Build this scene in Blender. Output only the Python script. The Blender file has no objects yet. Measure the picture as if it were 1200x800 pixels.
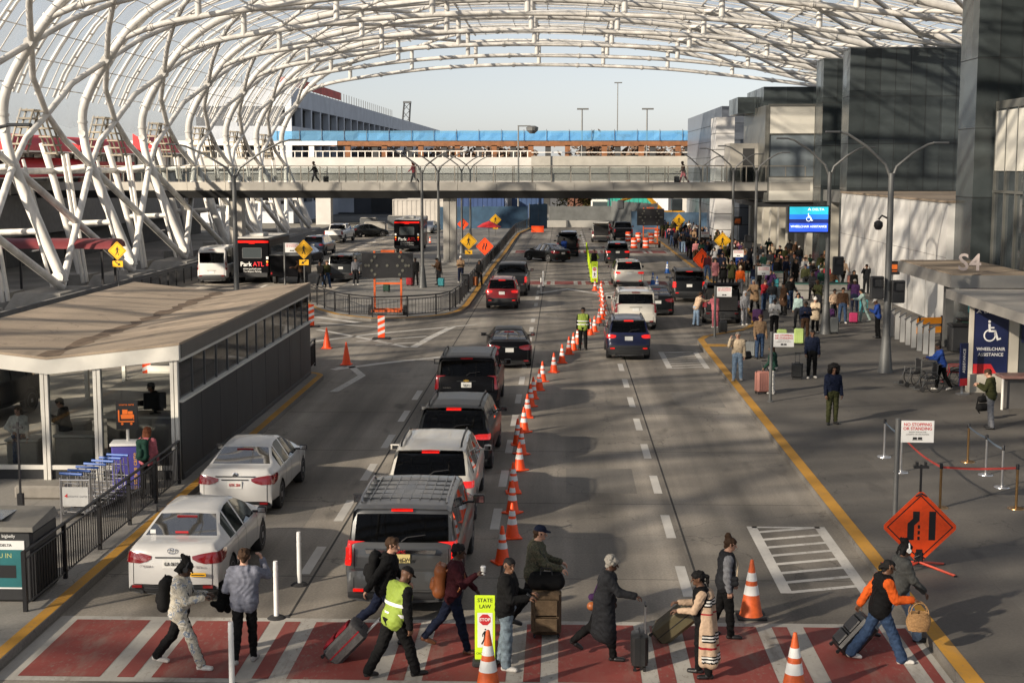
SKY_STRENGTH = 0.06; SUN_STRENGTH = 5.0; EXPOSURE = 0.95
import bpy, math, random
import numpy as np
from mathutils import Vector, Matrix, noise
random.seed(7); np.random.seed(7)
C = bpy.context.scene.collection
R = math.radians
# ---------------------------------------------------------------- camera maths
F = 1667.0; HC = 7.8
PSI, THE = R(1.978), R(7.011)
CR = Vector((math.cos(PSI), math.sin(PSI), 0))
CF = Vector((-math.sin(PSI)*math.cos(THE), math.cos(PSI)*math.cos(THE), -math.sin(THE)))
CU = CR.cross(CF)
def ray(px, py): return CR*((px-600)/F) + CU*((400-py)/F) + CF
def G(px, py, z=0.0):
    d = ray(px, py); t = (z-HC)/d.z
    return Vector((d.x*t, d.y*t, z))
def AT(px, py, Y):
    d = ray(px, py); t = Y/d.y
    return Vector((d.x*t, Y, HC+d.z*t))
# ---------------------------------------------------------------- materials
MATS = {}
def lin(c):
    return tuple(((x/12.92) if x <= .04045 else ((x+.055)/1.055)**2.4) for x in c)
def mat(name, col, rough=.6, metal=0., var=.12, scale=4., bump=0., coat=0., emit=0., spec=.5, stretch=None, trans=0.):
    if name in MATS: return MATS[name]
    m = bpy.data.materials.new(name); m.use_nodes = True
    nt = m.node_tree; b = nt.nodes['Principled BSDF']
    c4 = (*col, 1)
    b.inputs['Base Color'].default_value = c4
    b.inputs['Roughness'].default_value = rough
    b.inputs['Metallic'].default_value = metal
    b.inputs['Coat Weight'].default_value = coat
    b.inputs['Coat Roughness'].default_value = .04
    b.inputs['Specular IOR Level'].default_value = spec
    if trans: b.inputs['Transmission Weight'].default_value = trans
    if emit:
        b.inputs['Emission Color'].default_value = c4; b.inputs['Emission Strength'].default_value = emit
    if var or bump:
        tc = nt.nodes.new('ShaderNodeTexCoord'); src = tc.outputs['Object']
        if stretch:
            mp = nt.nodes.new('ShaderNodeMapping'); mp.inputs['Scale'].default_value = stretch
            nt.links.new(src, mp.inputs['Vector']); src = mp.outputs['Vector']
        n = nt.nodes.new('ShaderNodeTexNoise'); n.inputs['Scale'].default_value = scale
        n.inputs['Detail'].default_value = 5; n.inputs['Roughness'].default_value = .62
        nt.links.new(src, n.inputs['Vector'])
        if var:
            mr = nt.nodes.new('ShaderNodeMapRange'); mr.inputs[1].default_value = .3; mr.inputs[2].default_value = .7
            mr.inputs[3].default_value = 1-var; mr.inputs[4].default_value = 1+var*.7
            nt.links.new(n.outputs['Fac'], mr.inputs[0])
            mx = nt.nodes.new('ShaderNodeMix'); mx.data_type = 'RGBA'; mx.blend_type = 'MULTIPLY'; mx.inputs[0].default_value = 1
            mx.inputs[6].default_value = c4
            nt.links.new(mr.outputs[0], mx.inputs[7]); nt.links.new(mx.outputs[2], b.inputs['Base Color'])
        if bump:
            bp = nt.nodes.new('ShaderNodeBump'); bp.inputs['Strength'].default_value = bump; bp.inputs['Distance'].default_value = .02
            nt.links.new(n.outputs['Fac'], bp.inputs['Height']); nt.links.new(bp.outputs[0], b.inputs['Normal'])
    MATS[name] = m; return m
def nodes_of(m): return m.node_tree.nodes, m.node_tree.links, m.node_tree.nodes['Principled BSDF']
def glass(name, tint, dens, rough=.03, gl=.9):
    """thin pane: part see-through (tinted), part mirror by fresnel"""
    if name in MATS: return MATS[name]
    m = bpy.data.materials.new(name); m.use_nodes = True; nt = m.node_tree
    nt.nodes.remove(nt.nodes['Principled BSDF']); out = nt.nodes['Material Output']
    t = nt.nodes.new('ShaderNodeBsdfTransparent'); t.inputs[0].default_value = (*[x*(1-dens) for x in tint], 1)
    g = nt.nodes.new('ShaderNodeBsdfGlossy'); g.inputs['Roughness'].default_value = rough; g.inputs[0].default_value = (gl*.97, gl*.98, gl, 1)
    fr = nt.nodes.new('ShaderNodeFresnel'); fr.inputs[0].default_value = 1.36
    mx = nt.nodes.new('ShaderNodeMixShader'); nt.links.new(fr.outputs[0], mx.inputs[0])
    nt.links.new(t.outputs[0], mx.inputs[1]); nt.links.new(g.outputs[0], mx.inputs[2]); nt.links.new(mx.outputs[0], out.inputs[0])
    MATS[name] = m; return m
# ---------------------------------------------------------------- mesh builder
class MB:
    def __init__(s): s.v = []; s.f = []; s.m = []; s.cur = 0
    def add(s, vs, fs, m=None):
        b = len(s.v); s.v.extend([tuple(p) for p in vs]); m = s.cur if m is None else m
        for f in fs: s.f.append(tuple(b+i for i in f)); s.m.append(m)
        return s
    def box(s, x0, x1, y0, y1, z0, z1, m=None, rot=None, bev=0):
        if bev:
            cx, cy, cz = (x0+x1)/2, (y0+y1)/2, (z0+z1)/2
            rings = []
            for z, ins in ((z0, bev), (z0+bev, 0), (z1-bev, 0), (z1, bev)):
                a0, a1, b0, b1 = x0+ins, x1-ins, y0+ins, y1-ins; e = bev
                rings.append([(a0+e, b0, z), (a1-e, b0, z), (a1, b0+e, z), (a1, b1-e, z), (a1-e, b1, z), (a0+e, b1, z), (a0, b1-e, z), (a0, b0+e, z)])
            return s.loft(rings, m, rot=rot)
        p = [(x0, y0, z0), (x1, y0, z0), (x1, y1, z0), (x0, y1, z0), (x0, y0, z1), (x1, y0, z1), (x1, y1, z1), (x0, y1, z1)]
        if rot: p = [rot @ Vector(q) for q in p]
        return s.add(p, [(0, 3, 2, 1), (4, 5, 6, 7), (0, 1, 5, 4), (1, 2, 6, 5), (2, 3, 7, 6), (3, 0, 4, 7)], m)
    def loft(s, rings, m=None, cap=True, closed=True, rot=None):
        n = len(rings[0]); vs = [q for r in rings for q in r]
        if rot: vs = [rot @ Vector(q) for q in vs]
        fs = []
        for i in range(len(rings)-1):
            for j in range(n if closed else n-1):
                k = (j+1) % n; fs.append((i*n+j, i*n+k, (i+1)*n+k, (i+1)*n+j))
        if cap and closed: fs.append(tuple(reversed(range(n)))); fs.append(tuple((len(rings)-1)*n+j for j in range(n)))
        return s.add(vs, fs, m)
    def tube(s, pts, r, n=8, m=None, cap=True):
        pts = [Vector(p) for p in pts]; rr = r if isinstance(r, (list, tuple)) else [r]*len(pts)
        rings = []; u = None
        for i, p in enumerate(pts):
            t = (pts[min(i+1, len(pts)-1)]-pts[max(i-1, 0)]).normalized()
            if u is None:
                a = Vector((0, 0, 1)) if abs(t.z) < .9 else Vector((1, 0, 0)); u = t.cross(a).normalized()
            else: u = (u-t*u.dot(t)).normalized()
            w = t.cross(u)
            rings.append([p+(u*math.cos(k*2*math.pi/n)+w*math.sin(k*2*math.pi/n))*rr[i] for k in range(n)])
        return s.loft(rings, m, cap)
    def lathe(s, prof, n=16, m=None, c=(0, 0, 0)):
        rings = [[(c[0]+r*math.cos(2*math.pi*k/n), c[1]+r*math.sin(2*math.pi*k/n), c[2]+z) for k in range(n)] for r, z in prof]
        return s.loft(rings, m)
    def prism(s, poly, z0, z1, m=None):
        n = len(poly)
        return s.add([(x, y, z0) for x, y in poly]+[(x, y, z1) for x, y in poly],
                     [tuple(reversed(range(n))), tuple(range(n, 2*n))]+[(i, (i+1) % n, n+(i+1) % n, n+i) for i in range(n)], m)
    def plate(s, poly, frame, t=.006, m=None):
        """flat polygon (u,v) in a frame: Matrix mapping (u, v, w); thickness t towards +w"""
        n = len(poly)
        return s.add([frame @ Vector((u, v, 0)) for u, v in poly]+[frame @ Vector((u, v, t)) for u, v in poly],
                     [tuple(reversed(range(n))), tuple(range(n, 2*n))]+[(i, (i+1) % n, n+(i+1) % n, n+i) for i in range(n)], m)
    def build(s, name, mats, parent=None, smooth=None, loc=None):
        me = bpy.data.meshes.new(name); me.from_pydata(s.v, [], s.f)
        if not isinstance(mats, (list, tuple)): mats = [mats]
        for m in mats: me.materials.append(m)
        if len(mats) > 1: me.polygons.foreach_set('material_index', s.m)
        if smooth:
            me.shade_smooth(); me.set_sharp_from_angle(angle=R(smooth))
        me.update()
        o = bpy.data.objects.new(name, me); C.objects.link(o)
        if parent: o.parent = parent
        if loc: o.location = loc
        return o
def tag(o, label=None, cat=None, group=None, kind=None):
    if label: o['label'] = label
    if cat: o['category'] = cat
    if group: o['group'] = group
    if kind: o['kind'] = kind
    return o
def thing(name, label, cat, loc=(0, 0, 0), rz=0, group=None):
    o = bpy.data.objects.new(name, None); C.objects.link(o)
    o.location = loc; o.rotation_euler = (0, 0, rz); o.empty_display_size = .2
    return tag(o, label, cat, group)
KIDS = {}
def dup(root, loc, rz=0, label=None, group=None):
    r = root.copy(); C.objects.link(r); r.location = loc; r.rotation_euler = (0, 0, rz)
    if label: r['label'] = label
    if group: r['group'] = group
    def rec(a, b):
        for ch in a.children:
            c = ch.copy(); C.objects.link(c); c.parent = b; rec(ch, c)
    rec(root, r)
    return r
def struct(name, b, m, smooth=None): return tag(b.build(name, m, None, smooth), kind='structure')
def text(s, size, frame, m, name, parent=None, t=.004, align='CENTER', bold=0., sx=1.0):
    """lettering laid in FRAME (u right, v up, w out)"""
    cu = bpy.data.curves.new(name, 'FONT'); cu.body = s; cu.size = size; cu.align_x = align; cu.align_y = 'CENTER'
    cu.extrude = t; cu.offset = bold*size; cu.resolution_u = 3
    tmp = bpy.data.objects.new(name, cu); C.objects.link(tmp)
    dg = bpy.context.evaluated_depsgraph_get()
    me = bpy.data.meshes.new_from_object(tmp.evaluated_get(dg)); bpy.data.objects.remove(tmp); bpy.data.curves.remove(cu)
    me.transform(Matrix.Diagonal((sx, 1, 1, 1)))
    me.transform(frame); me.name = name
    me.materials.clear(); me.materials.append(m)
    o = bpy.data.objects.new(name, me); C.objects.link(o)
    if parent: o.parent = parent
    return o
def frm(o, u, v):
    """frame at o with axes u, v and normal u x v"""
    u = Vector(u).normalized(); v = Vector(v).normalized(); w = u.cross(v)
    M4 = Matrix.Identity(4)
    for i in range(3): M4[i][0] = u[i]; M4[i][1] = v[i]; M4[i][2] = w[i]; M4[i][3] = o[i]
    return M4
def FACE(o): return frm(o, (1, 0, 0), (0, 0, 1))         # faces -Y (towards the camera side)
def lerp(a, b, t): return a+(b-a)*t
def interp(x, pts):
    if x <= pts[0][0]: return pts[0][1]
    for (a, b), (c, d) in zip(pts, pts[1:]):
        if x <= c: return b+(d-b)*(x-a)/(c-a) if c > a else d
    return pts[-1][1]
def spline(pts, n):
    """Catmull-Rom through points, n samples per span"""
    P = [Vector(p) for p in pts]; out = []
    for i in range(len(P)-1):
        p0 = P[max(i-1, 0)]; p1 = P[i]; p2 = P[i+1]; p3 = P[min(i+2, len(P)-1)]
        for k in range(n):
            t = k/n; out.append(.5*((2*p1)+(p2-p0)*t+(2*p0-5*p1+4*p2-p3)*t*t+(3*p1-p0-3*p2+p3)*t**3))
    out.append(P[-1]); return out
# shared materials
WHITE = mat('white_steel_paint', (.78, .75, .69), .42, 0, .08, .8)
BLACK = mat('black_metal', (.018, .018, .02), .45, .2, .1, 6)
GALV = mat('galvanised_steel', (.13, .133, .132), .5, .4, .12, 3)
DKGREY = mat('dark_grey_metal', (.10, .105, .11), .5, .4, .1, 3)
STEEL = mat('brushed_steel', (.62, .62, .63), .28, .9, .06, 9)
CHROME = mat('chrome', (.75, .76, .78), .12, 1, 0)
RUBBER = mat('rubber', (.022, .022, .023), .85, 0, .2, 10, .1)
ORANGE = mat('safety_orange', (1.0, .085, .008), .5, 0, .14, 12)
REFLW = mat('reflective_white', (.78, .78, .76), .35, 0, .06, 10)
YELLOW = mat('sign_yellow', (.83, .44, .012), .45, 0, .04, 3)
FLUO = mat('fluorescent_yellow_green', (.58, .80, .02), .5, 0, .05, 5)
SIGNW = mat('sign_white', (.76, .76, .74), .45, 0, .05, 4)
SIGNRED = mat('sign_red', (.52, .025, .03), .45, 0, .06, 4)
INK = mat('sign_ink_black', (.012, .012, .013), .5, 0, 0)
PLASTIC = mat('dark_plastic', (.022, .023, .025), .55, 0, .12, 8)
WPAINT_PLAIN = mat('road_white_paint', (.44, .42, .38), .8, 0, .4, 2.2, .1)
# ================================================================ SETTING: ground
def ground_mat(name, col, patch=.25, streak=.2, fine=.12, lane=0.):
    m = mat(name, col, .82, 0, 0); N, L, b = nodes_of(m)
    tc = N.new('ShaderNodeTexCoord'); fac = None
    def layer(scale, st, lo, hi, prev, det=4, a=.32, z=.68):
        mp = N.new('ShaderNodeMapping'); mp.inputs['Scale'].default_value = st; L.new(tc.outputs['Object'], mp.inputs[0])
        n = N.new('ShaderNodeTexNoise'); n.inputs['Scale'].default_value = scale; n.inputs['Detail'].default_value = det; L.new(mp.outputs[0], n.inputs[0])
        r = N.new('ShaderNodeMapRange'); r.inputs[1].default_value = a; r.inputs[2].default_value = z; r.inputs[3].default_value = lo; r.inputs[4].default_value = hi
        L.new(n.outputs['Fac'], r.inputs[0])
        if prev is None: return r.outputs[0], n
        q = N.new('ShaderNodeMath'); q.operation = 'MULTIPLY'; L.new(prev, q.inputs[0]); L.new(r.outputs[0], q.inputs[1]); return q.outputs[0], n
    fac, _ = layer(.13, (1, 1, 1), 1-patch, 1+patch*.6, None)
    fac, _ = layer(1.1, (1, .045, 1), 1-streak, 1+streak*.6, fac, 6)
    fac, _ = layer(.55, (1, .5, 1), 1-patch*.6, 1.06, fac, 8)
    fac, nf = layer(22, (1, 1, 1), 1-fine, 1+fine, fac, 3)
    fac, _ = layer(.9, (1, .35, 1), .55, 1, fac, 3, .27, .37)   # oil spots
    # the poured slabs differ a little from one another
    br = N.new('ShaderNodeTexBrick'); br.inputs['Scale'].default_value = 1; br.offset = 0
    br.inputs['Color1'].default_value = (.9, .9, .9, 1); br.inputs['Color2'].default_value = (1.08, 1.08, 1.08, 1)
    br.inputs['Mortar'].default_value = (.92, .92, .92, 1); br.inputs['Mortar Size'].default_value = .012
    br.inputs['Brick Width'].default_value = 3.67 if lane else 3.05; br.inputs['Row Height'].default_value = 6.1 if lane else 3.05
    mp = N.new('ShaderNodeMapping'); mp.inputs['Location'].default_value = (1.13, 2.3, 0); L.new(tc.outputs['Object'], mp.inputs[0]); L.new(mp.outputs[0], br.inputs[0])
    mx0 = N.new('ShaderNodeMath'); mx0.operation = 'MULTIPLY'; L.new(br.outputs['Color'], mx0.inputs[0]); L.new(fac, mx0.inputs[1]); fac = mx0.outputs[0]
    vo = N.new('ShaderNodeTexVoronoi'); vo.feature = 'DISTANCE_TO_EDGE'; vo.inputs['Scale'].default_value = .16
    wv = N.new('ShaderNodeMix'); wv.data_type = 'RGBA'; wv.inputs[0].default_value = .12; nz2 = N.new('ShaderNodeTexNoise'); nz2.inputs['Scale'].default_value = .9; nz2.inputs['Detail'].default_value = 6; L.new(tc.outputs['Object'], nz2.inputs[0])
    va = N.new('ShaderNodeVectorMath'); va.operation = 'MULTIPLY_ADD'; va.inputs[1].default_value = (2.2, 2.2, 0); L.new(nz2.outputs['Color'], va.inputs[0]); L.new(tc.outputs['Object'], va.inputs[2]); L.new(va.outputs[0], vo.inputs['Vector'])
    cr = N.new('ShaderNodeMapRange'); cr.inputs[1].default_value = .0008; cr.inputs[2].default_value = .0035; cr.inputs[3].default_value = .62; cr.inputs[4].default_value = 1; L.new(vo.outputs['Distance'], cr.inputs[0])
    q0 = N.new('ShaderNodeMath'); q0.operation = 'MULTIPLY'; L.new(fac, q0.inputs[0]); L.new(cr.outputs[0], q0.inputs[1]); fac = q0.outputs[0]
    if lane:
        sp = N.new('ShaderNodeSeparateXYZ'); L.new(tc.outputs['Object'], sp.inputs[0])
        s = N.new('ShaderNodeMath'); s.operation = 'MULTIPLY_ADD'; s.inputs[1].default_value = 2*math.pi/3.67*1; s.inputs[2].default_value = 2*math.pi*(1.13/3.67)+math.pi
        L.new(sp.outputs[0], s.inputs[0]); c = N.new('ShaderNodeMath'); c.operation = 'COSINE'; L.new(s.outputs[0], c.inputs[0])
        r = N.new('ShaderNodeMapRange'); r.inputs[1].default_value = -1; r.inputs[2].default_value = 1; r.inputs[3].default_value = 1+lane*.4; r.inputs[4].default_value = 1-lane
        L.new(c.outputs[0], r.inputs[0]); q = N.new('ShaderNodeMath'); q.operation = 'MULTIPLY'; L.new(fac, q.inputs[0]); L.new(r.outputs[0], q.inputs[1]); fac = q.outputs[0]
    mx = N.new('ShaderNodeMix'); mx.data_type = 'RGBA'; mx.blend_type = 'MULTIPLY'; mx.inputs[0].default_value = 1; mx.inputs[6].default_value = (*col, 1)
    L.new(fac, mx.inputs[7]); L.new(mx.outputs[2], b.inputs['Base Color'])
    bp = N.new('ShaderNodeBump'); bp.inputs['Strength'].default_value = .25; bp.inputs['Distance'].default_value = .01
    L.new(nf.outputs['Fac'], bp.inputs['Height']); L.new(bp.outputs[0], b.inputs['Normal'])
    return m
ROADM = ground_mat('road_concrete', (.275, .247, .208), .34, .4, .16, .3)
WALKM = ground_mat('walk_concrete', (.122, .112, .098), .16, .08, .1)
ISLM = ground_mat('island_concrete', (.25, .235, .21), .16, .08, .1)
FARM = ground_mat('far_ground', (.2, .19, .165), .3, .05, .1)
def worn(name, col, under, amt):
    m = mat(name, col, .8, 0, 0); N, L, b = nodes_of(m); tc = N.new('ShaderNodeTexCoord'); fs = []
    for sc, st, lo, hi in ((2.2, (1, .25, 1), .50, .66), (14, (1, .5, 1), .54, .64), (.45, (1, 1, 1), .3, .75)):
        mp = N.new('ShaderNodeMapping'); mp.inputs['Scale'].default_value = st; L.new(tc.outputs['Object'], mp.inputs[0]); n = N.new('ShaderNodeTexNoise'); n.inputs['Scale'].default_value = sc; n.inputs['Detail'].default_value = 7; n.inputs['Roughness'].default_value = .7; L.new(mp.outputs[0], n.inputs[0])
        r = N.new('ShaderNodeMapRange'); r.inputs[1].default_value = lo; r.inputs[2].default_value = hi; r.inputs[3].default_value = 0; r.inputs[4].default_value = 1; L.new(n.outputs['Fac'], r.inputs[0]); fs.append(r.outputs[0])
    a = N.new('ShaderNodeMath'); a.operation = 'MAXIMUM'; L.new(fs[0], a.inputs[0]); L.new(fs[1], a.inputs[1]); c = N.new('ShaderNodeMath'); c.operation = 'MULTIPLY'; L.new(a.outputs[0], c.inputs[0]); sp = N.new('ShaderNodeSeparateXYZ'); L.new(tc.outputs['Object'], sp.inputs[0]); s1 = N.new('ShaderNodeMath'); s1.operation = 'MULTIPLY_ADD'; s1.inputs[1].default_value = 2*math.pi/1.835; s1.inputs[2].default_value = 2*math.pi*5.86/1.835; L.new(sp.outputs[0], s1.inputs[0]); s2 = N.new('ShaderNodeMath'); s2.operation = 'COSINE'; L.new(s1.outputs[0], s2.inputs[0]); s3 = N.new('ShaderNodeMapRange'); s3.inputs[1].default_value = -1; s3.inputs[2].default_value = 1; s3.inputs[3].default_value = amt*.35; s3.inputs[4].default_value = min(1, amt*1.3); L.new(s2.outputs[0], s3.inputs[0]); L.new(s3.outputs[0], c.inputs[1])
    mx = N.new('ShaderNodeMix'); mx.data_type = 'RGBA'; mx.inputs[6].default_value = (*col, 1); mx.inputs[7].default_value = (*under, 1); L.new(c.outputs[0], mx.inputs[0])
    m2 = N.new('ShaderNodeMix'); m2.data_type = 'RGBA'; m2.blend_type = 'MULTIPLY'; m2.inputs[0].default_value = 1; r = N.new('ShaderNodeMapRange'); r.inputs[3].default_value = .78; r.inputs[4].default_value = 1.1; L.new(fs[2], r.inputs[0]); L.new(mx.outputs[2], m2.inputs[6]); L.new(r.outputs[0], m2.inputs[7]); L.new(m2.outputs[2], b.inputs['Base Color']); return m
YPAINT = worn('kerb_yellow_paint', (.50, .25, .025), (.19, .15, .10), .75); REDP = worn('crosswalk_red_paint', (.235, .045, .036), (.22, .16, .13), .55); WPAINT = worn('worn_white_paint', (.42, .40, .36), (.24, .21, .175), .8)
KERBM = ground_mat('kerb_concrete', (.2, .185, .165), .3, .05, .15)
b = MB(); b.box(-1500, 1500, -300, 3000, -.5, -.06); struct('ground', b, FARM)
b = MB(); b.add([(-27.2, -8, 0), (10.4, -8, 0), (10.4, 190, 0), (-27.2, 190, 0)], [(0, 1, 2, 3)]); struct('road', b, ROADM)
def arc(cx, cy, r, a0, a1, n=8): return [(cx+r*math.cos(R(lerp(a0, a1, i/n))), cy+r*math.sin(R(lerp(a0, a1, i/n)))) for i in range(n+1)]
def offset_path(path, d):
    out = []
    for i, p in enumerate(path):
        a = Vector(path[max(i-1, 0)]); c = Vector(path[min(i+1, len(path)-1)]); t = (c-a).normalized()
        out.append((p[0]-t.y*d, p[1]+t.x*d))
    return out
def strip(b, path, d0, d1, z, m=0):
    A = offset_path(path, d0); B = offset_path(path, d1)
    for i in range(len(path)-1):
        b.add([(*A[i], z), (*A[i+1], z), (*B[i+1], z), (*B[i], z)], [(0, 1, 2, 3)], m)
def wallstrip(b, path, d0, d1, z0, z1, m=0):
    A = offset_path(path, d0); B = offset_path(path, d1)
    b.loft([[(*A[i], z0), (*A[i], z1), (*B[i], z1), (*B[i], z0)] for i in range(len(path))], m)
# right-hand pavement: its kerb line from the near end to the far end (left of travel = road side)
KR = [(6.05, -8), (6.05, 20), (6.05, 40), (6.05, 60), (6.08, 63.2), (6.5, 64.6), (7.4, 65.8), (8.5, 67.2), (9.3, 69.5), (9.75, 73), (10, 80), (10, 100), (10, 130), (10, 160), (10, 189)]
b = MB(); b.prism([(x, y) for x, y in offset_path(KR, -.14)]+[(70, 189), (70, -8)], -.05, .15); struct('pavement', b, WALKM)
b = MB(); wallstrip(b, KR, 0, -.14, -.05, .152); struct('kerb', b, KERBM)
b = MB(); strip(b, KR, .004-.02, -.30, .157); struct('kerb_yellow_marking', b, YPAINT)
b = MB(); b.box(6.3, 7.55, 60.7, 61.5, .15, .1582); struct('pavement_yellow_marking', b, YPAINT)
# pavilion island
KL = [(-8.74, -8), (-8.74, 20), (-8.74, 40), (-8.74, 51.4)]+arc(-9.74, 51.6, 1.0, 0, 90, 6)+[(-12, 52.7), (-14.5, 52.7)]+arc(-14.5, 51.7, 1.0, 90, 180, 6)+[(-15.5, 30), (-15.5, -8)]
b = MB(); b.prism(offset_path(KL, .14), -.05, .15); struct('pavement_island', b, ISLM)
b = MB(); wallstrip(b, KL, 0, .14, -.05, .152); struct('kerb_island', b, KERBM)
b = MB(); strip(b, KL[:13], .016, .23, .157); strip(b, KL[18:], .016, .26, .157); struct('kerb_yellow_island', b, YPAINT)
# middle island
KM = [(-14.2, 185), (-14.2, 120), (-14.2, 80)]+[(G(x, y).x, G(x, y).y) for x, y in ((352, 357), (372, 366), (392, 371.5), (410, 374), (435, 376.5), (475, 376), (505, 374), (526, 371.5), (541, 367), (550, 360), (556, 351), (566, 336), (580, 314.5), (594, 297), (603, 283))]+[(-4.75, 165), (-3.9, 176), (-3.6, 185)]
b = MB(); b.prism(list(offset_path(KM, .14)), -.05, .15); struct('pavement_middle', b, ISLM)
b = MB(); wallstrip(b, KM, 0, .14, -.05, .152); struct('kerb_middle', b, KERBM)
b = MB(); strip(b, KM[2:], .016, .3, .157); struct('kerb_yellow_middle', b, YPAINT)
# crosswalks
def crosswalk(name, x0, x1, y0, y1, phase, z=.004):
    b = MB(); b.add([(x0, y0, z), (x1, y0, z), (x1, y1, z), (x0, y1, z)], [(0, 1, 2, 3)], 0)
    x = phase
    while x < x1:
        for a, w in ((0, 1.28), (1.55, .26)):
            u0, u1 = max(x+a, x0+.1), min(x+a+w, x1-.12)
            if u1 > u0+.05: b.add([(u0, y0+.18, z+.004), (u1, y0+.18, z+.004), (u1, y1-.2, z+.004), (u0, y1-.2, z+.004)], [(0, 1, 2, 3)], 1)
        x += 2.085
    tag(b.build(name, [WPAINT, REDP]), kind='structure')
crosswalk('crosswalk', -8.7, 6.0, G(600, 797).y-.25, G(600, 727).y, -8.36)
crosswalk('crosswalk_middle', -5.0, 8.6, 94.2, 97.4, -4.6)
crosswalk('crosswalk_far', -4.6, 9.7, 129, 133, -4.2)
# joints and lane lines
JM = mat('joint_sealant', (.03, .028, .026), .9, 0, .3, 5)
b = MB()
for x in (-4.72, -1.13, 2.62): b.box(x-.022, x+.022, -5, 185, .0, .0022)
for k in range(28):
    y = 20.3+6.1*k; b.box(-8.7, 6.0 if y < 63 else 9.9, y-.008, y+.008, 0, .0018)
for (x0, y0), (x1, y1) in (((442, 440), (560, 383)), ((330, 430), (372, 395))): pass
struct('road_joints', b, JM)
b = MB()
for (x, y, w, l) in ((-6.9, 53.6, 2.2, 1.3), (-3.6, 40.3, 1.5, 2.4), (1.0, 33.6, 1.7, 2.8), (4.6, 46, 1.6, 3.2), (-.1, 62, 2.2, 1.5), (3.6, 20.2, 2.0, 1.2), (-6.2, 30, 1.2, 2.0), (.9, 79, 1.8, 4)): b.box(x-w/2, x+w/2, y, y+l, 0, .0026)
struct('road_patch', b, ground_mat('patch_concrete', (.185, .170, .148), .2, .2, .16))
b = MB()
def dash(x, y0, y1, w=.2): b.add([(x-w/2, y0, .004), (x+w/2, y0, .004), (x+w/2, y1, .004), (x-w/2, y1, .004)], [(0, 1, 2, 3)])
for k in range(38):
    y = 21.2+4.13*k
    if 21 < y < 94 or 99 < y < 127 or 134 < y < 170: dash(2.36, y, y+2.0)
    if 27 < y < 72 or 76 < y < 92: dash(-1.42, y+.6, y+2.5)
    if 24.5 < y < 47: dash(-4.92, y+1.2, y+3.2)
def line(pts, w):
    P = [(G(x, y).x, G(x, y).y) for x, y in pts]; strip(b, P, -w/2, w/2, .0042)
# hatched crossing area between the two islands, traced on the ground
line([(372, 386), (430, 397), (478, 407)], .3); line([(484, 407), (505, 395), (530, 383)], .35)
line([(368, 400), (440, 391), (560, 380)], .28); line([(418, 400), (500, 394)], .22); line([(440, 404), (492, 401)], .2)
line([(390, 433), (452, 425), (520, 418)], .38); line([(395, 431), (410, 428), (424, 440), (391, 459)], .3)
line([(368, 371), (420, 378)], .5); line([(372, 378), (452, 384)], .25)
for (x0, x1, ya, yb) in ((4.18, 5.65, 25.6, 30.5), (4.24, 5.7, 55.0, 60.0)):
    for x in (x0, x1): dash(x+(.0), ya, yb, .22)
    dash((x0+x1)/2, yb-.12, yb, x1-x0)
    n = 8
    for i in range(n):
        y = lerp(ya, yb-.3, i/(n-.6))
        b.add([(x0+.11, y, .0038), (x1-.11, y+.42, .0038), (x1-.11, y+.57, .0038), (x0+.11, y+.15, .0038)], [(0, 1, 2, 3)])
for x in (0.4, 4.6):   # give-way triangles past the middle crosswalk
    for s in (-1, 1): b.add([(x, 91.5, .004), (x, 90.6, .004), (x+s*1.9, 87.2, .004), (x+s*1.9, 88.1, .004)], [(0, 1, 2, 3) if s > 0 else (3, 2, 1, 0)])
for k in range(14): dash(-19.5, 70+7*k, 72.5+7*k)
struct('road_markings', b, worn('line_paint', (.56, .54, .50), (.26, .23, .19), .55))
# ================================================================ CANOPY (white steel lattice over the roads)
Y0, DY = 78.7, 13.17
CANW = mat('canopy_white_paint', (.69, .67, .63), .42, 0, .32, .9, .05, stretch=(1, 1, .35))
UP = [(-30.5, 7.8), (-30.85, 9.6), (-30.75, 11.8), (-29.2, 14.55), (-26.9, 17.2), (-23.2, 19.1), (-16.4, 20.6), (-9.4, 21.2), (-2.5, 21.3), (4.5, 21.0), (11.5, 20.3), (18.5, 19.0), (25.5, 17.4), (30.5, 16.2)]
LO = [(-28.5, 15.4), (-27.8, 16.05), (-24.5, 17.05), (-16.4, 18.2), (-9.4, 18.7), (-2.5, 18.8), (4.5, 18.65), (11.5, 18.3), (18.5, 17.6), (25.5, 16.75), (30.3, 16.1)]
UPS = spline([(x, 0, z) for x, z in UP], 6); LOS = spline([(x, 0, z) for x, z in LO], 5)
def at_up(x, off=0.):
    """point of the upper surface at X (roof part) pushed out by off"""
    for i in range(12, len(UPS)-1):
        if UPS[i].x <= x <= UPS[i+1].x or i == len(UPS)-2:
            t = (x-UPS[i].x)/(UPS[i+1].x-UPS[i].x); p = UPS[i].lerp(UPS[i+1], t); d = (UPS[i+1]-UPS[i]).normalized()
            return Vector((p.x-d.z*off, 0, p.z+d.x*off))
def outl(pts, off):
    out = []
    for i, p in enumerate(pts):
        d = (pts[min(i+1, len(pts)-1)]-pts[max(i-1, 0)]).normalized(); out.append(Vector((p.x-d.z*off, p.y, p.z+d.x*off)))
    return out
KS = list(range(-8, 7))
canopy = thing('steel_canopy', 'huge white steel lattice canopy arching over the whole roadway on slanting legs', 'canopy', (0, Y0, 0))
POSTX = (-23.2, -16.4, -9.4, -2.5, 4.5, 11.5, 18.5)
bn = Vector((-30.85, 0, 10.9)); an = Vector((-29.2, 0, 14.55)); cn = Vector((-30.5, 0, 7.8)); fn = Vector((-28, 0, 1.05))
n1 = at_up(-26.6)
def sh(p, dy): return Vector((p.x, p.y+dy, p.z))
protos = {}
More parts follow.
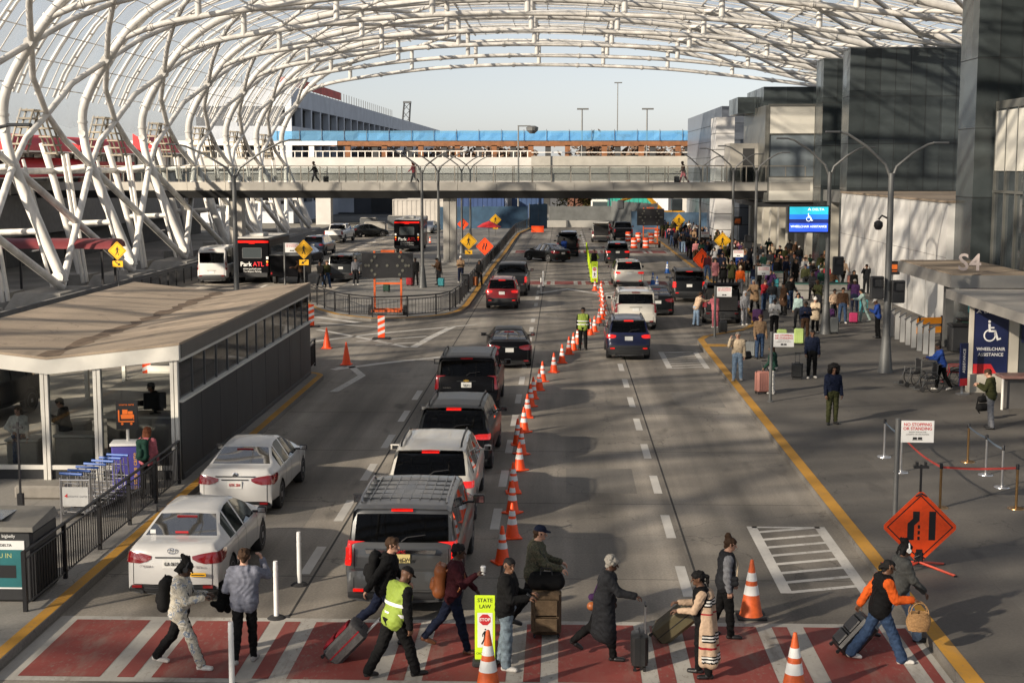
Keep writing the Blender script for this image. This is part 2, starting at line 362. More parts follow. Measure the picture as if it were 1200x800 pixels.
def part(name, bld, k, mats=CANW, smooth=50):
    """first copy is built, the others share its mesh"""
    if name not in protos: protos[name] = bld(); o = protos[name].build(name, mats, canopy, smooth); protos[name] = o
    else:
        o = protos[name].copy(); C.objects.link(o); o.parent = canopy
    o.location = (0, DY*k, 0); return o
def partr(k):
    if 'lattice_r' not in protos: protos['lattice_r'] = b_lattice(True).build('lattice', CANW, canopy, 50); o = protos['lattice_r']
    else: o = protos['lattice_r'].copy(); C.objects.link(o); o.parent = canopy
    o.location = (0, DY*k, 0)
def b_rib():
    b = MB(); b.tube([fn+Vector((.1, 0, .3)), cn], [.30, .34], 10); b.tube(UPS, .28, 10)
    for q in range(9, len(UPS)-2, 4): d_ = (UPS[q+1]-UPS[q]).normalized(); b.tube([UPS[q]-d_*.07, UPS[q]+d_*.07], .335, 12)
    for p_ in (cn, an): b.tube([(p_.x, -.45, p_.z), (p_.x, .45, p_.z)], .27, 10)
    b.tube([(-30.9, -.33, 9.9), (-30.9, .33, 9.9)], .24, 12); b.tube([(-28.1, -.42, 1.65), (-28.1, .42, 1.65)], .34, 12); return b
def b_chord():
    b = MB(); b.tube(LOS, .2, 10)
    for q in range(3, len(LOS)-2, 5): d_ = (LOS[q+1]-LOS[q]).normalized(); b.tube([LOS[q]-d_*.16, LOS[q]+d_*.16], .245, 10); b.tube([LOS[q]-d_*.03, LOS[q]+d_*.03], .29, 10)
    return b
def b_post(x):
    def f():
        b = MB(); zl = interp(x, [(p.x, p.z) for p in LOS]); b.tube([(x, 0, zl), (x, 0, at_up(x).z)], .22, 8); return b
    return f
def b_lattice(right=False):
    b = MB(); r = .16
    for s in (0, 1):
        y0, y1 = (0, DY) if s == 0 else (DY, 0); ym = DY/2
        if right:
            xs = [11.5, 18.5, 25.5, 30.2]
            for a, c in zip(xs, xs[1:]): b.tube([sh(at_up(a), y0), sh(at_up((a+c)/2), ym)], r, 8); b.tube([sh(at_up((a+c)/2), ym), sh(at_up(c), y1)], r, 8)
            continue
        b.tube([sh(cn, y0), sh(Vector((-30.95, 0, 9.4)), lerp(y0, ym, .5)), sh(bn, ym)], .19, 8)
        b.tube([sh(bn, ym), sh(Vector((-30.4, 0, 12.9)), lerp(ym, y1, .5)), sh(an, y1)], .19, 8)
        b.tube([sh(an, y0), sh(at_up(-28), lerp(y0, ym, .5)), sh(n1, ym)], .18, 8)
        b.tube([sh(n1, ym), sh(at_up(-25), lerp(ym, y1, .5)), sh(at_up(-23.2), y1)], .18, 8)
        xs = [-23.2, -16.4, -9.4]
        for a, c in zip(xs, xs[1:]):
            b.tube([sh(at_up(a), y0), sh(at_up((a+c)/2), ym)], r, 8); b.tube([sh(at_up((a+c)/2), ym), sh(at_up(c), y1)], r, 8)
        b.tube([sh(cn, y0), sh(fn, y1)], .22, 8)              # crossing lower legs
    return b
def b_outer():
    b = MB(); o1 = Vector((-33.6, 0, 9.3)); o2 = Vector((-31.4, 0, .8))
    b.tube([o1, (-33.0, 0, 7.2), o2], .25, 8); b.tube([cn, (-33.0, 0, 7.5)], .2, 8); b.tube([(-33.0, 0, 7.5), (-33, DY, 7.5)], .2, 8)
    b.tube([(-29.3, 0, 4.2), (-32.2, 0, 4.1)], .18, 8)
    for dy in (1.6, 2.6): b.tube([(-30.9, dy, 8.2), (-29.0, dy, .4)], .1, 6)
    for dy in (-2.0, -1.2): b.tube([(-31.6, dy, 8.6), (-30.6, dy, .4)], .12, 6)
    for z in (3, 5.5): b.tube([(-30.2, 1.6, z), (-30.2, 2.6, z)], .05, 6)
    return b
def b_purlin():
    b = MB(); O = outl(UPS, .75)
    for dy in (DY*.25-.35, DY*.25+.35, DY*.5, DY*.75-.35, DY*.75+.35): b.tube([sh(p, dy) for p in O[12::3]], .085 if dy != DY*.5 else .13, 6)
    for q in (.1, .375, .625, .9): b.tube([sh(p, DY*q) for p in O[12::4]], .045, 5)
    for i in range(13, len(O), 3): b.tube([sh(O[i], 0), sh(O[i], DY)], .035, 5)
    for i in range(14, len(O), 3):
        for q in (.25, .75): b.tube([sh(O[i], DY*q-.35), sh(O[i], DY*q+.35)], .06, 6)
    for x in POSTX+(25.5,): p = at_up(x, .75); b.tube([sh(p, 0), sh(p, DY)], .09, 6)
    return b
def b_skin():
    b = MB(); O = outl(UPS, .9)[8:]; nn = 6
    b.loft([[sh(p, DY*j/nn)+Vector((0, 0, .22*math.sin(math.pi*((j*1.) % 3)/3))) for j in range(nn+1)] for p in O], closed=False, cap=False); return b
def b_ladder():
    b = MB()
    for s in (-1, 1):
        for q in (-.45, .45):
            b.tube([(-31.2, DY/2+s*.9+q, 11.0), (-31.2, DY/2+s*3.0+q, 8.5)], .07, 6)
            b.tube([(-31.9, DY/2+s*.9+q, 11.2), (-31.9, DY/2+s*3.0+q, 8.7)], .07, 6)
        for i in range(6):
            t = i/5; y = DY/2+s*lerp(.9, 3.0, t); z = lerp(11.1, 8.6, t); b.box(-32.0, -31.1, y-.55, y+.55, z-.05, z+.05)
    return b
def b_foot():
    b = MB(); b.loft([[(-30.2, -3.2, -.05), (-26.9, -3.2, -.05), (-26.9, 3.2, -.05), (-30.2, 3.2, -.05)], [(-29.7, -2.6, .95), (-27.2, -2.6, .95), (-27.2, 2.6, .95), (-29.7, 2.6, .95)]])
    b.box(-33, -30.6, -1.2, 1.2, -.05, .85); return b
CONC = mat('plain_concrete', (.27, .26, .24), .85, 0, .22, 1.3, .2)
# film roof: thin translucent panels
SK = bpy.data.materials.new('translucent_roof_film'); SK.use_nodes = True; nt = SK.node_tree; nt.nodes.remove(nt.nodes['Principled BSDF'])
t = nt.nodes.new('ShaderNodeBsdfTransparent'); t.inputs[0].default_value = (.95, .96, .975, 1)
tl = nt.nodes.new('ShaderNodeBsdfTranslucent'); tl.inputs[0].default_value = (.34, .37, .41, 1)
df = nt.nodes.new('ShaderNodeBsdfDiffuse'); df.inputs[0].default_value = (.38, .41, .45, 1)
a1 = nt.nodes.new('ShaderNodeMixShader'); a1.inputs[0].default_value = .5; nt.links.new(tl.outputs[0], a1.inputs[1]); nt.links.new(df.outputs[0], a1.inputs[2])
mx = nt.nodes.new('ShaderNodeMixShader'); nt.links.new(t.outputs[0], mx.inputs[1]); nt.links.new(a1.outputs[0], mx.inputs[2])
nz = nt.nodes.new('ShaderNodeTexNoise'); nz.inputs['Scale'].default_value = .35; nz.inputs['Detail'].default_value = 6
tcn = nt.nodes.new('ShaderNodeTexCoord'); nt.links.new(tcn.outputs['Object'], nz.inputs[0])
mr = nt.nodes.new('ShaderNodeMapRange'); mr.inputs[1].default_value = .35; mr.inputs[2].default_value = .75; mr.inputs[3].default_value = .30; mr.inputs[4].default_value = .52
nt.links.new(nz.outputs['Fac'], mr.inputs[0]); nt.links.new(mr.outputs[0], mx.inputs[0]); nt.links.new(mx.outputs[0], nt.nodes['Material Output'].inputs[0])
for k in KS:
    part('arch_rib', b_rib, k); part('lower_chord', b_chord, k); part('leg_strut', b_outer, k); part('concrete_foot', b_foot, k, CONC, 30)
    if k < KS[-1]:
        part('lattice', b_lattice, k); partr(k); part('purlin_frame', b_purlin, k); part('roof_film', b_skin, k, SK, 60); part('gutter_lattice', b_ladder, k, mat('gutter_beige', (.34, .30, .235), .6, 0, .3, 2))
    if k >= -5:
        for i, x in enumerate(POSTX):
            key = 'hanger_post%d' % i
            if key not in protos: protos[key] = b_post(x)().build('hanger_post', CANW, canopy, 50); o = protos[key]
            else: o = protos[key].copy(); C.objects.link(o); o.parent = canopy
            o.location = (0, DY*k, 0)
# barrier wall along the canopy feet
b = MB(); b.loft([[(-26.6, y, -.05), (-26.0, y, -.05), (-26.2, y, .5), (-26.25, y, 1.0), (-26.45, y, 1.0), (-26.5, y, .5)] for y in (20, 60, 100, 140, 170)])
tag(b.build('barrier_wall', mat('barrier_concrete', (.13, .13, .13), .8, 0, .25, 1)), 'low dark concrete barrier wall running along the feet of the white canopy', 'wall')
# ================================================================ FOOTBRIDGE across the road
br = thing('footbridge', 'grey covered-edge pedestrian bridge with glass railing crossing above the road', 'bridge', (0, 110, 0))
BRM = mat('bridge_panel', (.40, .38, .34), .5, .1, .12, .7)
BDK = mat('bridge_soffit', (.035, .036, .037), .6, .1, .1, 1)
b = MB()
for i in range(20):
    x0 = -41+3.0*i; b.box(x0+.01, x0+2.985, -.02, .16, 5.95, 6.6)
b.build('fascia_panel', BRM, br)
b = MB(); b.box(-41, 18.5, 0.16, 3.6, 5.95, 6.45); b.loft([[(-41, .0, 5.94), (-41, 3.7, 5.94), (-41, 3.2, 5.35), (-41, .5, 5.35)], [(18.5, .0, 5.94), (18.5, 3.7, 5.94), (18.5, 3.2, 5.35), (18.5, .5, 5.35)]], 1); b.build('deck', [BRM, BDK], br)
RAILM = mat('bridge_rail_metal', (.36, .33, .28), .4, .5, .1, 3)
GLS = glass('clear_pane', (.93, .95, .95), .12)
for y in (.1, 3.5):
    b = MB()
    for i in range(41):
        x = -41+1.49*i; b.box(x-.035, x+.035, y-.05, y+.05, 6.6 if y < 1 else 6.45, 7.78)
    b.box(-41, 18.5, y-.05, y+.05, 7.78, 7.86); b.build('railing', RAILM, br)
    b = MB(); b.box(-41, 18.5, y-.008, y+.008, 6.68, 7.7); b.build('glass_panel', GLS, br)
for cx, nm in ((-8.7, 0), (-25.5, 1)):
    b = MB(); b.box(cx-.5, cx-.03, .9, 2.2, 0, 5.36); b.box(cx+.03, cx+.5, .9, 2.2, 0, 5.36); b.box(cx-.035, cx+.035, 1.0, 2.1, 0, 5.36); b.box(cx-.9, cx+.9, .7, 2.4, 0.1, .35); b.build('pier', BRM, br)
# ================================================================ TERMINAL on the right
PANM = mat('dark_cladding', (.058, .070, .073), .26, .15, .3, .5)
def panel_tone(m, pw, ph, k=.16):
    N, L, b = nodes_of(m); tc = N.new('ShaderNodeTexCoord'); sp = N.new('ShaderNodeSeparateXYZ'); L.new(tc.outputs['Object'], sp.inputs[0]); ad = N.new('ShaderNodeMath'); L.new(sp.outputs[0], ad.inputs[0]); L.new(sp.outputs[1], ad.inputs[1])
    cb = N.new('ShaderNodeCombineXYZ'); L.new(ad.outputs[0], cb.inputs[0]); L.new(sp.outputs[2], cb.inputs[1]); br = N.new('ShaderNodeTexBrick'); br.offset = 0; br.inputs['Scale'].default_value = 1; br.inputs['Brick Width'].default_value = pw; br.inputs['Row Height'].default_value = ph; br.inputs['Mortar Size'].default_value = 0
    br.inputs['Color1'].default_value = (1-k,)*3+(1,); br.inputs['Color2'].default_value = (1+k,)*3+(1,); L.new(cb.outputs[0], br.inputs[0]); src = b.inputs['Base Color'].links[0].from_socket
    mx = N.new('ShaderNodeMix'); mx.data_type = 'RGBA'; mx.blend_type = 'MULTIPLY'; mx.inputs[0].default_value = 1; L.new(src, mx.inputs[6]); L.new(br.outputs['Color'], mx.inputs[7]); L.new(mx.outputs[2], b.inputs['Base Color'])
    rg = N.new('ShaderNodeMapRange'); rg.inputs[1].default_value = 1-k; rg.inputs[2].default_value = 1+k; rg.inputs[3].default_value = b.inputs['Roughness'].default_value*.7; rg.inputs[4].default_value = b.inputs['Roughness'].default_value*1.3; L.new(br.outputs['Color'], rg.inputs[0]); L.new(rg.outputs[0], b.inputs['Roughness'])
panel_tone(PANM, 1.02, 3.2)
SEAM = mat('cladding_seam', (.014, .016, .017), .6, 0, 0)
CREAM = mat('cream_panel', (.50, .47, .40), .5, 0, .1, .8)
GLASSB = mat('bay_glass', (.17, .20, .22), .05, 0, .25, .25, 0, .6)
GLASSD = mat('curtain_glass', (.05, .06, .065), .06, 0, .1, .3, 0, .3)
SPAND = mat('spandrel_panel', (.66, .64, .57), .3, 0, .08, .6)
def clad_tower(x0, x1, y0, y1, z0, z1, label, dz=3.2, dx=1.02):
    t = thing('clad_tower', label, 'building', (x0, y0, 0)); W, D = x1-x0, y1-y0
    b = MB(); b.box(0, W, 0, D, z0, z1); b.build('wall', PANM, t)
    b = MB(); n = max(1, round(W/dx))
    for i in range(1, n): b.box(W*i/n-.018, W*i/n+.018, -.006, .002, z0, z1)
    m = max(1, round((z1-z0)/dz))
    for i in range(1, m):
        z = lerp(z0, z1, i/m); b.box(-.006, W, -.007, .002, z-.02, z+.02); b.box(-.007, .002, 0, D, z-.02, z+.02)
    b.build('panel_seam', SEAM, t)
    b = MB(); b.box(-.04, W, -.04, D, z1, z1+.1); b.build('coping', mat('coping_metal', (.2, .21, .21), .4, .6, .1, 2), t); return t
clad_tower(19, 32, 96, 98.4, 0, 15.5, 'broad dark clad wall block rising behind the pale low wall')
clad_tower(19, 30, 105.6, 108.5, 0, 15.5, 'narrow dark clad tower beside the glazed corner bay')
clad_tower(19, 32, 66.8, 69.6, 0, 15.9, 'tall dark clad tower standing over the entrance roof with letters')
clad_tower(19, 32, 57.2, 59.6, 0, 18.5, 'nearest dark clad tower at the edge of the view')
t = thing('glazed_bay', 'glazed recess between the two nearest dark clad towers', 'building', (19.9, 60, 0))
b = MB(); b.box(.06, 10, 0, 6.7, 0, 10.4); b.build('curtain_wall', GLASSD, t)
b = MB(); b.box(0, 10, -.0, 6.75, 10.4, 10.75)
for i in range(5): b.box(-.05, .12, .1+i*1.6, .2+i*1.6, 0, 10.4)
for z in (3.2, 6.6): b.box(-.045, .12, 0, 6.7, z, z+.12)
b.box(-.03, .1, .2, 6.6, 7.6, 10.3, 1); b.build('mullion_frame', [mat('mullion_metal', (.22, .22, .2), .4, .6, .05, 3), SPAND], t)
# low pale wall block
t = thing('pale_wall_block', 'low pale panelled building catching the dappled sun beside the gate posts', 'building', (18.65, 69.6, 0))
PALE = mat('pale_metal_panel', (.74, .73, .70), .35, .1, .16, .35)
panel_tone(PALE, 1.25, 3.4, .06); b = MB(); b.box(0, 9, 0, 26.3, 0, 6.05); b.build('wall', PALE, t)
b = MB()
for i in range(1, 7): b.box(-.006, .002, i*3.75-.015, i*3.75+.015, 0, 6.0)
for z in (3.4,): b.box(-.007, .002, 0, 26.3, z-.012, z+.012)
b.build('panel_seam', mat('pale_seam', (.2, .19, .18), .6, 0, 0), t)
b = MB(); b.box(-.08, 9, -.05, 26.35, 6.05, 6.16); b.build('roof', mat('dusty_roof', (.28, .22, .16), .9, 0, .2, .8), t)
# entrance roof slab with door letters
t = thing('entrance_canopy', 'flat entrance roof slab with raised door number letters on its edge', 'canopy', (15.5, 57, 0))
b = MB(); b.box(0, 3.4, 0, 9, 3.0, 3.5); b.build('slab', mat('entrance_fascia', (.3, .29, .27), .45, .3, .1, 1.5), t)
b = MB(); b.box(.08, 3.4, .08, 8.95, 3.505, 3.54); b.build('roof', MATS['dusty_roof'], t)
b = MB(); b.box(.9, 1.25, 4, 4.4, 0.15, 3); b.box(3.1, 3.35, .6, 8.4, .15, 3, 1); b.build('post', [GALV, GLASSD], t)
text('S4', .95, frm((.55, 1.1, 3.93), (1, -.25, 0), (0, 0, 1)), mat('letter_red_white', (.42, .36, .34), .4, .2, 0), 'lettering', t, .05, 'LEFT', .012)
# glazed corner bay where the footbridge lands
t = thing('corner_bay', 'tall glazed corner bay where the footbridge enters the terminal', 'building', (15.3, 110, 0))
b = MB(); b.box(.5, 14, .06, 14, 5.1, 12.4); b.build('curtain_wall', GLASSB, t)
b = MB()
for x in (.42, 3.9, 7.4): b.box(x, x+.1, -.04, .1, 5.1, 12.4)
for z, h in ((5.1, .12), (6.95, .1), (10.2, .1), (12.3, .2)): b.box(.4, 8, -.03, .1, z, z+h)
b.box(.52, 8, -.012, .07, 5.2, 6.95, 1)
b.box(.52, 8, -.012, .07, 10.3, 12.3, 1); b.box(.2, .48, .1, 13, 5.1, 12.4, 0); b.build('frame', [MATS['mullion_metal'], SPAND], t)
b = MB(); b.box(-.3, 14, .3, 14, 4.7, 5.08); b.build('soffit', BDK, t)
b = MB(); b.box(.3, 9, 2, 12, 12.42, 13.9); b.box(-1.2, .28, 6, 12, 12.0, 13.3); b.build('roof_block', PANM, t)
t = thing('bridge_landing', 'grey landing block with a dark doorway at the end of the footbridge', 'building', (13.3, 113.8, 0))
b = MB(); b.box(0, 2.2, 0, 4, 5.2, 9.6); b.build('wall', BRM, t)
b = MB(); b.box(1.0, 1.9, -.03, .3, 6.5, 9.2); b.build('doorway', BDK, t)
# street-level facade behind the crowd
t = thing('terminal_facade', 'street level terminal frontage with pale columns and dark glass behind the crowd', 'building', (20, 98.5, 0))
b = MB(); b.box(.1, 3, 0, 85, .15, 5.3); b.build('curtain_wall', GLASSD, t)
for i in range(18):
    b = MB(); b.box(-.55, .2, i*4.9+.2, i*4.9+1.5, .15, 5.3); b.build('column', CREAM, t)
b = MB(); b.box(-.8, 3, 0, 85, 5.3, 6.1); b.build('fascia', mat('facade_fascia', (.2, .2, .19), .5, .2, .1, 1), t)
for (x0, x1, y0, y1, z1, m, lab) in ((16.6, 34, 150, 190, 14.0, mat('blue_grey_cladding', (.15, .17, .205), .4, .3, .08, .5), 'blue grey clad building beyond the glazed corner bay'),
                                 (15.2, 17, 142, 147, 12.6, mat('white_panel', (.66, .65, .63), .5, 0, .06, 1), 'slim white stair tower beside the blue grey building')):
    t = thing('far_building', lab, 'building', (x0, y0, 0)); b = MB(); b.box(0, x1-x0, 0, y1-y0, 0, z1); b.build('wall', m, t)
    b = MB()
    for i in range(1, 8): b.box(-.01, x1-x0, -.012, .002, z1*i/8-.03, z1*i/8+.03); b.box(-.012, .002, 0, y1-y0, z1*i/8-.03, z1*i/8+.03)
    b.build('panel_seam', SEAM, t)
# ================================================================ FAR STRUCTURES
t = thing('elevated_deck', 'elevated road deck under repair with rusty steel posts and blue debris netting', 'bridge', (0, 190, 0))
WCON = mat('white_concrete', (.46, .45, .425), .7, 0, .15, .4)
RUST = mat('rusty_steel', (.20, .085, .035), .7, .2, .3, 1.5)
b = MB(); b.box(-60, 34, 0, 16, 5.6, 7.0); b.build('deck', CONC, t)
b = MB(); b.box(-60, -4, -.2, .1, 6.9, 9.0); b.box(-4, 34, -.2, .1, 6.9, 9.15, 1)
b.build('parapet', [WCON, mat('grey_concrete', (.3, .29, .26), .8, 0, .2, .6)], t)  # white concrete first, then a stretch whose own colour is grey
b = MB()
for i in range(60): b.box(-60+i*.94, -59.9+i*.94, -.05, .0, 9.0, 9.75)
b.box(-60, -4, -.1, .0, 9.75, 9.85); b.box(-4, 34, -.06, 0, 9.6, 9.68); b.build('railing', WHITE, t)
for i in range(19):
    x = -58+i*4.9
    b = MB(); b.box(x-.35, x+.35, 1.2, 1.9, 7, 10.6); b.build('post', WHITE if x < -30 else RUST, t); b = MB(); b.box(x+1.8, x+2.6, 12, 12.7, 7, 10.6); b.build('post', BDK, t)
b = MB(); b.box(-60, -30, 1.0, 2.1, 10.6, 11.2, 1); b.box(-29.9, 34, 1.0, 2.1, 10.6, 11.2); b.box(-60, 34, 11.8, 12.8, 10.6, 11.2); b.build('beam', [RUST, WHITE], t)
BLUE = glass('blue_netting', (.20, .50, .82), .10, .8)
nb = BLUE.node_tree.nodes; d = nb.new('ShaderNodeBsdfDiffuse'); d.inputs[0].default_value = (.20, .47, .72, 1)
mxn = nb.new('ShaderNodeMixShader'); mxn.inputs[0].default_value = .36; old = nb['Material Output'].inputs[0].links[0].from_socket
BLUE.node_tree.links.new(old, mxn.inputs[1]); BLUE.node_tree.links.new(d.outputs[0], mxn.inputs[2]); BLUE.node_tree.links.new(mxn.outputs[0], nb['Material Output'].inputs[0])
b = MB(); rr = random.Random(4)
for y in (.9, 13.2):
    xs = [-39+i*.8 for i in range(92)]; rng = [rr.uniform(-.1, .1) for _ in xs]
    b.loft([[(x, y, 11.2), (x, y+d_, 11.9+.06*d_), (x, y+d_*.4, 12.5+.25*d_)] for x, d_ in zip(xs, rng)], closed=False, cap=False)
b.build('netting', BLUE, t)
for i in range(24):
    for y in (.8, 13.3): b = MB(); b.box(-38+3*i-.03, -38+3*i+.03, y-.03, y+.03, 11.2, 12.7); b.build('net_pole', DKGREY, t)
for x in (-32, -19.6, -6.2, 16):
    b = MB(); b.box(x-1.0, x+1.0, 1, 3, 0, 5.6); b.build('pier', WCON, t)
# multi-storey car park at the far left
t = thing('parking_garage', 'long unfinished concrete parking garage with rows of dark openings', 'building', (-37, 196, 0))
GCON = mat('garage_concrete', (.50, .53, .57), .85, 0, .15, .3)
b = MB()
for z0, z1 in ((0, 2.6), (5.6, 8.0), (10.9, 13.3), (16.0, 18.6)): b.box(-14, 0, 0, 240, z0, z1)
b.build('floor_band', GCON, t)
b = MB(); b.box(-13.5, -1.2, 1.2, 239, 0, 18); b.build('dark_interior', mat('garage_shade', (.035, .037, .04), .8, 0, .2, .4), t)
for i in range(31):
    b = MB(); b.box(-.9, -.03, i*8-.5 if i else .04, i*8+.5, 2.2, 18); b.build('column', GCON, t)
for i in range(1, 2):
    b = MB(); b.box(-i*8-.5, -i*8+.5, .03, .8, 2.2, 18); b.build('column', GCON, t)
b = MB()
for i in range(40):
    b.box(-.1, 0, i*3, i*3+.1, 18.6, 20)
    if i < 12: b.box(-.8-i, -.7-i, 0, .1, 18.6, 20.2)
b.box(-1.5, 0, .12, .2, 18.9, 19.9, 1); b.box(.02, .06, .2, 44, 18.75, 20.0, 1); b.build('formwork', [DKGREY, mat('formwork_red', (.5, .06, .04), .7, 0, .4, .6)], t)  # formwork of upright poles and solid red panels, no netting
# lattice crane mast
t = thing('crane_mast', 'thin lattice crane mast rising behind the parking garage', 'crane', (-42, 372, 0))
b = MB()
for sx in (-1, 1):
    for sy in (-1, 1): b.tube([(sx*1.2, sy*1.2, 0), (sx*.8+2, sy*.8, 24)], .14, 4)
for i in range(12): b.tube([(-1.1+i*.19, -1.0, 2*i), (1.0+i*.16, -1.0, 2*i+2)], .08, 4); b.tube([(1.1+i*.15, -1.0, 2*i), (-1.0+i*.19, -1.0, 2*i+2)], .08, 4)
b.build('mast', DKGREY, t); b = MB(); b.box(1.0, 3.0, -.9, .9, 24, 24.5); b.build('crown', DKGREY, t)
# left side concourse
t = thing('concourse_building', 'long grey walled concourse with a pale upper storey beyond the canopy legs', 'building', (-42, 60, 0))
b = MB(); b.box(-10, 0, 0, 108, 2.4, 5.6); b.build('fascia', mat('ribbed_grey', (.14, .14, .14), .7, 0, .2, 2, 0, stretch=(1, 3, .05)) if False else mat('ribbed_grey', (.14, .14, .14), .7, 0, .2, 2), t)
b = MB(); b.box(-10, -2, 0, 108, 5.6, 9.2); b.build('wall', WCON, t)
b = MB()
for i in range(34): b.box(-2.02, -1.9, i*3.2+.4, i*3.2+2.2, 7.6, 8.8)
b.build('window', GLASSD, t)
for i in range(27):
    b = MB(); b.tube([(-.3, i*4+.3, 5.6), (-.3, i*4+.3, 9.2)], .09, 6); b.build('post', WHITE, t)
b = MB(); b.box(-10, .2, 0, 108, 9.2, 9.5); b.build('roof', WCON, t)
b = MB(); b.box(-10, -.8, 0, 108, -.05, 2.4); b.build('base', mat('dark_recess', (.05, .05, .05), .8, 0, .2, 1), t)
AWN = mat('red_awning_cloth', (.52, .022, .026), .6, 0, .12, 1.5)
def awning(y0, y1, z, label, drop=1.3, out=2.2, z0=None):
    t = thing('red_awning', label, 'awning', (-42, y0, z)); b = MB(); n = 7
    b.loft([[(-.2+out*math.sin(R(90*i/n)), y, drop*math.cos(R(90*i/n))) for i in range(n+1)] for y in np.linspace(0, y1-y0, 5)], closed=False, cap=False)
    b.add([(-.2, 0, 0), (out-.2, 0, 0), (out-.2, .05, .5), (-.2, .05, drop)], [(0, 1, 2, 3)]); b.build('cover', AWN, t, 50)
    b = MB(); b.box(-.2, out-.2, 0, y1-y0, -.12, -.02); b.build('frame', WHITE, t); return t
awning(102, 116, 9.0, 'upper red awning nearest in the row along the pale concourse storey')
awning(118, 134, 9.0, 'upper red awning in the middle of the row along the pale concourse storey')
awning(140, 150, 9.2, 'short domed red awning farthest along the concourse roof', 1.8)
awning(103, 121, 7.0, 'lower red awning under the others above the grey concourse wall', 1.5, 2.6)
t = thing('shop_front', 'bright red shop front panel under the lower awning', 'shop front', (-41.9, 123, 5.62))
b = MB(); b.box(-.1, .1, 0, 16, 0, 2.6); b.build('panel', AWN, t)
b = MB(); rr = random.Random(3)
for i in range(12): b.box(.1, .14, i*1.15+.1, i*1.15+.9, .2, 1.6, i % 3)
b.build('poster', [mat('poster_tan', (.45, .2, .1)), mat('poster_pale', (.6, .55, .5)), mat('poster_dark', (.05, .04, .05))], t)
t = thing('walkway_cover', 'dark red barrel roof over a walkway on black posts', 'shelter', (-26.4, 84, 0))
b = MB(); b.loft([[(x, 1.5*math.cos(R(a)), 3.0+.55*math.sin(R(a))) for a in (0, 30, 60, 90, 120, 150, 180)] for x in (-9.5, 0)]); b.build('roof', mat('dark_red_metal', (.16, .03, .035), .5, .1, .12, 1), t, 60)
for x in (-9, -6.4, -3.6, -.6):
    for y in (-1.2, 1.2): b = MB(); b.box(x-.06, x+.06, y-.06, y+.06, 0, 3.0); b.build('post', BLACK, t)
# site fence, containers and trees closing the road end
def fence(p0, p1, h, m, label, nm='site_fence', base=0.):
    p0, p1 = Vector((*p0, 0)), Vector((*p1, 0)); t = thing(nm, label, 'fence', p0, math.atan2(p1.y-p0.y, p1.x-p0.x)); Ln = (p1-p0).length
    b = MB(); n = max(4, int(Ln*2)); rr = random.Random(int(Ln*10))
    b.loft([[(Ln*i/n, 0, base), (Ln*i/n, rr.uniform(-.06, .06), base+h*.5), (Ln*i/n, 0, base+h*rr.uniform(.97, 1.0))] for i in range(n+1)], closed=False, cap=False); b.build('screen', m, t, 60)
    b = MB(); k = max(2, int(Ln/2.5))
    for i in range(k+1): b.tube([(Ln*i/k, .06, 0), (Ln*i/k, .06, base+h+.1)], .04, 6)
    b.build('pole', GALV, t); return t
GREYS = mat('grey_screen_cloth', (.085, .09, .09), .8, 0, .3, .8); BLUES = mat('blue_screen_cloth', (.032, .075, .13), .7, 0, .35, .7)
fence((-1.6, 186), (6.5, 186), 2.7, GREYS, 'grey cloth site fence closing the end of the road')
fence((6.5, 186), (11.5, 172), 3.4, GREYS, 'taller grey cloth site fence angled toward the crowd')
fence((-15, 176), (-4.2, 178), 2.9, BLUES, 'blue cloth site fence at the end of the middle island')
fence((-4, 180), (-1.8, 182.5), 3.1, BLUES, 'short blue cloth fence corner beside the grey fence')
fence((8.2, 168), (17.5, 163), 2.6, BLUES, 'blue cloth site fence behind the big arrow board')
b = MB(); b.box(-2.6, 6.6, 184.8, 185.4, 0, .85); tag(b.build('road_barrier', mat('white_barrier', (.24, .235, .22), .7, 0, .12, 1)), 'long low white barrier across the end of the road', 'barrier')
def shed(x0, x1, y0, y1, z1, m, label, nm='site_container', z0=0.):
    t = thing(nm, label, 'container', (x0, y0, z0)); W, D, H = x1-x0, y1-y0, z1-z0
    b = MB(); n = int(W/.3); prof = []
    for i in range(n): prof += [(W*i/n, -.04*(i % 2)), (W*(i+1)/n, -.04*(i % 2))]
    b.prism(prof+[(W, D), (0, D)], 0, H); b.build('body', m, t)
    b = MB(); b.box(-.05, W+.05, -.08, D, H, H+.12)
    for x in (-.04, W-.08): b.box(x, x+.12, -.09, .03, 0, H)
    b.build('frame', m, t); return t
shed(6.6, 12, 190, 196, 5.1, mat('teal_container', (.03, .30, .24), .5, .1, .15, .5), 'teal green container raised behind the arrow board')
shed(-14, -7.5, 186, 190, 4.3, mat('navy_container', (.03, .06, .16), .5, .1, .15, .5), 'navy blue container beyond the blue fence')
shed(-6.5, -2.4, 188.5, 195, 4.6, mat('blue_container', (.035, .07, .16), .5, .1, .15, .5), 'bright blue container under the elevated deck')
shed(-22, -15, 186, 190, 3.4, mat('pale_container', (.4, .38, .35), .6, .1, .15, .5), 'pale grey site cabin beside the garage wall')
TRUNK = mat('bark', (.10, .075, .055), .9, 0, .3, 6, .3)
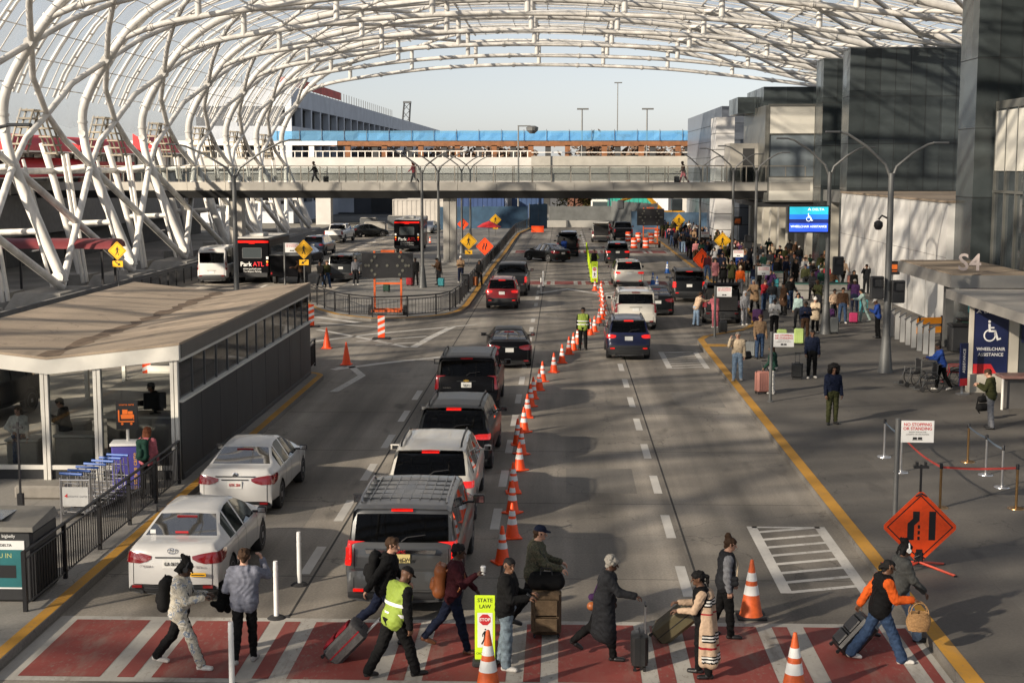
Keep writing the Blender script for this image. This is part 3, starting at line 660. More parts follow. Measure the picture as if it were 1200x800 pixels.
def tree(x, y, h, col, label, seed, nm='tree', nl=1300, ls=1.):
    t = thing(nm, label, 'tree', (x, y, 0)); rr = random.Random(seed); b = MB()
    b.tube([(0, 0, 0), (rr.uniform(-.2, .2), 0, h*.4), (0, .1, h*.75)], [.22, .16, .05], 7); tips = []
    for i in range(9):
        z = h*rr.uniform(.3, .7); a = rr.uniform(0, 6.28); l = h*rr.uniform(.2, .38); e = Vector((l*math.cos(a), l*math.sin(a), z+l*.6)); tips.append(e)
        b.tube([(0, 0, z), e*.55+Vector((0, 0, z*.42)), e], [.09, .06, .02], 5)
    b.build('trunk', TRUNK, t); b = MB()
    for i in range(nl):
        e = rr.choice(tips); r = h*.17; p = e+Vector((rr.gauss(0, r*.6), rr.gauss(0, r*.6), rr.gauss(0, r*.5)))
        u = Vector((rr.uniform(-1, 1), rr.uniform(-1, 1), rr.uniform(-1, 1))).normalized(); w = u.orthogonal().normalized(); s = rr.uniform(.12, .26)*ls
        b.add([p-u*s, p+w*s*.5, p+u*s, p-w*s*.5], [(0, 1, 2, 3)], rr.randrange(2))
    lm = [mat('leaf_%s_%d' % (nm, i), tuple(min(1, c*f) for c in col), .7, 0, .3, 1.5) for i, f in enumerate((.75, 1.25))]
    b.build('crown', lm, t); return t
tree(1.9, 196, 5.6, (.15, .13, .035), 'small yellowing tree behind the grey road end fence', 1, 'yellowing_tree')
for i, (x, y, h, lab) in enumerate(((-33, 258, 12.4, 'dark russet tree beyond the deck, closest to the parking garage'), (-26, 262, 11.8, 'bare russet autumn tree seen between the first rusty deck posts'), (-19, 268, 12.2, 'brown autumn tree over the second shuttle bus, beyond the deck'), (-12, 270, 11.6, 'russet autumn tree seen between the rusty deck posts over the middle island'), (-5.5, 264, 12.2, 'greenish brown tree behind the pole with the ball head'),
                                  (2, 266, 12.6, 'russet autumn tree seen above the parapet near the road axis'), (8, 270, 12.0, 'brown tree behind the slim lamp post of the deck'), (14, 262, 12.2, 'russet autumn tree behind the very tall mast'), (20, 264, 11.8, 'olive brown tree seen above the grey parapet over the crowd'), (27, 268, 12.4, 'russet autumn tree farthest over beside the slim white stair tower'))):
    tree(x, y, h, ((.10, .06, .035), (.07, .06, .03), (.12, .075, .04))[i % 3], lab, 10+i, 'autumn_tree%s' % ('', '', '')[i % 3], 1500, 2.6)
t = thing('far_shed', 'long low dark building closing the view under the elevated deck', 'building', (-40, 236, 0)); b = MB(); b.box(0, 80, 0, 12, 0, 6.2); b.build('wall', mat('far_wall', (.07, .075, .085), .7, 0, .35, .12), t); b = MB(); b.box(-.2, 80.2, -.2, 12, 6.2, 6.7); b.build('roof', CONC, t)
for i in range(12): b = MB(); b.box(2+i*6.5, 5.6+i*6.5, -.06, .02, .2, 4.2); b.build('roller_door', [GCON, BDK, mat('rust_door', (.12, .05, .03)), mat('blue_door', (.04, .07, .13))][i % 4], t)
# ================================================================ VEHICLES
TAIL = mat('tail_lamp_red', (.19, .006, .009), .12, 0, .1, 20, 0, 1.)
TAILON = mat('tail_lamp_lit', (.75, .012, .008), .15, 0, .3, 16, 0, .8, .28)
TAILC = mat('tail_lamp_clear', (.6, .5, .48), .12, 0, .05, 20, 0, 1.)
GTINT = glass('privacy_glass', (.10, .105, .11), .75, .03, .7)
GCLEAR = glass('car_glass', (.40, .44, .44), .45, .03, .42)
INTER = mat('car_interior', (.02, .02, .021), .8, 0, .2, 5); SEATM = mat('seat_beige', (.30, .26, .21), .8, 0, .1, 6)
RIMM = mat('alloy_rim', (.42, .42, .43), .3, .8, .05, 8); RIMD = mat('dark_alloy_rim', (.08, .08, .085), .35, .7, .05, 8)
PLATE = mat('number_plate', (.66, .66, .63), .4, 0, .08, 30); PLATEY = mat('number_plate_yellow', (.66, .56, .24), .4, 0, .1, 30)
def paint(name, col, metal=.0, rough=.32, coat=.8, spec=.5): return mat('paint_'+name, col, rough, metal, .05, 2.5, 0, coat, 0, spec)
P_WHITE = paint('white', (.52, .515, .50)); P_PEARL = paint('pearl_white', (.55, .525, .465)); P_GREY = paint('grey', (.085, .087, .088), .5, .32, .5); P_BLACK = paint('black', (.004, .004, .005), 0, .32, .06, .1)
P_CHAR = paint('charcoal', (.007, .008, .009), 0, .32, .1, .15); P_RED = paint('red', (.22, .010, .013), .2, .3, .4); P_BLUE = paint('blue', (.006, .010, .045), .2, .3, .4); P_SILV = paint('silver', (.45, .45, .45), .6)
P_DBLUE = paint('dark_blue', (.02, .035, .07), .4, .28); P_OLIVE = paint('dark_grey', (.02, .022, .023), .3, .3, .3, .3)
CARS = dict(
 sedan=dict(W=1.78, L=4.62, H=1.455, wb=(.98, 3.68), wr=.325, gc=.2, belt=.93, roofw=.60, base=.30,
  prof=[(0, .36), (.015, .62), (.05, .86), (.10, .99), (.18, 1.055), (.62, 1.07), (.70, 1.085), (1.28, 1.36), (1.40, 1.40), (1.75, 1.45), (2.2, 1.455), (2.5, 1.42), (2.62, 1.38), (3.42, 1.0), (3.55, .96), (4.25, .82), (4.5, .68), (4.6, .5), (4.62, .36)],
  rw=(.70, 1.28), ws=(2.62, 3.42), side=[(1.05, 1.42), (1.5, 2.08), (2.16, 3.0)], doors=[1.45, 2.12, 3.1],
  tl=[(.735, .66, .12), (.77, .52, .3), (.82, .42, .36), (.875, .41, .42), (.91, .58, .44), (.935, .80, .30)], plate=.74, dark=.30, glass='c'),
 fullsuv=dict(W=2.06, L=5.3, H=1.90, wb=(1.12, 4.2), wr=.405, gc=.3, belt=1.20, roofw=.83, base=.42,
  prof=[(0, .45), (.02, .66), (.05, .80), (.12, .83), (.14, 1.0), (.17, 1.24), (.20, 1.285), (.42, 1.74), (.44, 1.80), (.36, 1.845), (.55, 1.875), (1.2, 1.9), (2.9, 1.89), (3.1, 1.85), (3.2, 1.80), (3.85, 1.30), (3.95, 1.24), (4.9, 1.12), (5.2, .98), (5.28, .7), (5.3, .45)],
  rw=(.20, .42), ws=(3.2, 3.85), side=[(.62, 1.35), (1.43, 2.3), (2.38, 3.45)], doors=[1.4, 2.34, 3.5],
  tl=[(.87, .865, .12), (.93, .85, .2), (1.24, .85, .2), (1.262, .80, .16), (1.30, .62, .12)], plate=1.02, dark=.46, glass='p', rails=1, wiper=1),
 midsuv=dict(W=1.98, L=4.95, H=1.74, wb=(1.02, 3.9), wr=.37, gc=.25, belt=1.08, roofw=.76, base=.36,
  prof=[(0, .4), (.02, .62), (.05, .78), (.09, .84), (.12, 1.0), (.17, 1.11), (.21, 1.16), (.58, 1.56), (.56, 1.63), (.50, 1.665), (.75, 1.70), (1.4, 1.74), (2.7, 1.73), (2.9, 1.68), (3.0, 1.64), (3.75, 1.14), (3.85, 1.08), (4.6, .98), (4.85, .82), (4.93, .6), (4.95, .4)],
  rw=(.21, .58), ws=(3.0, 3.75), side=[(.75, 1.25), (1.33, 2.1), (2.18, 3.3)], doors=[1.3, 2.14, 3.35],
  tl=[(.91, .72, .06), (.935, .58, .12), (1.02, .56, .16), (1.05, .68, .10)], plate=.96, dark=.46, glass='p', rails=1, wiper=1),
 crossover=dict(W=1.82, L=4.55, H=1.68, wb=(.92, 3.58), wr=.355, gc=.25, belt=1.06, roofw=.74, base=.36,
  prof=[(0, .4), (.02, .62), (.05, .76), (.09, .80), (.12, .95), (.17, 1.08), (.20, 1.13), (.50, 1.53), (.48, 1.58), (.42, 1.615), (.65, 1.65), (1.3, 1.68), (2.4, 1.67), (2.6, 1.62), (2.68, 1.58), (3.35, 1.10), (3.45, 1.05), (4.2, .93), (4.45, .78), (4.53, .6), (4.55, .4)],
  rw=(.20, .50), ws=(2.68, 3.35), side=[(.62, 1.1), (1.18, 1.95), (2.03, 3.0)], doors=[1.15, 1.99, 3.05],
  tl=[(.90, .70, .06), (.935, .58, .12), (1.02, .56, .16), (1.05, .72, .10)], plate=.90, dark=.5, glass='p', rails=1, wiper=1),
 boxsuv=dict(W=1.95, L=4.8, H=1.86, wb=(1.0, 3.75), wr=.39, gc=.3, belt=1.16, roofw=.85, base=.42,
  prof=[(0, .45), (.02, .65), (.05, .76), (.08, .8), (.10, 1.0), (.12, 1.18), (.14, 1.24), (.26, 1.72), (.24, 1.77), (.20, 1.80), (.40, 1.84), (1.2, 1.86), (2.7, 1.85), (2.85, 1.80), (2.92, 1.76), (3.4, 1.25), (3.5, 1.2), (4.5, 1.13), (4.72, 1.0), (4.78, .7), (4.8, .45)],
  rw=(.14, .26), ws=(2.92, 3.4), side=[(.45, 1.15), (1.23, 2.0), (2.08, 3.15)], doors=[1.2, 2.04, 3.2],
  tl=[(.86, .80, .1), (.9, .78, .16), (1.15, .78, .18), (1.2, .80, .16)], plate=.98, dark=.56, glass='p', rails=1, wiper=1),
 pickup=dict(W=2.03, L=5.8, H=1.92, wb=(1.25, 4.8), wr=.42, gc=.35, belt=1.25, roofw=.80, base=.45,
  prof=[(0, .5), (.02, .66), (.05, .78), (.07, .82), (.09, 1.1), (.11, 1.24), (.16, 1.275), (1.7, 1.28), (1.86, 1.29), (1.88, 1.34), (2.04, 1.78), (2.06, 1.83), (2.3, 1.9), (3.5, 1.91), (3.7, 1.87), (3.8, 1.82), (4.4, 1.33), (4.5, 1.27), (5.4, 1.18), (5.7, 1.05), (5.78, .75), (5.8, .5)],
  rw=(1.88, 2.04), ws=(3.8, 4.4), side=[(2.2, 2.95), (3.03, 4.05)], doors=[2.1, 3.0, 4.1],
  tl=[(.86, .85, .12), (.9, .84, .18), (1.18, .84, .18), (1.22, .86, .12)], plate=.66, dark=.8, glass='p', tonneau=1),
 van=dict(W=2.06, L=5.9, H=2.45, wb=(1.05, 4.8), wr=.36, gc=.28, belt=1.3, roofw=.88, base=.36,
  prof=[(0, .4), (.02, .55), (.05, .62), (.06, .7), (.08, 1.2), (.09, 1.34), (.10, 1.40), (.17, 2.1), (.18, 2.2), (.22, 2.33), (.5, 2.42), (1.5, 2.45), (4.0, 2.43), (4.3, 2.36), (4.4, 2.3), (5.1, 1.45), (5.2, 1.38), (5.65, 1.15), (5.8, .95), (5.88, .65), (5.9, .4)],
  rw=(.10, .17), ws=(4.4, 5.1), side=[(.5, 1.9), (2.0, 3.4), (3.6, 4.7)], doors=[1.95, 3.5, 4.75],
  tl=[(.95, .9, .08), (1.0, .88, .12), (1.42, .88, .12), (1.46, .9, .08)], plate=.8, dark=.55, glass='p'),
)
CACHE = {}
def car_meshes(kind):
    if kind in CACHE: return CACHE[kind]
    S = CARS[kind]; W2 = S['W']/2; L = S['L']; H = S['H']; belt = S['belt']; wr = S['wr']; R_ = wr+.055
    prof = S['prof']; rwt = S['roofw']*W2
    # profile runs along rear, roof, front; y may fold back slightly at the roof spoiler, so stations follow the list
    stat = [[y, z] for y, z in prof]
    def topz(y):
        best = None
        for (a, za), (c, zc) in zip(prof, prof[1:]):
            lo, hi = min(a, c), max(a, c)
            if lo <= y <= hi and hi > lo: z = za+(zc-za)*(y-a)/(c-a); best = z if best is None else max(best, z)
        return best if best is not None else prof[-1][1]
    extra = set()
    for a, c in S['side']: extra |= {a, c}
    for yw in S['wb']:
        for k in range(-5, 6): extra.add(yw+R_*math.sin(R(18*k)))
    extra |= {.28, .5, 1.0, L/2, L-.9, L-.4}
    roofstart = max(i for i, (y, z) in enumerate(prof) if y <= (S['rw'][1]+.25) and z > H-.5 and i > 6) if True else 0
    # stations sorted after the rear face
    rear = [p for p in prof if p[0] <= .2 and p[1] <= belt+.16]; ymax_r = rear[-1][0]
    sts = []
    for y, z in prof: sts.append((y, z))
    seq = sts[:]
    for y in sorted(extra):
        if all(abs(y-p[0]) > .02 for p in seq):
            # insert by y into the monotone part
            j = None
            for i in range(len(seq)-1):
                if seq[i][0] <= y <= seq[i+1][0]: j = i+1
            if j: seq.insert(j, (y, topz(y) if y > .6 else seq[j-1][1]+(seq[j][1]-seq[j-1][1])*(y-seq[j-1][0])/max(1e-6, seq[j][0]-seq[j-1][0])))
    def w_at(y): return W2*interp(y, [(0, .91), (.12, .95), (.4, .99), (.9, 1), (L-1.0, 1), (L-.4, .965), (L-.1, .88), (L, .80)])
    def plan(x, y):
        t = min(1, abs(x)/W2)
        return ((.15 if S['H'] < 1.7 else .11)*t**3*max(0, 1-y/1.0) - .28*t**3*max(0, 1-(L-y)/1.0))
    rings = []
    for y, T in seq:
        w = w_at(y); zb = S['base']-.08; zs = S['base']+.06; zm = lerp(zs, belt, .5)
        za = 0
        for yw in S['wb']:
            d = abs(y-yw)
            if d < R_+.005: za = max(za, wr*.98+math.sqrt(max(0, R_*R_-d*d)))
        za = max(za, 0)
        end = T < belt-.02
        tl_ = min(T, belt)
        def zc(z): return min(z, T-.01)
        p = [(0, zb), (w*.80, zb), (w*.965, zs), (w*1.0, zm), (w*.99, lerp(zm, belt, .72)), (w*.955, belt)]
        if za > zb:
            p[0] = (0, max(zb, za)); p[1] = (w*.72, za); p[2] = (w*.985, max(zs, za)); p[3] = (w*1.005, max(zm, za+.03)); p[4] = (p[4][0], max(p[4][1], za+.05))
        if T > belt+.05:
            f = min(1, (T-belt)/(H-belt)); zt = belt+.015+(T-belt-.015)*.90
            p += [(w*.935, belt+.018), (lerp(w*.90, rwt, f), zt), (lerp(w*.84, rwt-.07, f), lerp(zt, T, .85)), (lerp(w*.5, rwt*.55, f), T), (0, T+.012*f)]
        else:
            t_ = T
            p = [(x, min(z, t_-(.2, .17, .14, .11, .085, .05)[i])) for i, (x, z) in enumerate(p)]
            p += [(w*.925, t_-.026), (w*.88, t_-.009), (w*.82, t_), (w*.45, t_+.006), (0, t_+.008)]
        full = [(x, y+plan(x, y), z) for x, z in p]+[(-x, y+plan(x, y), z) for x, z in reversed(p[1:-1])]
        rings.append(full)
    n = len(rings[0]); half = 10
    V = [q for r_ in rings for q in r_]
    body = MB(); body.v = V
    rw_f, ws_f, sd = [], [], {1: [], -1: []}
    for i in range(len(seq)-1):
        y0, y1 = seq[i][0], seq[i+1][0]; ym = (y0+y1)/2
        for j in range(n):
            k = (j+1) % n; f = (i*n+j, i*n+k, (i+1)*n+k, (i+1)*n+j)
            c = j if j < half else n-1-j; side = 1 if j < half else -1
            zmid = (seq[i][1]+seq[i+1][1])/2
            if c >= 8 and S['rw'][0]-.001 <= y0 and y1 <= S['rw'][1]+.001 and seq[i+1][1] > seq[i][1] and zmid > belt: rw_f.append(f); continue
            if c >= 8 and S['ws'][0]-.001 <= y0 and y1 <= S['ws'][1]+.001: ws_f.append(f); continue
            if c == 6 and any(a-.001 <= min(y0, y1) and max(y0, y1) <= e+.001 for a, e in S['side']) and zmid > belt+.12: sd[side].append(f); continue
            mi = 0
            if c <= 1: mi = 1
            if ym < .14 and zmid < S['dark']+.04 and c >= 1: mi = 1
            if S.get('rails') and c == 2 and False: mi = 1
            if S.get('tonneau') and c >= 8 and .2 < ym < 1.84: mi = 1
            body.f.append(f); body.m.append(mi)
    body.f.append(tuple(reversed(range(n)))); body.m.append(1)
    body.f.append(tuple((len(seq)-1)*n+j for j in range(n))); body.m.append(0)
    # door gaps
    for y in S['doors']:
        for s in (1, -1):
            rr = [min(range(len(seq)), key=lambda i: abs(seq[i][0]-y) if seq[i][0] > .55 else 9)]
            r_ = rings[rr[0]]; pts = [r_[j] if s > 0 else (-r_[j][0], r_[j][1], r_[j][2]) for j in range(2, 6)]
            for a, c in zip(pts, pts[1:]):
                if c[2]-a[2] > .02: body.add([(a[0]+.003*s, y-.008, a[2]), (a[0]+.003*s, y+.008, a[2]), (c[0]+.003*s, y+.008, c[2]), (c[0]+.003*s, y-.008, c[2])], [(0, 1, 2, 3)], 2)
    out = {}
    def mk(nm, b, mats, smooth=38):
        o = b.build(nm, mats, None, smooth); me = o.data; bpy.data.objects.remove(o); out.setdefault(nm, []).append(me); return me
    def sub(fs):
        b = MB(); ids = {}
        for f in fs:
            q = []
            for i in f:
                if i not in ids: ids[i] = len(b.v); b.v.append(V[i])
                q.append(ids[i])
            b.f.append(tuple(q)); b.m.append(0)
        return b
    mk('body', body, [P_WHITE, PLASTIC, SEAM])
    gm = GTINT if S['glass'] == 'p' else GCLEAR
    mk('rear_window', sub(rw_f), gm, 60); mk('windshield', sub(ws_f), GCLEAR, 60)
    for s in (1, -1):
        if sd[s]: mk('side_window', sub(sd[s]), gm, 30)
    # rear surface
    rp = [(z, y) for y, z in prof if y <= S['rw'][1] and z < H-.1]
    if kind == 'pickup': rp = [(z, y) for y, z in prof[:7]]
    def ry(x, z): return interp(z, sorted(rp))+plan(x, interp(z, sorted(rp)))
    def xf(z): return interp(z, [(S['base'], .97), (lerp(S['base'], belt, .5), 1.0), (belt-.08, .99), (belt, .955), (belt+.1, .93)])
    for s in (1, -1):
        b = MB(); rows = []
        for z, xin, wrap in S['tl']:
            y0 = interp(z, sorted(rp)); xo = w_at(y0)*xf(z); row = []
            for t in (0, .35, .7, .93):
                x = lerp(xin*W2, xo, t); row.append((s*x, ry(x, z)-.014, z))
            row.append((s*(xo+.012), ry(xo, z)+.01, z))
            for t in (.4, 1): yy = y0+.1+wrap*t; row.append((s*(w_at(yy)*xf(z)+.010), yy, z))
            rows.append(row)
        b.loft(rows, closed=False, cap=False); mk('tail_light', b, TAIL, 50)
    b = MB(); zt_ = S['dark']+.03; zb_ = belt-.02; xs_ = np.linspace(-W2*.84, W2*.84, 9)
    def seam(P): b.tube([(x, ry(x, z)-.003, z) for x, z in P], .006, 4)
    seam([(x, zt_) for x in xs_]); zz_ = np.linspace(zt_, zb_, 5)
    if kind not in ('pickup',): seam([(-W2*.80, z) for z in zz_]); seam([(W2*.80, z) for z in zz_])
    b.tube([(-.3, ry(0, S['plate']+.11)-.006, S['plate']+.11), (.3, ry(0, S['plate']+.11)-.006, S['plate']+.11)], .014, 5); mk('tailgate_seam', b, SEAM)
    # plate, high brake light, wiper, badge bar
    zp = S['plate']; y = ry(0, zp)
    b = MB(); b.box(-.16, .16, y-.022, y+.04, zp-.08, zp+.08); mk('number_plate', b, PLATE, None)
    if kind not in ('pickup',):
        if S['rw'][1] < .6: hz = topz(.5)-.055 if kind != 'van' else 2.28; hy = interp(hz, sorted((z, yy) for yy, z in prof if yy < .62 and z > belt+.1))-.02
        else: hz, hy = interp(S['rw'][1], prof)-.03, S['rw'][1]-.10
        b = MB(); b.box(-.19, .19, hy-.012, hy+.02, hz-.018, hz+.018); mk('brake_light', b, TAIL, None)
    if S.get('wiper'):
        ya, za = S['rw'][0], interp(S['rw'][0], prof); b = MB(); b.tube([(0, ya-.012, za+.02), (.1, ya+.012, za+.09), (.42, ya+.03, za+.13)], .012, 5); mk('wiper', b, BLACK)
    if S.get('rails'):
        for s in (1, -1):
            xs = s*(rwt-.09); ys = (.75, .85, 2.55, 2.68); b = MB()
            b.tube([(xs, ys[0], topz(ys[0])-.01), (xs, ys[1], topz(ys[1])+.055), (xs, 1.7, H+.06), (xs, ys[2], topz(ys[2])+.055), (xs, ys[3], topz(ys[3])-.01)], .022, 6); mk('roof_rail', b, BLACK)
    ym = S['ws'][1]-.38; wm = w_at(ym)
    for s in (1, -1):
        b = MB(); q = 1.1 if S['W'] > 2.0 else .85; b.box(s*(wm+.03), s*(wm+.03+.20*q), ym-.05, ym+.07, belt+.02, belt+.02+.15*q, 0, None, .02)
        b.box(s*(wm*.9), s*(wm+.05), ym-.01, ym+.04, belt+.02, belt+.06, 0)
        b.box(s*(wm+.045), s*(wm+.015+.20*q), ym-.054, ym-.049, belt+.04, belt+.0+.15*q, 1); mk('wing_mirror', b, [BLACK, mat('mirror_glass', (.5, .52, .55), .05, 1, 0)], 40)
    # lower valance, exhausts
    b = MB(); zv = S['base']; b.loft([[(x, ry(abs(x), zv+.03)-.012+.02, zv-.10), (x, ry(abs(x), zv+.03)-.02, zv-.05), (x, ry(abs(x), zv+.03)-.022, S['dark']-.04), (x, ry(abs(x), zv+.03)+.05, S['dark']-.02)] for x in np.linspace(-W2*.9, W2*.9, 9)], closed=False, cap=False)
    for s in (1, -1): b.tube([(s*W2*.62, -.01, zv-.07), (s*W2*.62, .3, zv-.07)], .04, 8)
    mk('bumper_valance', b, PLASTIC, 40)
    for s in (1, -1):
        b = MB(); zr = lerp(S['base'], S['dark'], .9)+.02; xx = W2*.72; yv = ry(xx, zr)-.03; b.box(s*(xx-.09), s*(xx+.09), yv, yv+.05, zr-.025, zr+.025); mk('reflector', b, TAIL, None)
    # front lamps (little seen)
    b = MB(); b.box(-W2*.9, W2*.9, L*.1, L*.86, S['base'], S['base']+.12)
    for xx in (-.38, .38):
        for yy in ((S['ws'][0]-.75,) if True else ()):
            b.box(xx-.24, xx+.24, yy-.1, yy+.06, .5, belt+.12, 1, None, .05); b.box(xx-.13, xx+.13, yy-.12, yy-.02, belt+.14, belt+.33, 1, None, .04)
    if kind in ('sedan', 'crossover', 'midsuv'):
        yy = S['rw'][1]+.2; b.box(-W2*.7, W2*.7, yy-.08, yy+.08, .5, belt+.02, 1, None, .05)
        for xx in (-.38, .38): b.box(xx-.12, xx+.12, yy-.1, yy+.0, belt+.03, belt+.18, 1, None, .04)
        if kind == 'sedan': b.box(-W2*.72, W2*.72, .55, yy-.08, belt-.06, belt-.01, 0)
    mk('interior', b, [INTER, SEATM if kind == 'sedan' else INTER], 40)
    b = MB(); w_ = .11
    prof_t = [(wr*.62, -w_), (wr*.93, -w_), (wr, -w_*.72), (wr, w_*.72), (wr*.93, w_), (wr*.62, w_)]
    rg = [[(x, r*math.cos(2*math.pi*k/24), r*math.sin(2*math.pi*k/24)) for k in range(24)] for r, x in prof_t]; b.loft(rg); mk('tyre', b, RUBBER, 40)
    b = MB(); r = wr*.66
    b.loft([[(x, q*math.cos(2*math.pi*k/20), q*math.sin(2*math.pi*k/20)) for k in range(20)] for q, x in ((r, w_*.95), (r*.94, w_*1.02), (r*.9, w_*.7))], 0, False)
    b.loft([[(x, q*math.cos(2*math.pi*k/20), q*math.sin(2*math.pi*k/20)) for k in range(20)] for q, x in ((r*.95, w_*.55), (.01, w_*.55))], 1, False)
    for k in range(5):
        a = 2*math.pi*k/5; m = Matrix.Rotation(a, 4, 'X'); b.box(w_*.6, w_*.98, -.035, .035, .03, r*.95, 0, m)
    b.box(w_*.6, w_*1.02, -.06, .06, -.06, .06, 0); mk('rim', b, [RIMM, INTER], 40)
    CACHE[kind] = out; return out
CARN = {}
def setm(o, i, m):
    o.material_slots[i].link = 'OBJECT'; o.material_slots[i].material = m
def car(kind, pnt, label, loc, rz=0., cat=None, name=None, lit=False, group=None, opt=()):
    S = CARS[kind]; M_ = car_meshes(kind); loc = Vector((loc[0], loc[1], 0))
    nm = name or {'sedan': 'sedan_car', 'pickup': 'pickup_truck', 'van': 'passenger_van'}.get(kind, 'sport_utility_car')
    t = thing(nm, label, cat or {'pickup': 'pickup truck', 'van': 'van', 'sedan': 'car'}.get(kind, 'SUV'), loc, rz, group)
    for pn, ms in M_.items():
        if pn in ('tyre', 'rim'): continue
        if 'open' in opt and pn in ('rear_window', 'wiper', 'brake_light', 'number_plate'): continue
        for me in ms:
            o = bpy.data.objects.new(pn, me); C.objects.link(o); o.parent = t
            if pn == 'body': setm(o, 0, pnt)
            if pn in ('tail_light', 'brake_light') and lit: setm(o, 0, TAILON)
            if pn == 'wing_mirror' and 'bodymirror' in opt: setm(o, 0, pnt)
            if pn == 'number_plate' and 'yplate' in opt: setm(o, 0, PLATEY)
            if pn == 'roof_rail' and 'chrome' in opt: setm(o, 0, MATS['alloy_rim'])
            if pn == 'reflector' and lit: setm(o, 0, TAILON)
    for yw in S['wb']:
        for s in (1, -1):
            w = bpy.data.objects.new('wheel', M_['tyre'][0]); C.objects.link(w); w.parent = t
            w.location = (s*(S['W']/2-.13), yw, S['wr']); w.rotation_euler = (0, 0, 0 if s > 0 else math.pi)
            r = bpy.data.objects.new('rim', M_['rim'][0]); C.objects.link(r); r.parent = w
            if 'darkrim' in opt: setm(r, 0, RIMD)
    if 'open' in opt:
        W2 = S['W']/2; ht = S['H']; b = MB(); b.box(-W2*.76, W2*.76, -.02, .14, .72, ht-.12); b.build('boot_opening', INTER, t)
        b = MB(); b.loft([[(-W2*.78, .30, ht-.05), (W2*.78, .30, ht-.05), (W2*.78, .30, ht), (-W2*.78, .30, ht)], [(-W2*.8, -.75, ht+.24), (W2*.8, -.75, ht+.24), (W2*.8, -.75, ht+.3), (-W2*.8, -.75, ht+.3)], [(-W2*.7, -.95, ht+.16), (W2*.7, -.95, ht+.16), (W2*.7, -.98, ht+.2), (-W2*.7, -.98, ht+.2)]]); b.build('liftgate', pnt, t)
    return t
def rear_text(t, s, x, z, size, m, y=-.005, nm='badge', sx=1.0): return text(s, size, frm((x, y, z), (1, 0, 0), (0, 0, 1)), m, nm, t, .004, sx=sx)
def px_car(px, py): p = G(px, py); return (p.x, p.y)
BADGE = mat('badge_red', (.5, .02, .02), .3, 0, 0); GOLD = mat('badge_gold', (.6, .38, .08), .3, .6, 0)
# --- the queue of the second lane
t = car('fullsuv', P_GREY, 'metallic grey full size SUV first in the queue behind the crosswalk, with yellow plate', (-2.77, 23.95), 0, lit=True, opt=('yplate', 'chrome'))
b = MB(); b.loft([[(-.62, .10, 1.175), (.62, .10, 1.175), (.60, .10, 1.11), (-.60, .10, 1.11)], [(-.62, .16, 1.185), (.62, .16, 1.185), (.60, .15, 1.10), (-.60, .15, 1.10)]]); b.build('chrome_bar', CHROME, t)
rear_text(t, 'GMC', 0, 1.143, .075, BADGE, .095); rear_text(t, 'S10HCW', 0, 1.01, .105, INK, .06, 'plate_lettering', .8); rear_text(t, 'YUKON', -.5, .93, .045, CHROME, .10)
for s in (-1, 1):
    b = MB(); b.box(s*.905, s*.955, .06, .10, .93, 1.23); b.build('light_strip', TAILON, t)
b = MB()
for i in range(1, 9): x = -.8+i*.178; b.box(x-.008, x+.008, .85, 2.75, 1.895, 1.912)
for i in range(1, 6): b.box(-.78, .78, .6+i*.36, .612+i*.36, 1.88, 1.908)
b.build('roof_rib', P_GREY, t)
t = car('midsuv', P_PEARL, 'white SUV directly ahead of the metallic grey one, with black roof rails', (-2.83, 29.9), 0, lit=True, opt=('bodymirror',))
b = MB(); b.lathe([(.075, 0), (.075, .02), (.05, .025)], 16); o = b.build('badge', mat('badge_blue', (.02, .05, .2), .3), t); o.rotation_euler = (R(90), 0, 0); o.scale = (1, .5, 1); o.location = (0, .13, 1.06)
car('midsuv', P_CHAR, 'charcoal SUV with raised wiper ahead of the white one in the queue', (-2.75, 35.4), R(-1.5), lit=True)
t = car('fullsuv', P_BLACK, 'big glossy black SUV with a gold cross badge and pale plate in the queue', (-2.95, 43.8), 0, opt=('darkrim',))
b = MB(); b.box(-.085, .085, .115, .16, 1.13, 1.17); b.box(-.04, .04, .11, .16, 1.115, 1.185); b.build('badge', GOLD, t)
rear_text(t, 'SUBURBAN', -.6, .93, .05, CHROME, .10); rear_text(t, 'RJX 41', 0, 1.02, .09, INK, .075, 'plate_lettering', .8)
car('sedan', P_BLACK, 'black sedan ahead of the big black SUV, at the head of the cone line', (-1.98, 54.6), R(3), opt=('darkrim',))
car('crossover', P_RED, 'bright red SUV beside the railing of the middle island', (-3.25, 77.7), 0, lit=True)
car('pickup', P_OLIVE, 'dark grey pickup truck just ahead of the red SUV', (-3.05, 85.3), R(-1), lit=True)
t_ = car('sedan', P_OLIVE, 'dark grey sedan swung across the lane before the open black SUV', (.2, 116.5), R(38), lit=False)
car('boxsuv', P_BLACK, 'black SUV parked with its tailgate up beside the yellow lane posts', (.55, 123.5), 0, opt=('open',))
car('midsuv', P_SILV, 'silver SUV parked ahead of the black one with its tailgate up', (.75, 134), 0)
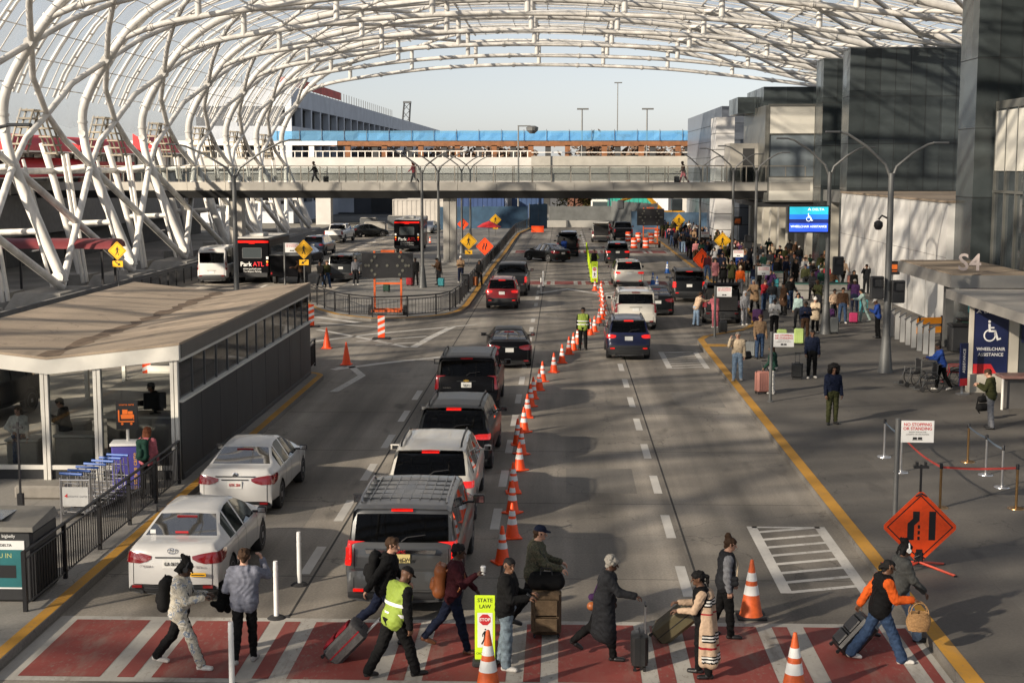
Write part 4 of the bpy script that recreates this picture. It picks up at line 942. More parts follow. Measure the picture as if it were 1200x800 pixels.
# --- left lane
t = car('sedan', P_WHITE, 'white sedan nearest the crosswalk, with stickers on its rear window', (-6.95, 24.55), R(0))
b = MB()
for k in range(24):
    a0, a1 = 2*math.pi*k/24, 2*math.pi*(k+1)/24
    b.tube([(.075*math.cos(a0), .055, .965+.05*math.sin(a0)), (.075*math.cos(a1), .055, .965+.05*math.sin(a1))], .008, 4)
    b.tube([(.03*math.cos(a0), .055, .965+.05*math.sin(a0)), (.03*math.cos(a1), .055, .965+.05*math.sin(a1))], .006, 4)
b.tube([(-.06, .055, .985), (.06, .055, .985)], .007, 4); b.build('badge', CHROME, t)
b = MB(); b.box(.34, .62, -.012, .01, .52, .585); b.build('bumper_sticker', YELLOW, t); b = MB(); b.box(.36, .60, -.015, .0, .54, .56); b.build('sticker_print', INK, t)
b = MB(); b.box(-.58, -.48, .74, .76, 1.11, 1.18); o = b.build('window_sticker', SIGNW, t); b = MB(); b.box(-.12, .12, .76, .77, 1.105, 1.15); b.build('window_sticker', SIGNRED, t)
rear_text(t, 'GA 0615', 0, .74, .095, INK, -.002, 'plate_lettering', .75); rear_text(t, 'COROLLA', -.47, .70, .045, CHROME, .0); rear_text(t, 'LE ECO', .47, .70, .045, CHROME, .0)
t = car('sedan', P_WHITE, 'white sedan second from the crosswalk, beside the dark pavilion wall', (-7.27, 30.9), R(0))
b = MB(); b.box(-.44, .44, .06, .10, .905, .935); b.build('chrome_bar', CHROME, t)
b = MB(); b.lathe([(.055, 0), (.055, .015), (.04, .02)], 16); o = b.build('badge', CHROME, t); o.rotation_euler = (R(90), 0, 0); o.location = (0, .075, .96)
rear_text(t, 'RTK 204', 0, .74, .09, SIGNRED, -.002, 'plate_lettering', .75)
# --- right-hand lanes
car('crossover', P_BLUE, 'dark blue SUV with an orange lower bumper line, second lane from the pavement', (2.75, 57.1), 0, lit=True)
b = MB(); b.tube([(-.62, -.035, .66), (-.5, -.04, .60), (.5, -.04, .60), (.62, -.035, .66)], .022, 6); b.build('bumper_trim', mat('trim_orange', (.55, .08, .03), .4), bpy.data.objects['sport_utility_car.004'] if False else None) if False else None
car('fullsuv', P_PEARL, 'large white SUV directly ahead of the dark blue one', (3.58, 67.6), 0, opt=('chrome', 'bodymirror'))
car('sedan', P_CHAR, 'charcoal car half hidden past the large white SUV', (5.1, 74.5), 0)
car('midsuv', P_PEARL, 'white SUV stopped on the middle crosswalk near the blue cones', (4.4, 91.8), R(1), lit=True)
car('midsuv', P_OLIVE, 'dark grey SUV with brake lights on before the striped drums', (4.55, 114.5), 0, lit=True)
car('boxsuv', P_CHAR, 'dark grey SUV standing at the pull-in kerb ahead of the loading travellers', (7.4, 82), R(-1), lit=True)
car('boxsuv', P_BLACK, 'black SUV in the pull-in being loaded, its tailgate raised', (8.0, 70.5), R(-3), opt=('open',))
car('boxsuv', P_PEARL, 'white SUV with tailgate up far down the road before the grey fence', (4.1, 147), 0, opt=('open',))
car('pickup', P_BLACK, 'black pickup truck far down the road beside the arrow board', (6.6, 151), 0)
car('fullsuv', P_SILV, 'silver SUV at the very bottom, only its roof edge showing below the crosswalk', (.6, 12.55), 0)
# --- outer roadway at left
car('van', P_WHITE, 'white passenger van on the outer roadway beside the canopy legs', px_car(248, 333), 0)
car('sedan', P_CHAR, 'charcoal sedan on the outer roadway just ahead of the black shuttle bus', px_car(349, 311), R(-8))
car('midsuv', P_DBLUE, 'dark blue SUV third in the outer roadway row, before the white pickup', px_car(366, 300), R(-6))
car('pickup', P_WHITE, 'white pickup truck on the outer roadway near the concrete blocks', px_car(390, 285), R(-6))
car('sedan', P_OLIVE, 'dark grey sedan crossing ahead of the white pickup on the outer roadway', px_car(409, 278), R(-60))
car('boxsuv', P_OLIVE, 'dark SUV with pale bumper stopped beside the middle island pedestrians', px_car(399, 331), R(-4))
car('midsuv', P_WHITE, 'white SUV far along the outer roadway beyond the second black bus', px_car(536, 262), 0)
car('sedan', P_RED, 'small red car parked before the low dark building under the deck', (-9.5, 222), 0)
car('boxsuv', P_CHAR, 'dark SUV parked before the low dark building beside the red car', (-14, 222), R(180))
car('pickup', P_WHITE, 'white pickup parked before the low dark building under the deck', (-19, 221), 0)
car('midsuv', P_SILV, 'silver SUV far along the outer roadway beside the white one', px_car(548, 260), 0)
car('sedan', P_SILV, 'silver car on the outer roadway by the small traffic cones', px_car(509, 272), R(170))
t = car('boxsuv', P_BLACK, 'black police SUV with blue light strip seen through the pavilion glass', (-17.6, 45.5), R(168), cat='police car', name='police_car')
b = MB(); b.box(-.5, .5, 4.79, 4.83, .78, .86); b.build('light_strip', mat('police_blue_light', (.05, .25, 1), .3, 0, 0, 1, 0, 0, 6), t)
def shuttle(label, loc, rz=0, dark=False):
    t = thing('shuttle_bus', label, 'bus', (loc[0], loc[1], 0), rz); W, L, H = 2.35, 7.2, 3.0
    b = MB(); b.box(-W/2, W/2, 0, L, .45, H, 0, None, .09); b.box(-W/2*.9, W/2*.9, -.12, .1, .42, .72, 1, None, .03); b.build('body', [P_BLACK, PLASTIC], t, 30)
    b = MB(); b.box(-W/2+.06, W/2-.06, .1, L-.1, H, H+.06, 0, None, .02); b.box(-.5, .5, 1.5, 3.2, H+.06, H+.3, 0, None, .05); b.build('roof', mat('bus_roof_white', (.5, .49, .46), .5, 0, .15, 1), t)
    b = MB(); b.box(-.62, .62, -.012, .05, 1.72, 2.35); b.build('rear_window', GLASSD, t)
    b = MB()
    for q in ((-.66, -.62, 1.68, 2.39), (.62, .66, 1.68, 2.39)): b.box(q[0], q[1], -.02, .02, q[2], q[3])
    b.box(-.66, .66, -.02, .02, 2.35, 2.39); b.box(-.66, .66, -.02, .02, 1.68, 1.72); b.build('window_frame', DKGREY, t)
    b = MB(); b.box(-W/2+.05, W/2-.05, -.02, .04, 2.72, 2.86); b.box(-.2, .2, -.03, .03, 2.66, 2.78); b.build('light_bar', TAILON, t)
    for s in (1, -1):
        b = MB(); b.box(s*(W/2)-.012, s*(W/2)+.012, .5, L-.6, 1.7, 2.45); b.build('side_window', GLASSD, t)
        for z in (1.25, 1.45): b = MB(); b.lathe([(.07, 0), (.07, .02), (.04, .03)], 12); o = b.build('tail_light', TAILON if z < 1.3 else mat('amber_lamp', (.8, .25, .02), .3, 0, 0, 1, 0, 0, .6), t); o.rotation_euler = (R(90), 0, 0); o.location = (s*1.02, .0, z)
        b = MB(); b.box(s*.95, s*1.1, -.015, .02, 1.62, 1.8); b.build('reflector', SIGNW, t)
        for yw in (1.6, 5.6):
            w = bpy.data.objects.new('wheel', CACHE['pickup']['tyre'][0]); C.objects.link(w); w.parent = t; w.location = (s*(W/2-.14), yw, .42)
    w1 = text('Park', .42, frm((-.42, -.02, 1.28), (1, 0, 0), (0, 0, 1)), SIGNW, 'lettering', t, .004, 'CENTER', .01)
    w2 = text('ATL', .42, frm((.42, -.02, 1.28), (1, 0, 0), (0, 0, 1)), mat('bus_red', (.65, .02, .03), .5), 'lettering', t, .004, 'CENTER', .01)
    text('www.parkatl.com', .17, frm((0, -.02, .98), (1, 0, 0), (0, 0, 1)), SIGNW, 'lettering', t); text('The Airport Parking', .15, frm((0, -.02, .80), (1, 0, 0), (0, 0, 1)), SIGNW, 'lettering', t)
    return t
shuttle('black shuttle bus with white and red lettering beside the white van', px_car(296, 332))
shuttle('black shuttle bus with lettering parked beyond the arrow board on the outer roadway', px_car(477, 297))
def box_trailer(label, loc):
    t = thing('utility_trailer', label, 'trailer', (*loc, 0)); b = MB(); b.box(-1.1, 1.1, 0, 3.2, .55, 2.0, 0, None, .05); b.box(-1.12, 1.12, -.03, .02, 1.95, 2.02, 1); b.build('body', [P_BLACK, GALV], t)
    for s in (1, -1):
        w = bpy.data.objects.new('wheel', CACHE['pickup']['tyre'][0]); C.objects.link(w); w.parent = t; w.location = (s*1.0, 1.3, .42)
        b = MB(); b.box(s*.95, s*1.05, -.02, .02, .7, .85); b.build('tail_light', TAIL, t)
box_trailer('low black enclosed trailer between the shuttle bus and the walking sign', px_car(336, 334))
# ================================================================ PEOPLE: one continuous skin grown from a skeleton field
def surfnets(f, lab, org, h):
    ins = f < 0; nx, ny, nz = f.shape
    cor = [(i, j, k) for i in (0, 1) for j in (0, 1) for k in (0, 1)]
    cnt = np.zeros((nx-1, ny-1, nz-1), np.int8)
    for i, j, k in cor: cnt += ins[i:nx-1+i, j:ny-1+j, k:nz-1+k]
    ci = np.argwhere((cnt > 0) & (cnt < 8)); n = len(ci)
    acc = np.zeros((n, 3)); num = np.zeros(n)
    vals = {c: f[ci[:, 0]+c[0], ci[:, 1]+c[1], ci[:, 2]+c[2]] for c in cor}
    for a in cor:
        for ax in range(3):
            if a[ax]: continue
            b_ = list(a); b_[ax] = 1; b_ = tuple(b_); fa, fb = vals[a], vals[b_]; m = (fa < 0) != (fb < 0)
            t = np.where(m, fa/np.where(m, fa-fb, 1), 0); p = np.tile(np.array(a, float), (n, 1)); p[:, ax] += t
            acc += p*m[:, None]; num += m
    V = (ci+acc/num[:, None])*h+org
    idx = -np.ones((nx-1, ny-1, nz-1), np.int32); idx[ci[:, 0], ci[:, 1], ci[:, 2]] = np.arange(n)
    Q = []; LB = []
    for ax in range(3):
        s0 = [slice(None)]*3; s1 = [slice(None)]*3; s0[ax] = slice(0, -1); s1[ax] = slice(1, None)
        A, B = ins[tuple(s0)], ins[tuple(s1)]; u, w = [(1, 2), (2, 0), (0, 1)][ax]
        e = np.argwhere(A != B); e = e[(e[:, u] > 0) & (e[:, w] > 0) & (e[:, u] < f.shape[u]-1) & (e[:, w] < f.shape[w]-1)]
        du = np.zeros(3, int); du[u] = 1; dw = np.zeros(3, int); dw[w] = 1
        q = np.stack([idx[tuple((e-du-dw).T)], idx[tuple((e-dw).T)], idx[tuple(e.T)], idx[tuple((e-du).T)]], 1)
        fl = ~A[tuple(e.T)]; q[fl] = q[fl][:, ::-1]
        Q.append(q); LB.append(lab[tuple(e.T)])
    Q = np.concatenate(Q); LB = np.concatenate(LB); ok = (Q >= 0).all(1)
    return V, Q[ok], LB[ok]
def field(bones, vox, cut=None, fold=0.):
    """bones: (a, b, ra, rb, label, k); smooth union of rounded cones on a grid"""
    P = np.array([[*b[0]] for b in bones]+[[*b[1]] for b in bones]); Rm = np.array([b[2] for b in bones]+[b[3] for b in bones])
    lo = (P-Rm[:, None]).min(0)-3*vox-.02; hi = (P+Rm[:, None]).max(0)+3*vox+.02
    n = np.ceil((hi-lo)/vox).astype(int)+1; f = np.full(n, 1., np.float32); lab = np.zeros(n, np.int8); best = np.full(n, 1., np.float32)
    ax = [lo[i]+vox*np.arange(n[i]) for i in range(3)]
    for a, b, ra, rb, lb, k in bones:
        a = np.array(a, float); b = np.array(b, float); mg = max(ra, rb)+k+2.5*vox
        s = []
        for i in range(3):
            i0 = max(0, int((min(a[i], b[i])-mg-lo[i])/vox)); i1 = min(n[i], int((max(a[i], b[i])+mg-lo[i])/vox)+2); s.append(slice(i0, i1))
        s = tuple(s); X = ax[0][s[0]][:, None, None]-a[0]; Y = ax[1][s[1]][None, :, None]-a[1]; Z = ax[2][s[2]][None, None, :]-a[2]
        d = b-a; L2 = d@d+1e-9; t = np.clip((X*d[0]+Y*d[1]+Z*d[2])/L2, 0, 1)
        dist = (np.sqrt((X-t*d[0])**2+(Y-t*d[1])**2+(Z-t*d[2])**2)-(ra+(rb-ra)*t)).astype(np.float32)
        o = f[s]; hh = np.clip(k-np.abs(o-dist), 0, None)/max(k, 1e-6); f[s] = np.minimum(o, dist)-hh*hh*k*.25
        m = dist < best[s]; lab[s][m] = lb; best[s][m] = dist[m]
    if fold:
        X, Y, Z = ax[0][:, None, None], ax[1][None, :, None], ax[2][None, None, :]
        w = (np.sin(31*X+4*np.sin(13*Z)+9*Y)*np.sin(23*Z+5*np.sin(9*X+3)+6*Y)+.6*np.sin(57*Z+30*X+4*np.sin(21*Y))*np.sin(40*Y+17*Z)).astype(np.float32)
        f = f+np.where(np.isin(lab, (1, 2, 5)), w*fold, 0).astype(np.float32)
    if cut is not None: f = np.maximum(f, cut(ax[0][:, None, None], ax[1][None, :, None], ax[2][None, None, :]).astype(np.float32))
    return f, lab, lo
def V3(*a): return np.array(a, float)
def rotx(p, a, o=None):
    o = V3(0, 0, 0) if o is None else o; q = p-o; c, s = math.cos(a), math.sin(a); return o+V3(q[0], q[1]*c+q[2]*s, -q[1]*s+q[2]*c)   # a>0 leans to +Y
def dirv(p, ab=0, s=1): p, ab = R(p), R(ab); return V3(s*math.sin(ab), math.sin(p)*math.cos(ab), -math.cos(p)*math.cos(ab))
PB = {}
def person_mesh(key, h=1.75, w=1., lean=2, legs=((4, 6, 3, 0), (-4, 4, 3, 0)), arms=((5, 8, 15, 0), (5, 8, 15, 0)), head=(0, 5), style='plain', top=.012, pant=.017, loose=0., vox=.016, curl=(35, 35), hand=True, coat=0., belly=0., twist=0., flare=0., sit=False):
    """legs/arms: right then left: (thigh fwd, knee, spread, heel lift) / (upper arm fwd, out, elbow, inward); labels 0 skin 1 top 2 trousers 3 shoes 5 sleeve"""
    if key in PB: return PB[key]
    q = h/1.75; B = []
    def bone(a, b, ra, rb, lb, k=.03): B.append((a*q, b*q, ra*q, rb*q, lb, k))
    hipz = .93; lowest = 9; joints = {}
    for s, (p, kn, ab, fp) in zip((1, -1), legs):
        hip = V3(s*.088*w, 0, hipz); knee = hip+.43*dirv(p, ab, s); ank = knee+.42*dirv(p-kn, ab*.5, s)
        fd = rotx(V3(s*.18, 1, 0), R(fp)); fd /= np.linalg.norm(fd)
        joints[s] = (hip, knee, ank, fd); lowest = min(lowest, ank[2]-.082, (ank+fd*.15)[2]-.045-.03*math.cos(R(fp)), )
    for s in (1, -1):
        hip, knee, ank, fd = joints[s]; pr = pant; dn = V3(0, -fd[2]*.5, -1.0); dn /= np.linalg.norm(dn)
        bone(hip+V3(0, 0, .02), knee, .088*w+pr, .060+pr, 2, .035); bone(knee, lerp(knee, ank, .97), .057+pr+loose*.3, .042+pr+loose+flare, 2, .02)
        bone(lerp(knee, ank, .35)+V3(0, -.015, 0), lerp(knee, ank, .5), .055+pr*.6, .05+pr*.5, 2, .03)
        sole = ank+dn*.045
        bone(ank, sole+fd*-.035, .04, .040, 3, .02); bone(sole+fd*-.04, sole+fd*.13-V3(0, 0, .0), .038, .036, 3, .015)
        for o in (-.018, .018): bone(sole+V3(o, 0, 0)+fd*.04, sole+fd*.165+V3(o, 0, -.002), .036, .029, 3, .015)
        joints[s] = (hip, knee, ank, fd)
    le = R(lean); hc = V3(0, 0, hipz); T = lambda x, y, z: rotx(V3(x*w, y, z), le, hc)
    tt = top; L1 = 1
    bone(T(-.06, -.015, .95), T(.06, -.015, .95), .118+pant+belly*.3, .118+pant+belly*.3, 2, .04)
    bone(T(-.07, -.03, .99), T(.07, -.03, .99), .11+tt*.8+belly*.3, .11+tt*.8+belly*.3, L1, .04)
    bone(T(-.065, .015*belly*10, 1.10), T(.065, .015*belly*10, 1.10), .106+tt+belly, .106+tt+belly, L1, .05)
    for s in (1, -1):
        bone(T(s*.065, 0, 1.08), T(s*.095, .005, 1.30), .10+tt, .115+tt, L1, .05)
        bone(T(s*.05, .0, 1.40), T(s*.155, -.01, 1.405), .085+tt*.6, .068+tt, L1, .05)
    bone(T(0, 0, 1.10), T(0, 0, 1.36), .11+tt, .12+tt, L1, .05)
    if style in ('hoodie', 'jacket', 'coat'):
        bone(T(-.05, -.07, 1.45), T(.05, -.07, 1.45), .05, .05, L1, .03)
        for s in (1, -1): bone(T(s*.055, -.05, 1.46), T(s*.03, .055, 1.43), .038, .026, L1, .025)
    if style in ('jacket', 'hoodie', 'plain'):      # hem standing slightly proud of the trousers
        for s in (1, -1): bone(T(s*.07, -.02, .93), T(s*.075, -.02, 1.0), .108+tt*1.2, .11+tt, L1, .03)
    if coat:
        zb = hipz-coat
        for s in (1, -1):
            sw = legs[0 if s > 0 else 1][0]; yb = .35*coat*math.sin(R(sw))
            bone(T(s*.06, -.01, 1.02), V3(s*.105*w, yb, zb), .115+tt, .12+tt, L1, .06)
        bone(T(0, -.02, 1.0), V3(0, -.02, zb+.02), .13+tt, .15+tt, L1, .05)
    nb = T(0, -.005, 1.46); hd = T(0, .03, 1.62)
    yaw, pit = R(head[0]), R(head[1])
    hx = V3(math.cos(yaw), math.sin(yaw), 0); hy0 = V3(-math.sin(yaw), math.cos(yaw), 0); hy = hy0*math.cos(pit)-V3(0, 0, math.sin(pit)); hz = V3(0, 0, math.cos(pit))+hy0*math.sin(pit)
    hd = nb+(hd-nb)*.35+hz*.105+hy*.02
    bone(nb-V3(0, 0, .03), hd-hz*.03-hy*.01, .058, .052, 0, .025)
    hl = lambda x, y, z: hd+hx*x+hy*y+hz*z
    bone(hl(0, -.012, .035), hl(0, .012, .035), .083, .08, 0, .02); bone(hl(0, .02, -.02), hl(0, .035, -.055), .066, .046, 0, .03)
    bone(hl(0, .088, .012), hl(0, .112, -.022), .010, .015, 0, .012); bone(hl(-.028, .082, .032), hl(.028, .082, .032), .011, .011, 0, .01)
    bone(hl(0, .075, -.075), hl(0, .078, -.07), .02, .018, 0, .02); [bone(hl(sx*.022, .089, .034), hl(sx*.046, .078, .036), .0085, .007, 4, .004) for sx in (-1, 1)]; bone(hl(-.014, .09, -.047), hl(.014, .09, -.047), .008, .008, 7, .008)
    for s in (1, -1):
        bone(hl(s*.083, -.008, .02), hl(s*.08, -.0, -.02), .016, .012, 0, .006); bone(hl(s*.032, .074, .008), hl(s*.032, .076, .008), .012, .012, 6, .003)
    wr = []
    for i, (s, (p, ab, el, inw)) in enumerate(zip((1, -1), arms)):
        sh = T(s*.185, -.01, 1.405); d1 = dirv(p, ab, s); elb = sh+.285*d1
        fw = dirv(p+el, ab*.4, s); a = R(inw)*-s; fw = V3(fw[0]*math.cos(a)+fw[1]*math.sin(a)*-1*-1*0+0, fw[1], fw[2]) if not inw else V3(fw[0]-s*math.sin(R(inw)), fw[1]*math.cos(R(inw)), fw[2]); fw /= np.linalg.norm(fw)
        wri = elb+.25*fw; sl = 5
        bone(sh, elb, .054+tt, .045+tt*.8, sl, .035); bone(elb, lerp(elb, wri, .97), .045+tt*.8, .034+tt*.8, sl, .02)
        side = np.cross(fw, V3(0, 0, 1.)) if abs(fw[2]) < .85 else V3(0, 1., 0)-fw*fw[1]; side /= np.linalg.norm(side)
        nrm = np.cross(side, fw)
        if abs(fw[2]) >= .85: nrm = V3(-s, 0, 0)-fw*(-s*fw[0]); nrm /= np.linalg.norm(nrm); side = V3(0, 1., 0)-fw*fw[1]; side /= np.linalg.norm(side)
        else: nrm = V3(0, 0, -1.)-fw*(-fw[2]); nrm /= np.linalg.norm(nrm); side = np.cross(fw, nrm)*(s); side = side if True else side
        wr.append((wri, wri+fw*.09+nrm*.02))
        if hand:
            th = side if abs(fw[2]) >= .85 else -side*1.0
            bone(lerp(elb, wri, .9), wri+fw*.02, .028, .024, 0, .012)
            c = R(curl[i])
            for n_, (o, ln) in enumerate(((.030, .072), (.010, .080), (-.010, .074), (-.029, .058))):
                kn = wri+fw*.088+th*o; bone(wri+fw*.015+th*o*.55, kn, .017, .0145, 0, .008)
                f1 = fw*math.cos(c)+nrm*math.sin(c); f2 = fw*math.cos(c*2.1)+nrm*math.sin(c*2.1); m = kn+f1*ln*.55
                bone(kn, m, .0105, .0098, 0, .003); bone(m, m+f2*ln*.5, .0098, .0085, 0, .003)
            tb = wri+fw*.03+th*.026+nrm*.006; t1 = fw*.62+th*.62+nrm*.4; t1 /= np.linalg.norm(t1); m = tb+t1*.05; t2 = fw*.8+th*.15+nrm*.55; t2 /= np.linalg.norm(t2)
            bone(tb, m, .016, .0125, 0, .01); bone(m, m+t2*.038, .0122, .0098, 0, .003)
        else:
            bone(wri, wri+fw*.07, .026, .024, 0, .015); bone(wri+fw*.07, wri+fw*.14+nrm*.03, .024, .015, 0, .01)
    dz = V3(0, 0, -lowest*q)
    B = [(a+dz, b+dz, ra, rb, lb, k) for a, b, ra, rb, lb, k in B]
    f, lab, lo = field(B, vox, None, .0065 if vox < .012 else .007)
    V, Q, LB = surfnets(f, lab, lo, vox)
    me = bpy.data.meshes.new('person'); me.from_pydata(V.tolist(), [], Q.tolist()); me.polygons.foreach_set('material_index', LB.astype(np.int32)); 
    for i in range(8): me.materials.append(None)
    me.shade_smooth(); me.update()
    H = Matrix.Identity(4); hp = (hd*q+dz)
    for i in range(3): H[i][0] = hx[i]*q; H[i][1] = hy[i]*q; H[i][2] = hz[i]*q; H[i][3] = hp[i]
    info = dict(mesh=me, head=H, wrist=[(Vector(a*q+dz), Vector(b*q+dz)) for a, b in wr], chest=Vector(T(0, 0, 1.28)*q+dz), lean=le, q=q, hip=Vector(hc*q+dz))
    PB[key] = info; return info
HB = {}
def hair_mesh(style, vox=.012):
    k = (style, vox)
    if k in HB: return HB[k]
    B = []; b_ = lambda a, b, ra, rb, lb=4, kk=.02: B.append((V3(*a), V3(*b), ra, rb, lb, kk)); cut = lambda X, Y, Z: (.74*Y-.67*Z-.030)
    if style in ('short', 'bun', 'long', 'pony', 'locs', 'braids', 'fade', 'grey_curly'):
        r = .093 if style not in ('fade', 'braids') else .088
        b_((0, -.014, .038), (0, .010, .042), r, r-.004); b_((0, -.045, .0), (0, -.05, -.035), .07, .05)
    if style in ('short', 'long', 'bun', 'pony', 'fade'):
        rr = random.Random(9)
        for i in range(34 if style != 'fade' else 0):
            a, e = rr.uniform(0, 6.28), rr.uniform(-.2, 1.5); p = (.086*math.cos(a)*math.cos(e), -.012+.09*math.sin(a)*math.cos(e), .04+.088*math.sin(e)); b_(p, (p[0]*1.1, p[1]*1.1-.012, p[2]*1.04), rr.uniform(.012, .022), .008, 4, .005)
    if style == 'short': b_((-.05, .045, .10), (.05, .04, .10), .028, .028); b_((0, -.03, .09), (0, .04, .105), .035, .03)
    if style == 'grey_curly':
        rr = random.Random(2)
        for i in range(40):
            a, e = rr.uniform(0, 6.28), rr.uniform(-.1, 1.5); p = (.095*math.cos(a)*math.cos(e), -.02+.095*math.sin(a)*math.cos(e), .035+.095*math.sin(e)); b_(p, p, .03, .03, 4, .006)
        cut = lambda X, Y, Z: (.74*Y-.67*Z-.045)
    if style == 'bun': b_((0, -.06, .14), (0, -.065, .15), .05, .045); b_((.01, -.1, .13), (.01, -.1, .13), .03, .03)
    if style == 'locs':
        rr = random.Random(5)
        for i in range(26):
            a = rr.uniform(0, 6.28); x, y = .06*math.cos(a), -.02+.06*math.sin(a); b_((x, y, .10), (x*.5-.0, y-.06, .17+rr.uniform(-.02, .03)), .016, .013, 4, .004); b_((x*1.3, y-.03, .07), (x*1.5, y-.07, -.05+rr.uniform(-.03, .03)), .014, .01, 4, .004)
    if style in ('long', 'pony'):
        if style == 'long':
            for s in (-1, 1): b_((s*.06, -.03, .03), (s*.075, -.05, -.16), .05, .045); b_((s*.03, -.06, .0), (s*.04, -.085, -.24), .05, .035)
        else: b_((0, -.09, .06), (0, -.15, .0), .035, .03); b_((0, -.15, .0), (0, -.13, -.16), .032, .015)
    if style == 'braids':
        for i in range(7): x = -.066+i*.022; b_((x, .05, .095-abs(x)*.5), (x*.8, -.085, .04), .014, .014, 4, .003)
        b_((0, -.1, -.0), (0, -.13, -.02), .04, .035)
    if style == 'afro':
        rr = random.Random(3); b_((0, -.02, .06), (0, -.02, .06), .15, .15)
        for sx in (-1, 1): b_((sx*.115, -.02, .02), (sx*.12, -.03, -.06), .075, .06, 4, .03); b_((sx*.05, -.1, 0), (sx*.06, -.1, -.08), .08, .06, 4, .03)
        for i in range(60):
            a, e = rr.uniform(0, 6.28), rr.uniform(-.6, 1.5); p = (.155*math.cos(a)*math.cos(e), -.025+.15*math.sin(a)*math.cos(e), .06+.12*math.sin(e)); b_(p, p, .035, .035, 4, .01)
        cut = lambda X, Y, Z: np.maximum(Y-.065, 0)+(.80*Y-.60*np.abs(Z-.0)-.035)*.9 if False else np.maximum(np.maximum(Y-.03, 0)*1.5-.02-np.maximum(Z-.06, 0)*3., 0*X)-np.maximum(np.abs(X)-.082, 0)*6-.002
    if style == 'cap':
        b_((0, -.012, .055), (0, .012, .055), .092, .09); cut = lambda X, Y, Z: (.052-Z-.25*Y*0)
    if style == 'beanie':
        b_((0, -.014, .055), (0, .012, .06), .1, .098); b_((0, -.02, .15), (0, -.02, .165), .045, .04); cut = lambda X, Y, Z: (.038-Z+.25*Y)
    if style == 'hood':
        b_((0, -.025, .03), (0, .012, .04), .112, .108); b_((0, -.05, -.06), (0, -.04, -.13), .10, .1); cut = lambda X, Y, Z: np.maximum(.95*Y-.25*Z-.068, -1)
    f, lab, lo = field([(a, b, ra, rb, 1 if style not in ('cap', 'beanie', 'hood') else 4, k) for a, b, ra, rb, l, k in B], vox, cut, .007); V, Q, LB = surfnets(f, lab, lo, vox)
    V = V.tolist(); Q = Q.tolist()
    if style == 'cap':
        n0 = len(V)
        for i in range(9):
            a = math.pi*i/8; x, y = -.082*math.cos(a), .05+.03*math.sin(a); V += [(x, y, .062), (x*.95, .06+.115*math.sin(a)**.7, .055-.012*math.sin(a)), (x*.95, .06+.113*math.sin(a)**.7, .047-.012*math.sin(a)), (x, y, .053)]
        for i in range(8):
            for j in range(4): Q.append((n0+4*i+j, n0+4*i+(j+1) % 4, n0+4*i+4+(j+1) % 4, n0+4*i+4+j))
    me = bpy.data.meshes.new(style); me.from_pydata(V, [], Q); me.materials.append(None); me.shade_smooth(); me.update(); HB[k] = me; return me
def cloth(name, col, rough=.85, var=.3, scale=11, bump=.7): return mat('cloth_'+name, col, rough, 0, var, scale, bump, 0, 0, .18)
SKINS = {k: mat('skin_'+k, c, .5, 0, .1, 25, 0, 0, 0, .4) for k, c in dict(fair=(.46, .26, .18), tan=(.33, .18, .11), brown=(.14, .07, .042), dark=(.065, .032, .02)).items()}
HAIRC = {k: mat('hair_'+k, c, .75, 0, .3, 60, .2, 0, 0, .2) for k, c in dict(black=(.010, .009, .009), brown=(.045, .024, .013), blond=(.22, .13, .055), grey=(.24, .225, .20), red=(.14, .045, .02)).items()}
EYE = mat('eye_dark', (.02, .015, .012), .2, 0, 0); LIP = mat('lip', (.20, .075, .06), .5, 0, .1, 20)
CL = {k: cloth(k, c) for k, c in dict(black=(.0055, .0055, .006), charcoal=(.018, .019, .022), grey=(.16, .165, .18), lightgrey=(.36, .36, .37), white=(.62, .60, .56), cream=(.46, .37, .26), tan=(.26, .17, .10), beige=(.46, .33, .23), brown=(.06, .032, .018),
      navy=(.007, .011, .028), blue=(.022, .06, .26), denim=(.03, .055, .11), lightdenim=(.22, .31, .42), green=(.012, .042, .03), olive=(.034, .037, .014), red=(.30, .018, .025), maroon=(.042, .008, .012), pink=(.48, .19, .2), rose=(.42, .12, .14), palegreen=(.28, .38, .36), purple=(.04, .015, .06), teal=(.02, .2, .22), orange=(.62, .10, .015), yellow=(.6, .42, .05), heather=(.17, .178, .22)).items()}
VEST = mat('hi_vis_vest', (.25, .34, .045), .75, 0, .08, 10, .2)
def camo(name, cols, scale):
    m = mat(name, cols[0], .85, 0, 0); N, L, b = nodes_of(m); tc = N.new('ShaderNodeTexCoord'); n = N.new('ShaderNodeTexNoise'); n.inputs['Scale'].default_value = scale; n.inputs['Detail'].default_value = 2; n.inputs['Distortion'].default_value = .8
    L.new(tc.outputs['Object'], n.inputs[0]); r = N.new('ShaderNodeValToRGB'); r.color_ramp.interpolation = 'CONSTANT'; e = r.color_ramp.elements
    e[0].color = (*cols[0], 1); e[1].color = (*cols[1], 1); e[1].position = .46
    for i, c in enumerate(cols[2:]): q = e.new(.53+.07*i); q.color = (*c, 1)
    L.new(n.outputs['Fac'], r.inputs[0]); L.new(r.outputs[0], b.inputs['Base Color']); return m
CAMOA = camo('cream_camo_cloth', [(.47, .43, .35), (.30, .28, .24), (.55, .52, .45), (.20, .23, .28)], 11); CAMOB = camo('green_camo_cloth', [(.05, .055, .03), (.10, .085, .05), (.022, .024, .016), (.07, .075, .04)], 13)
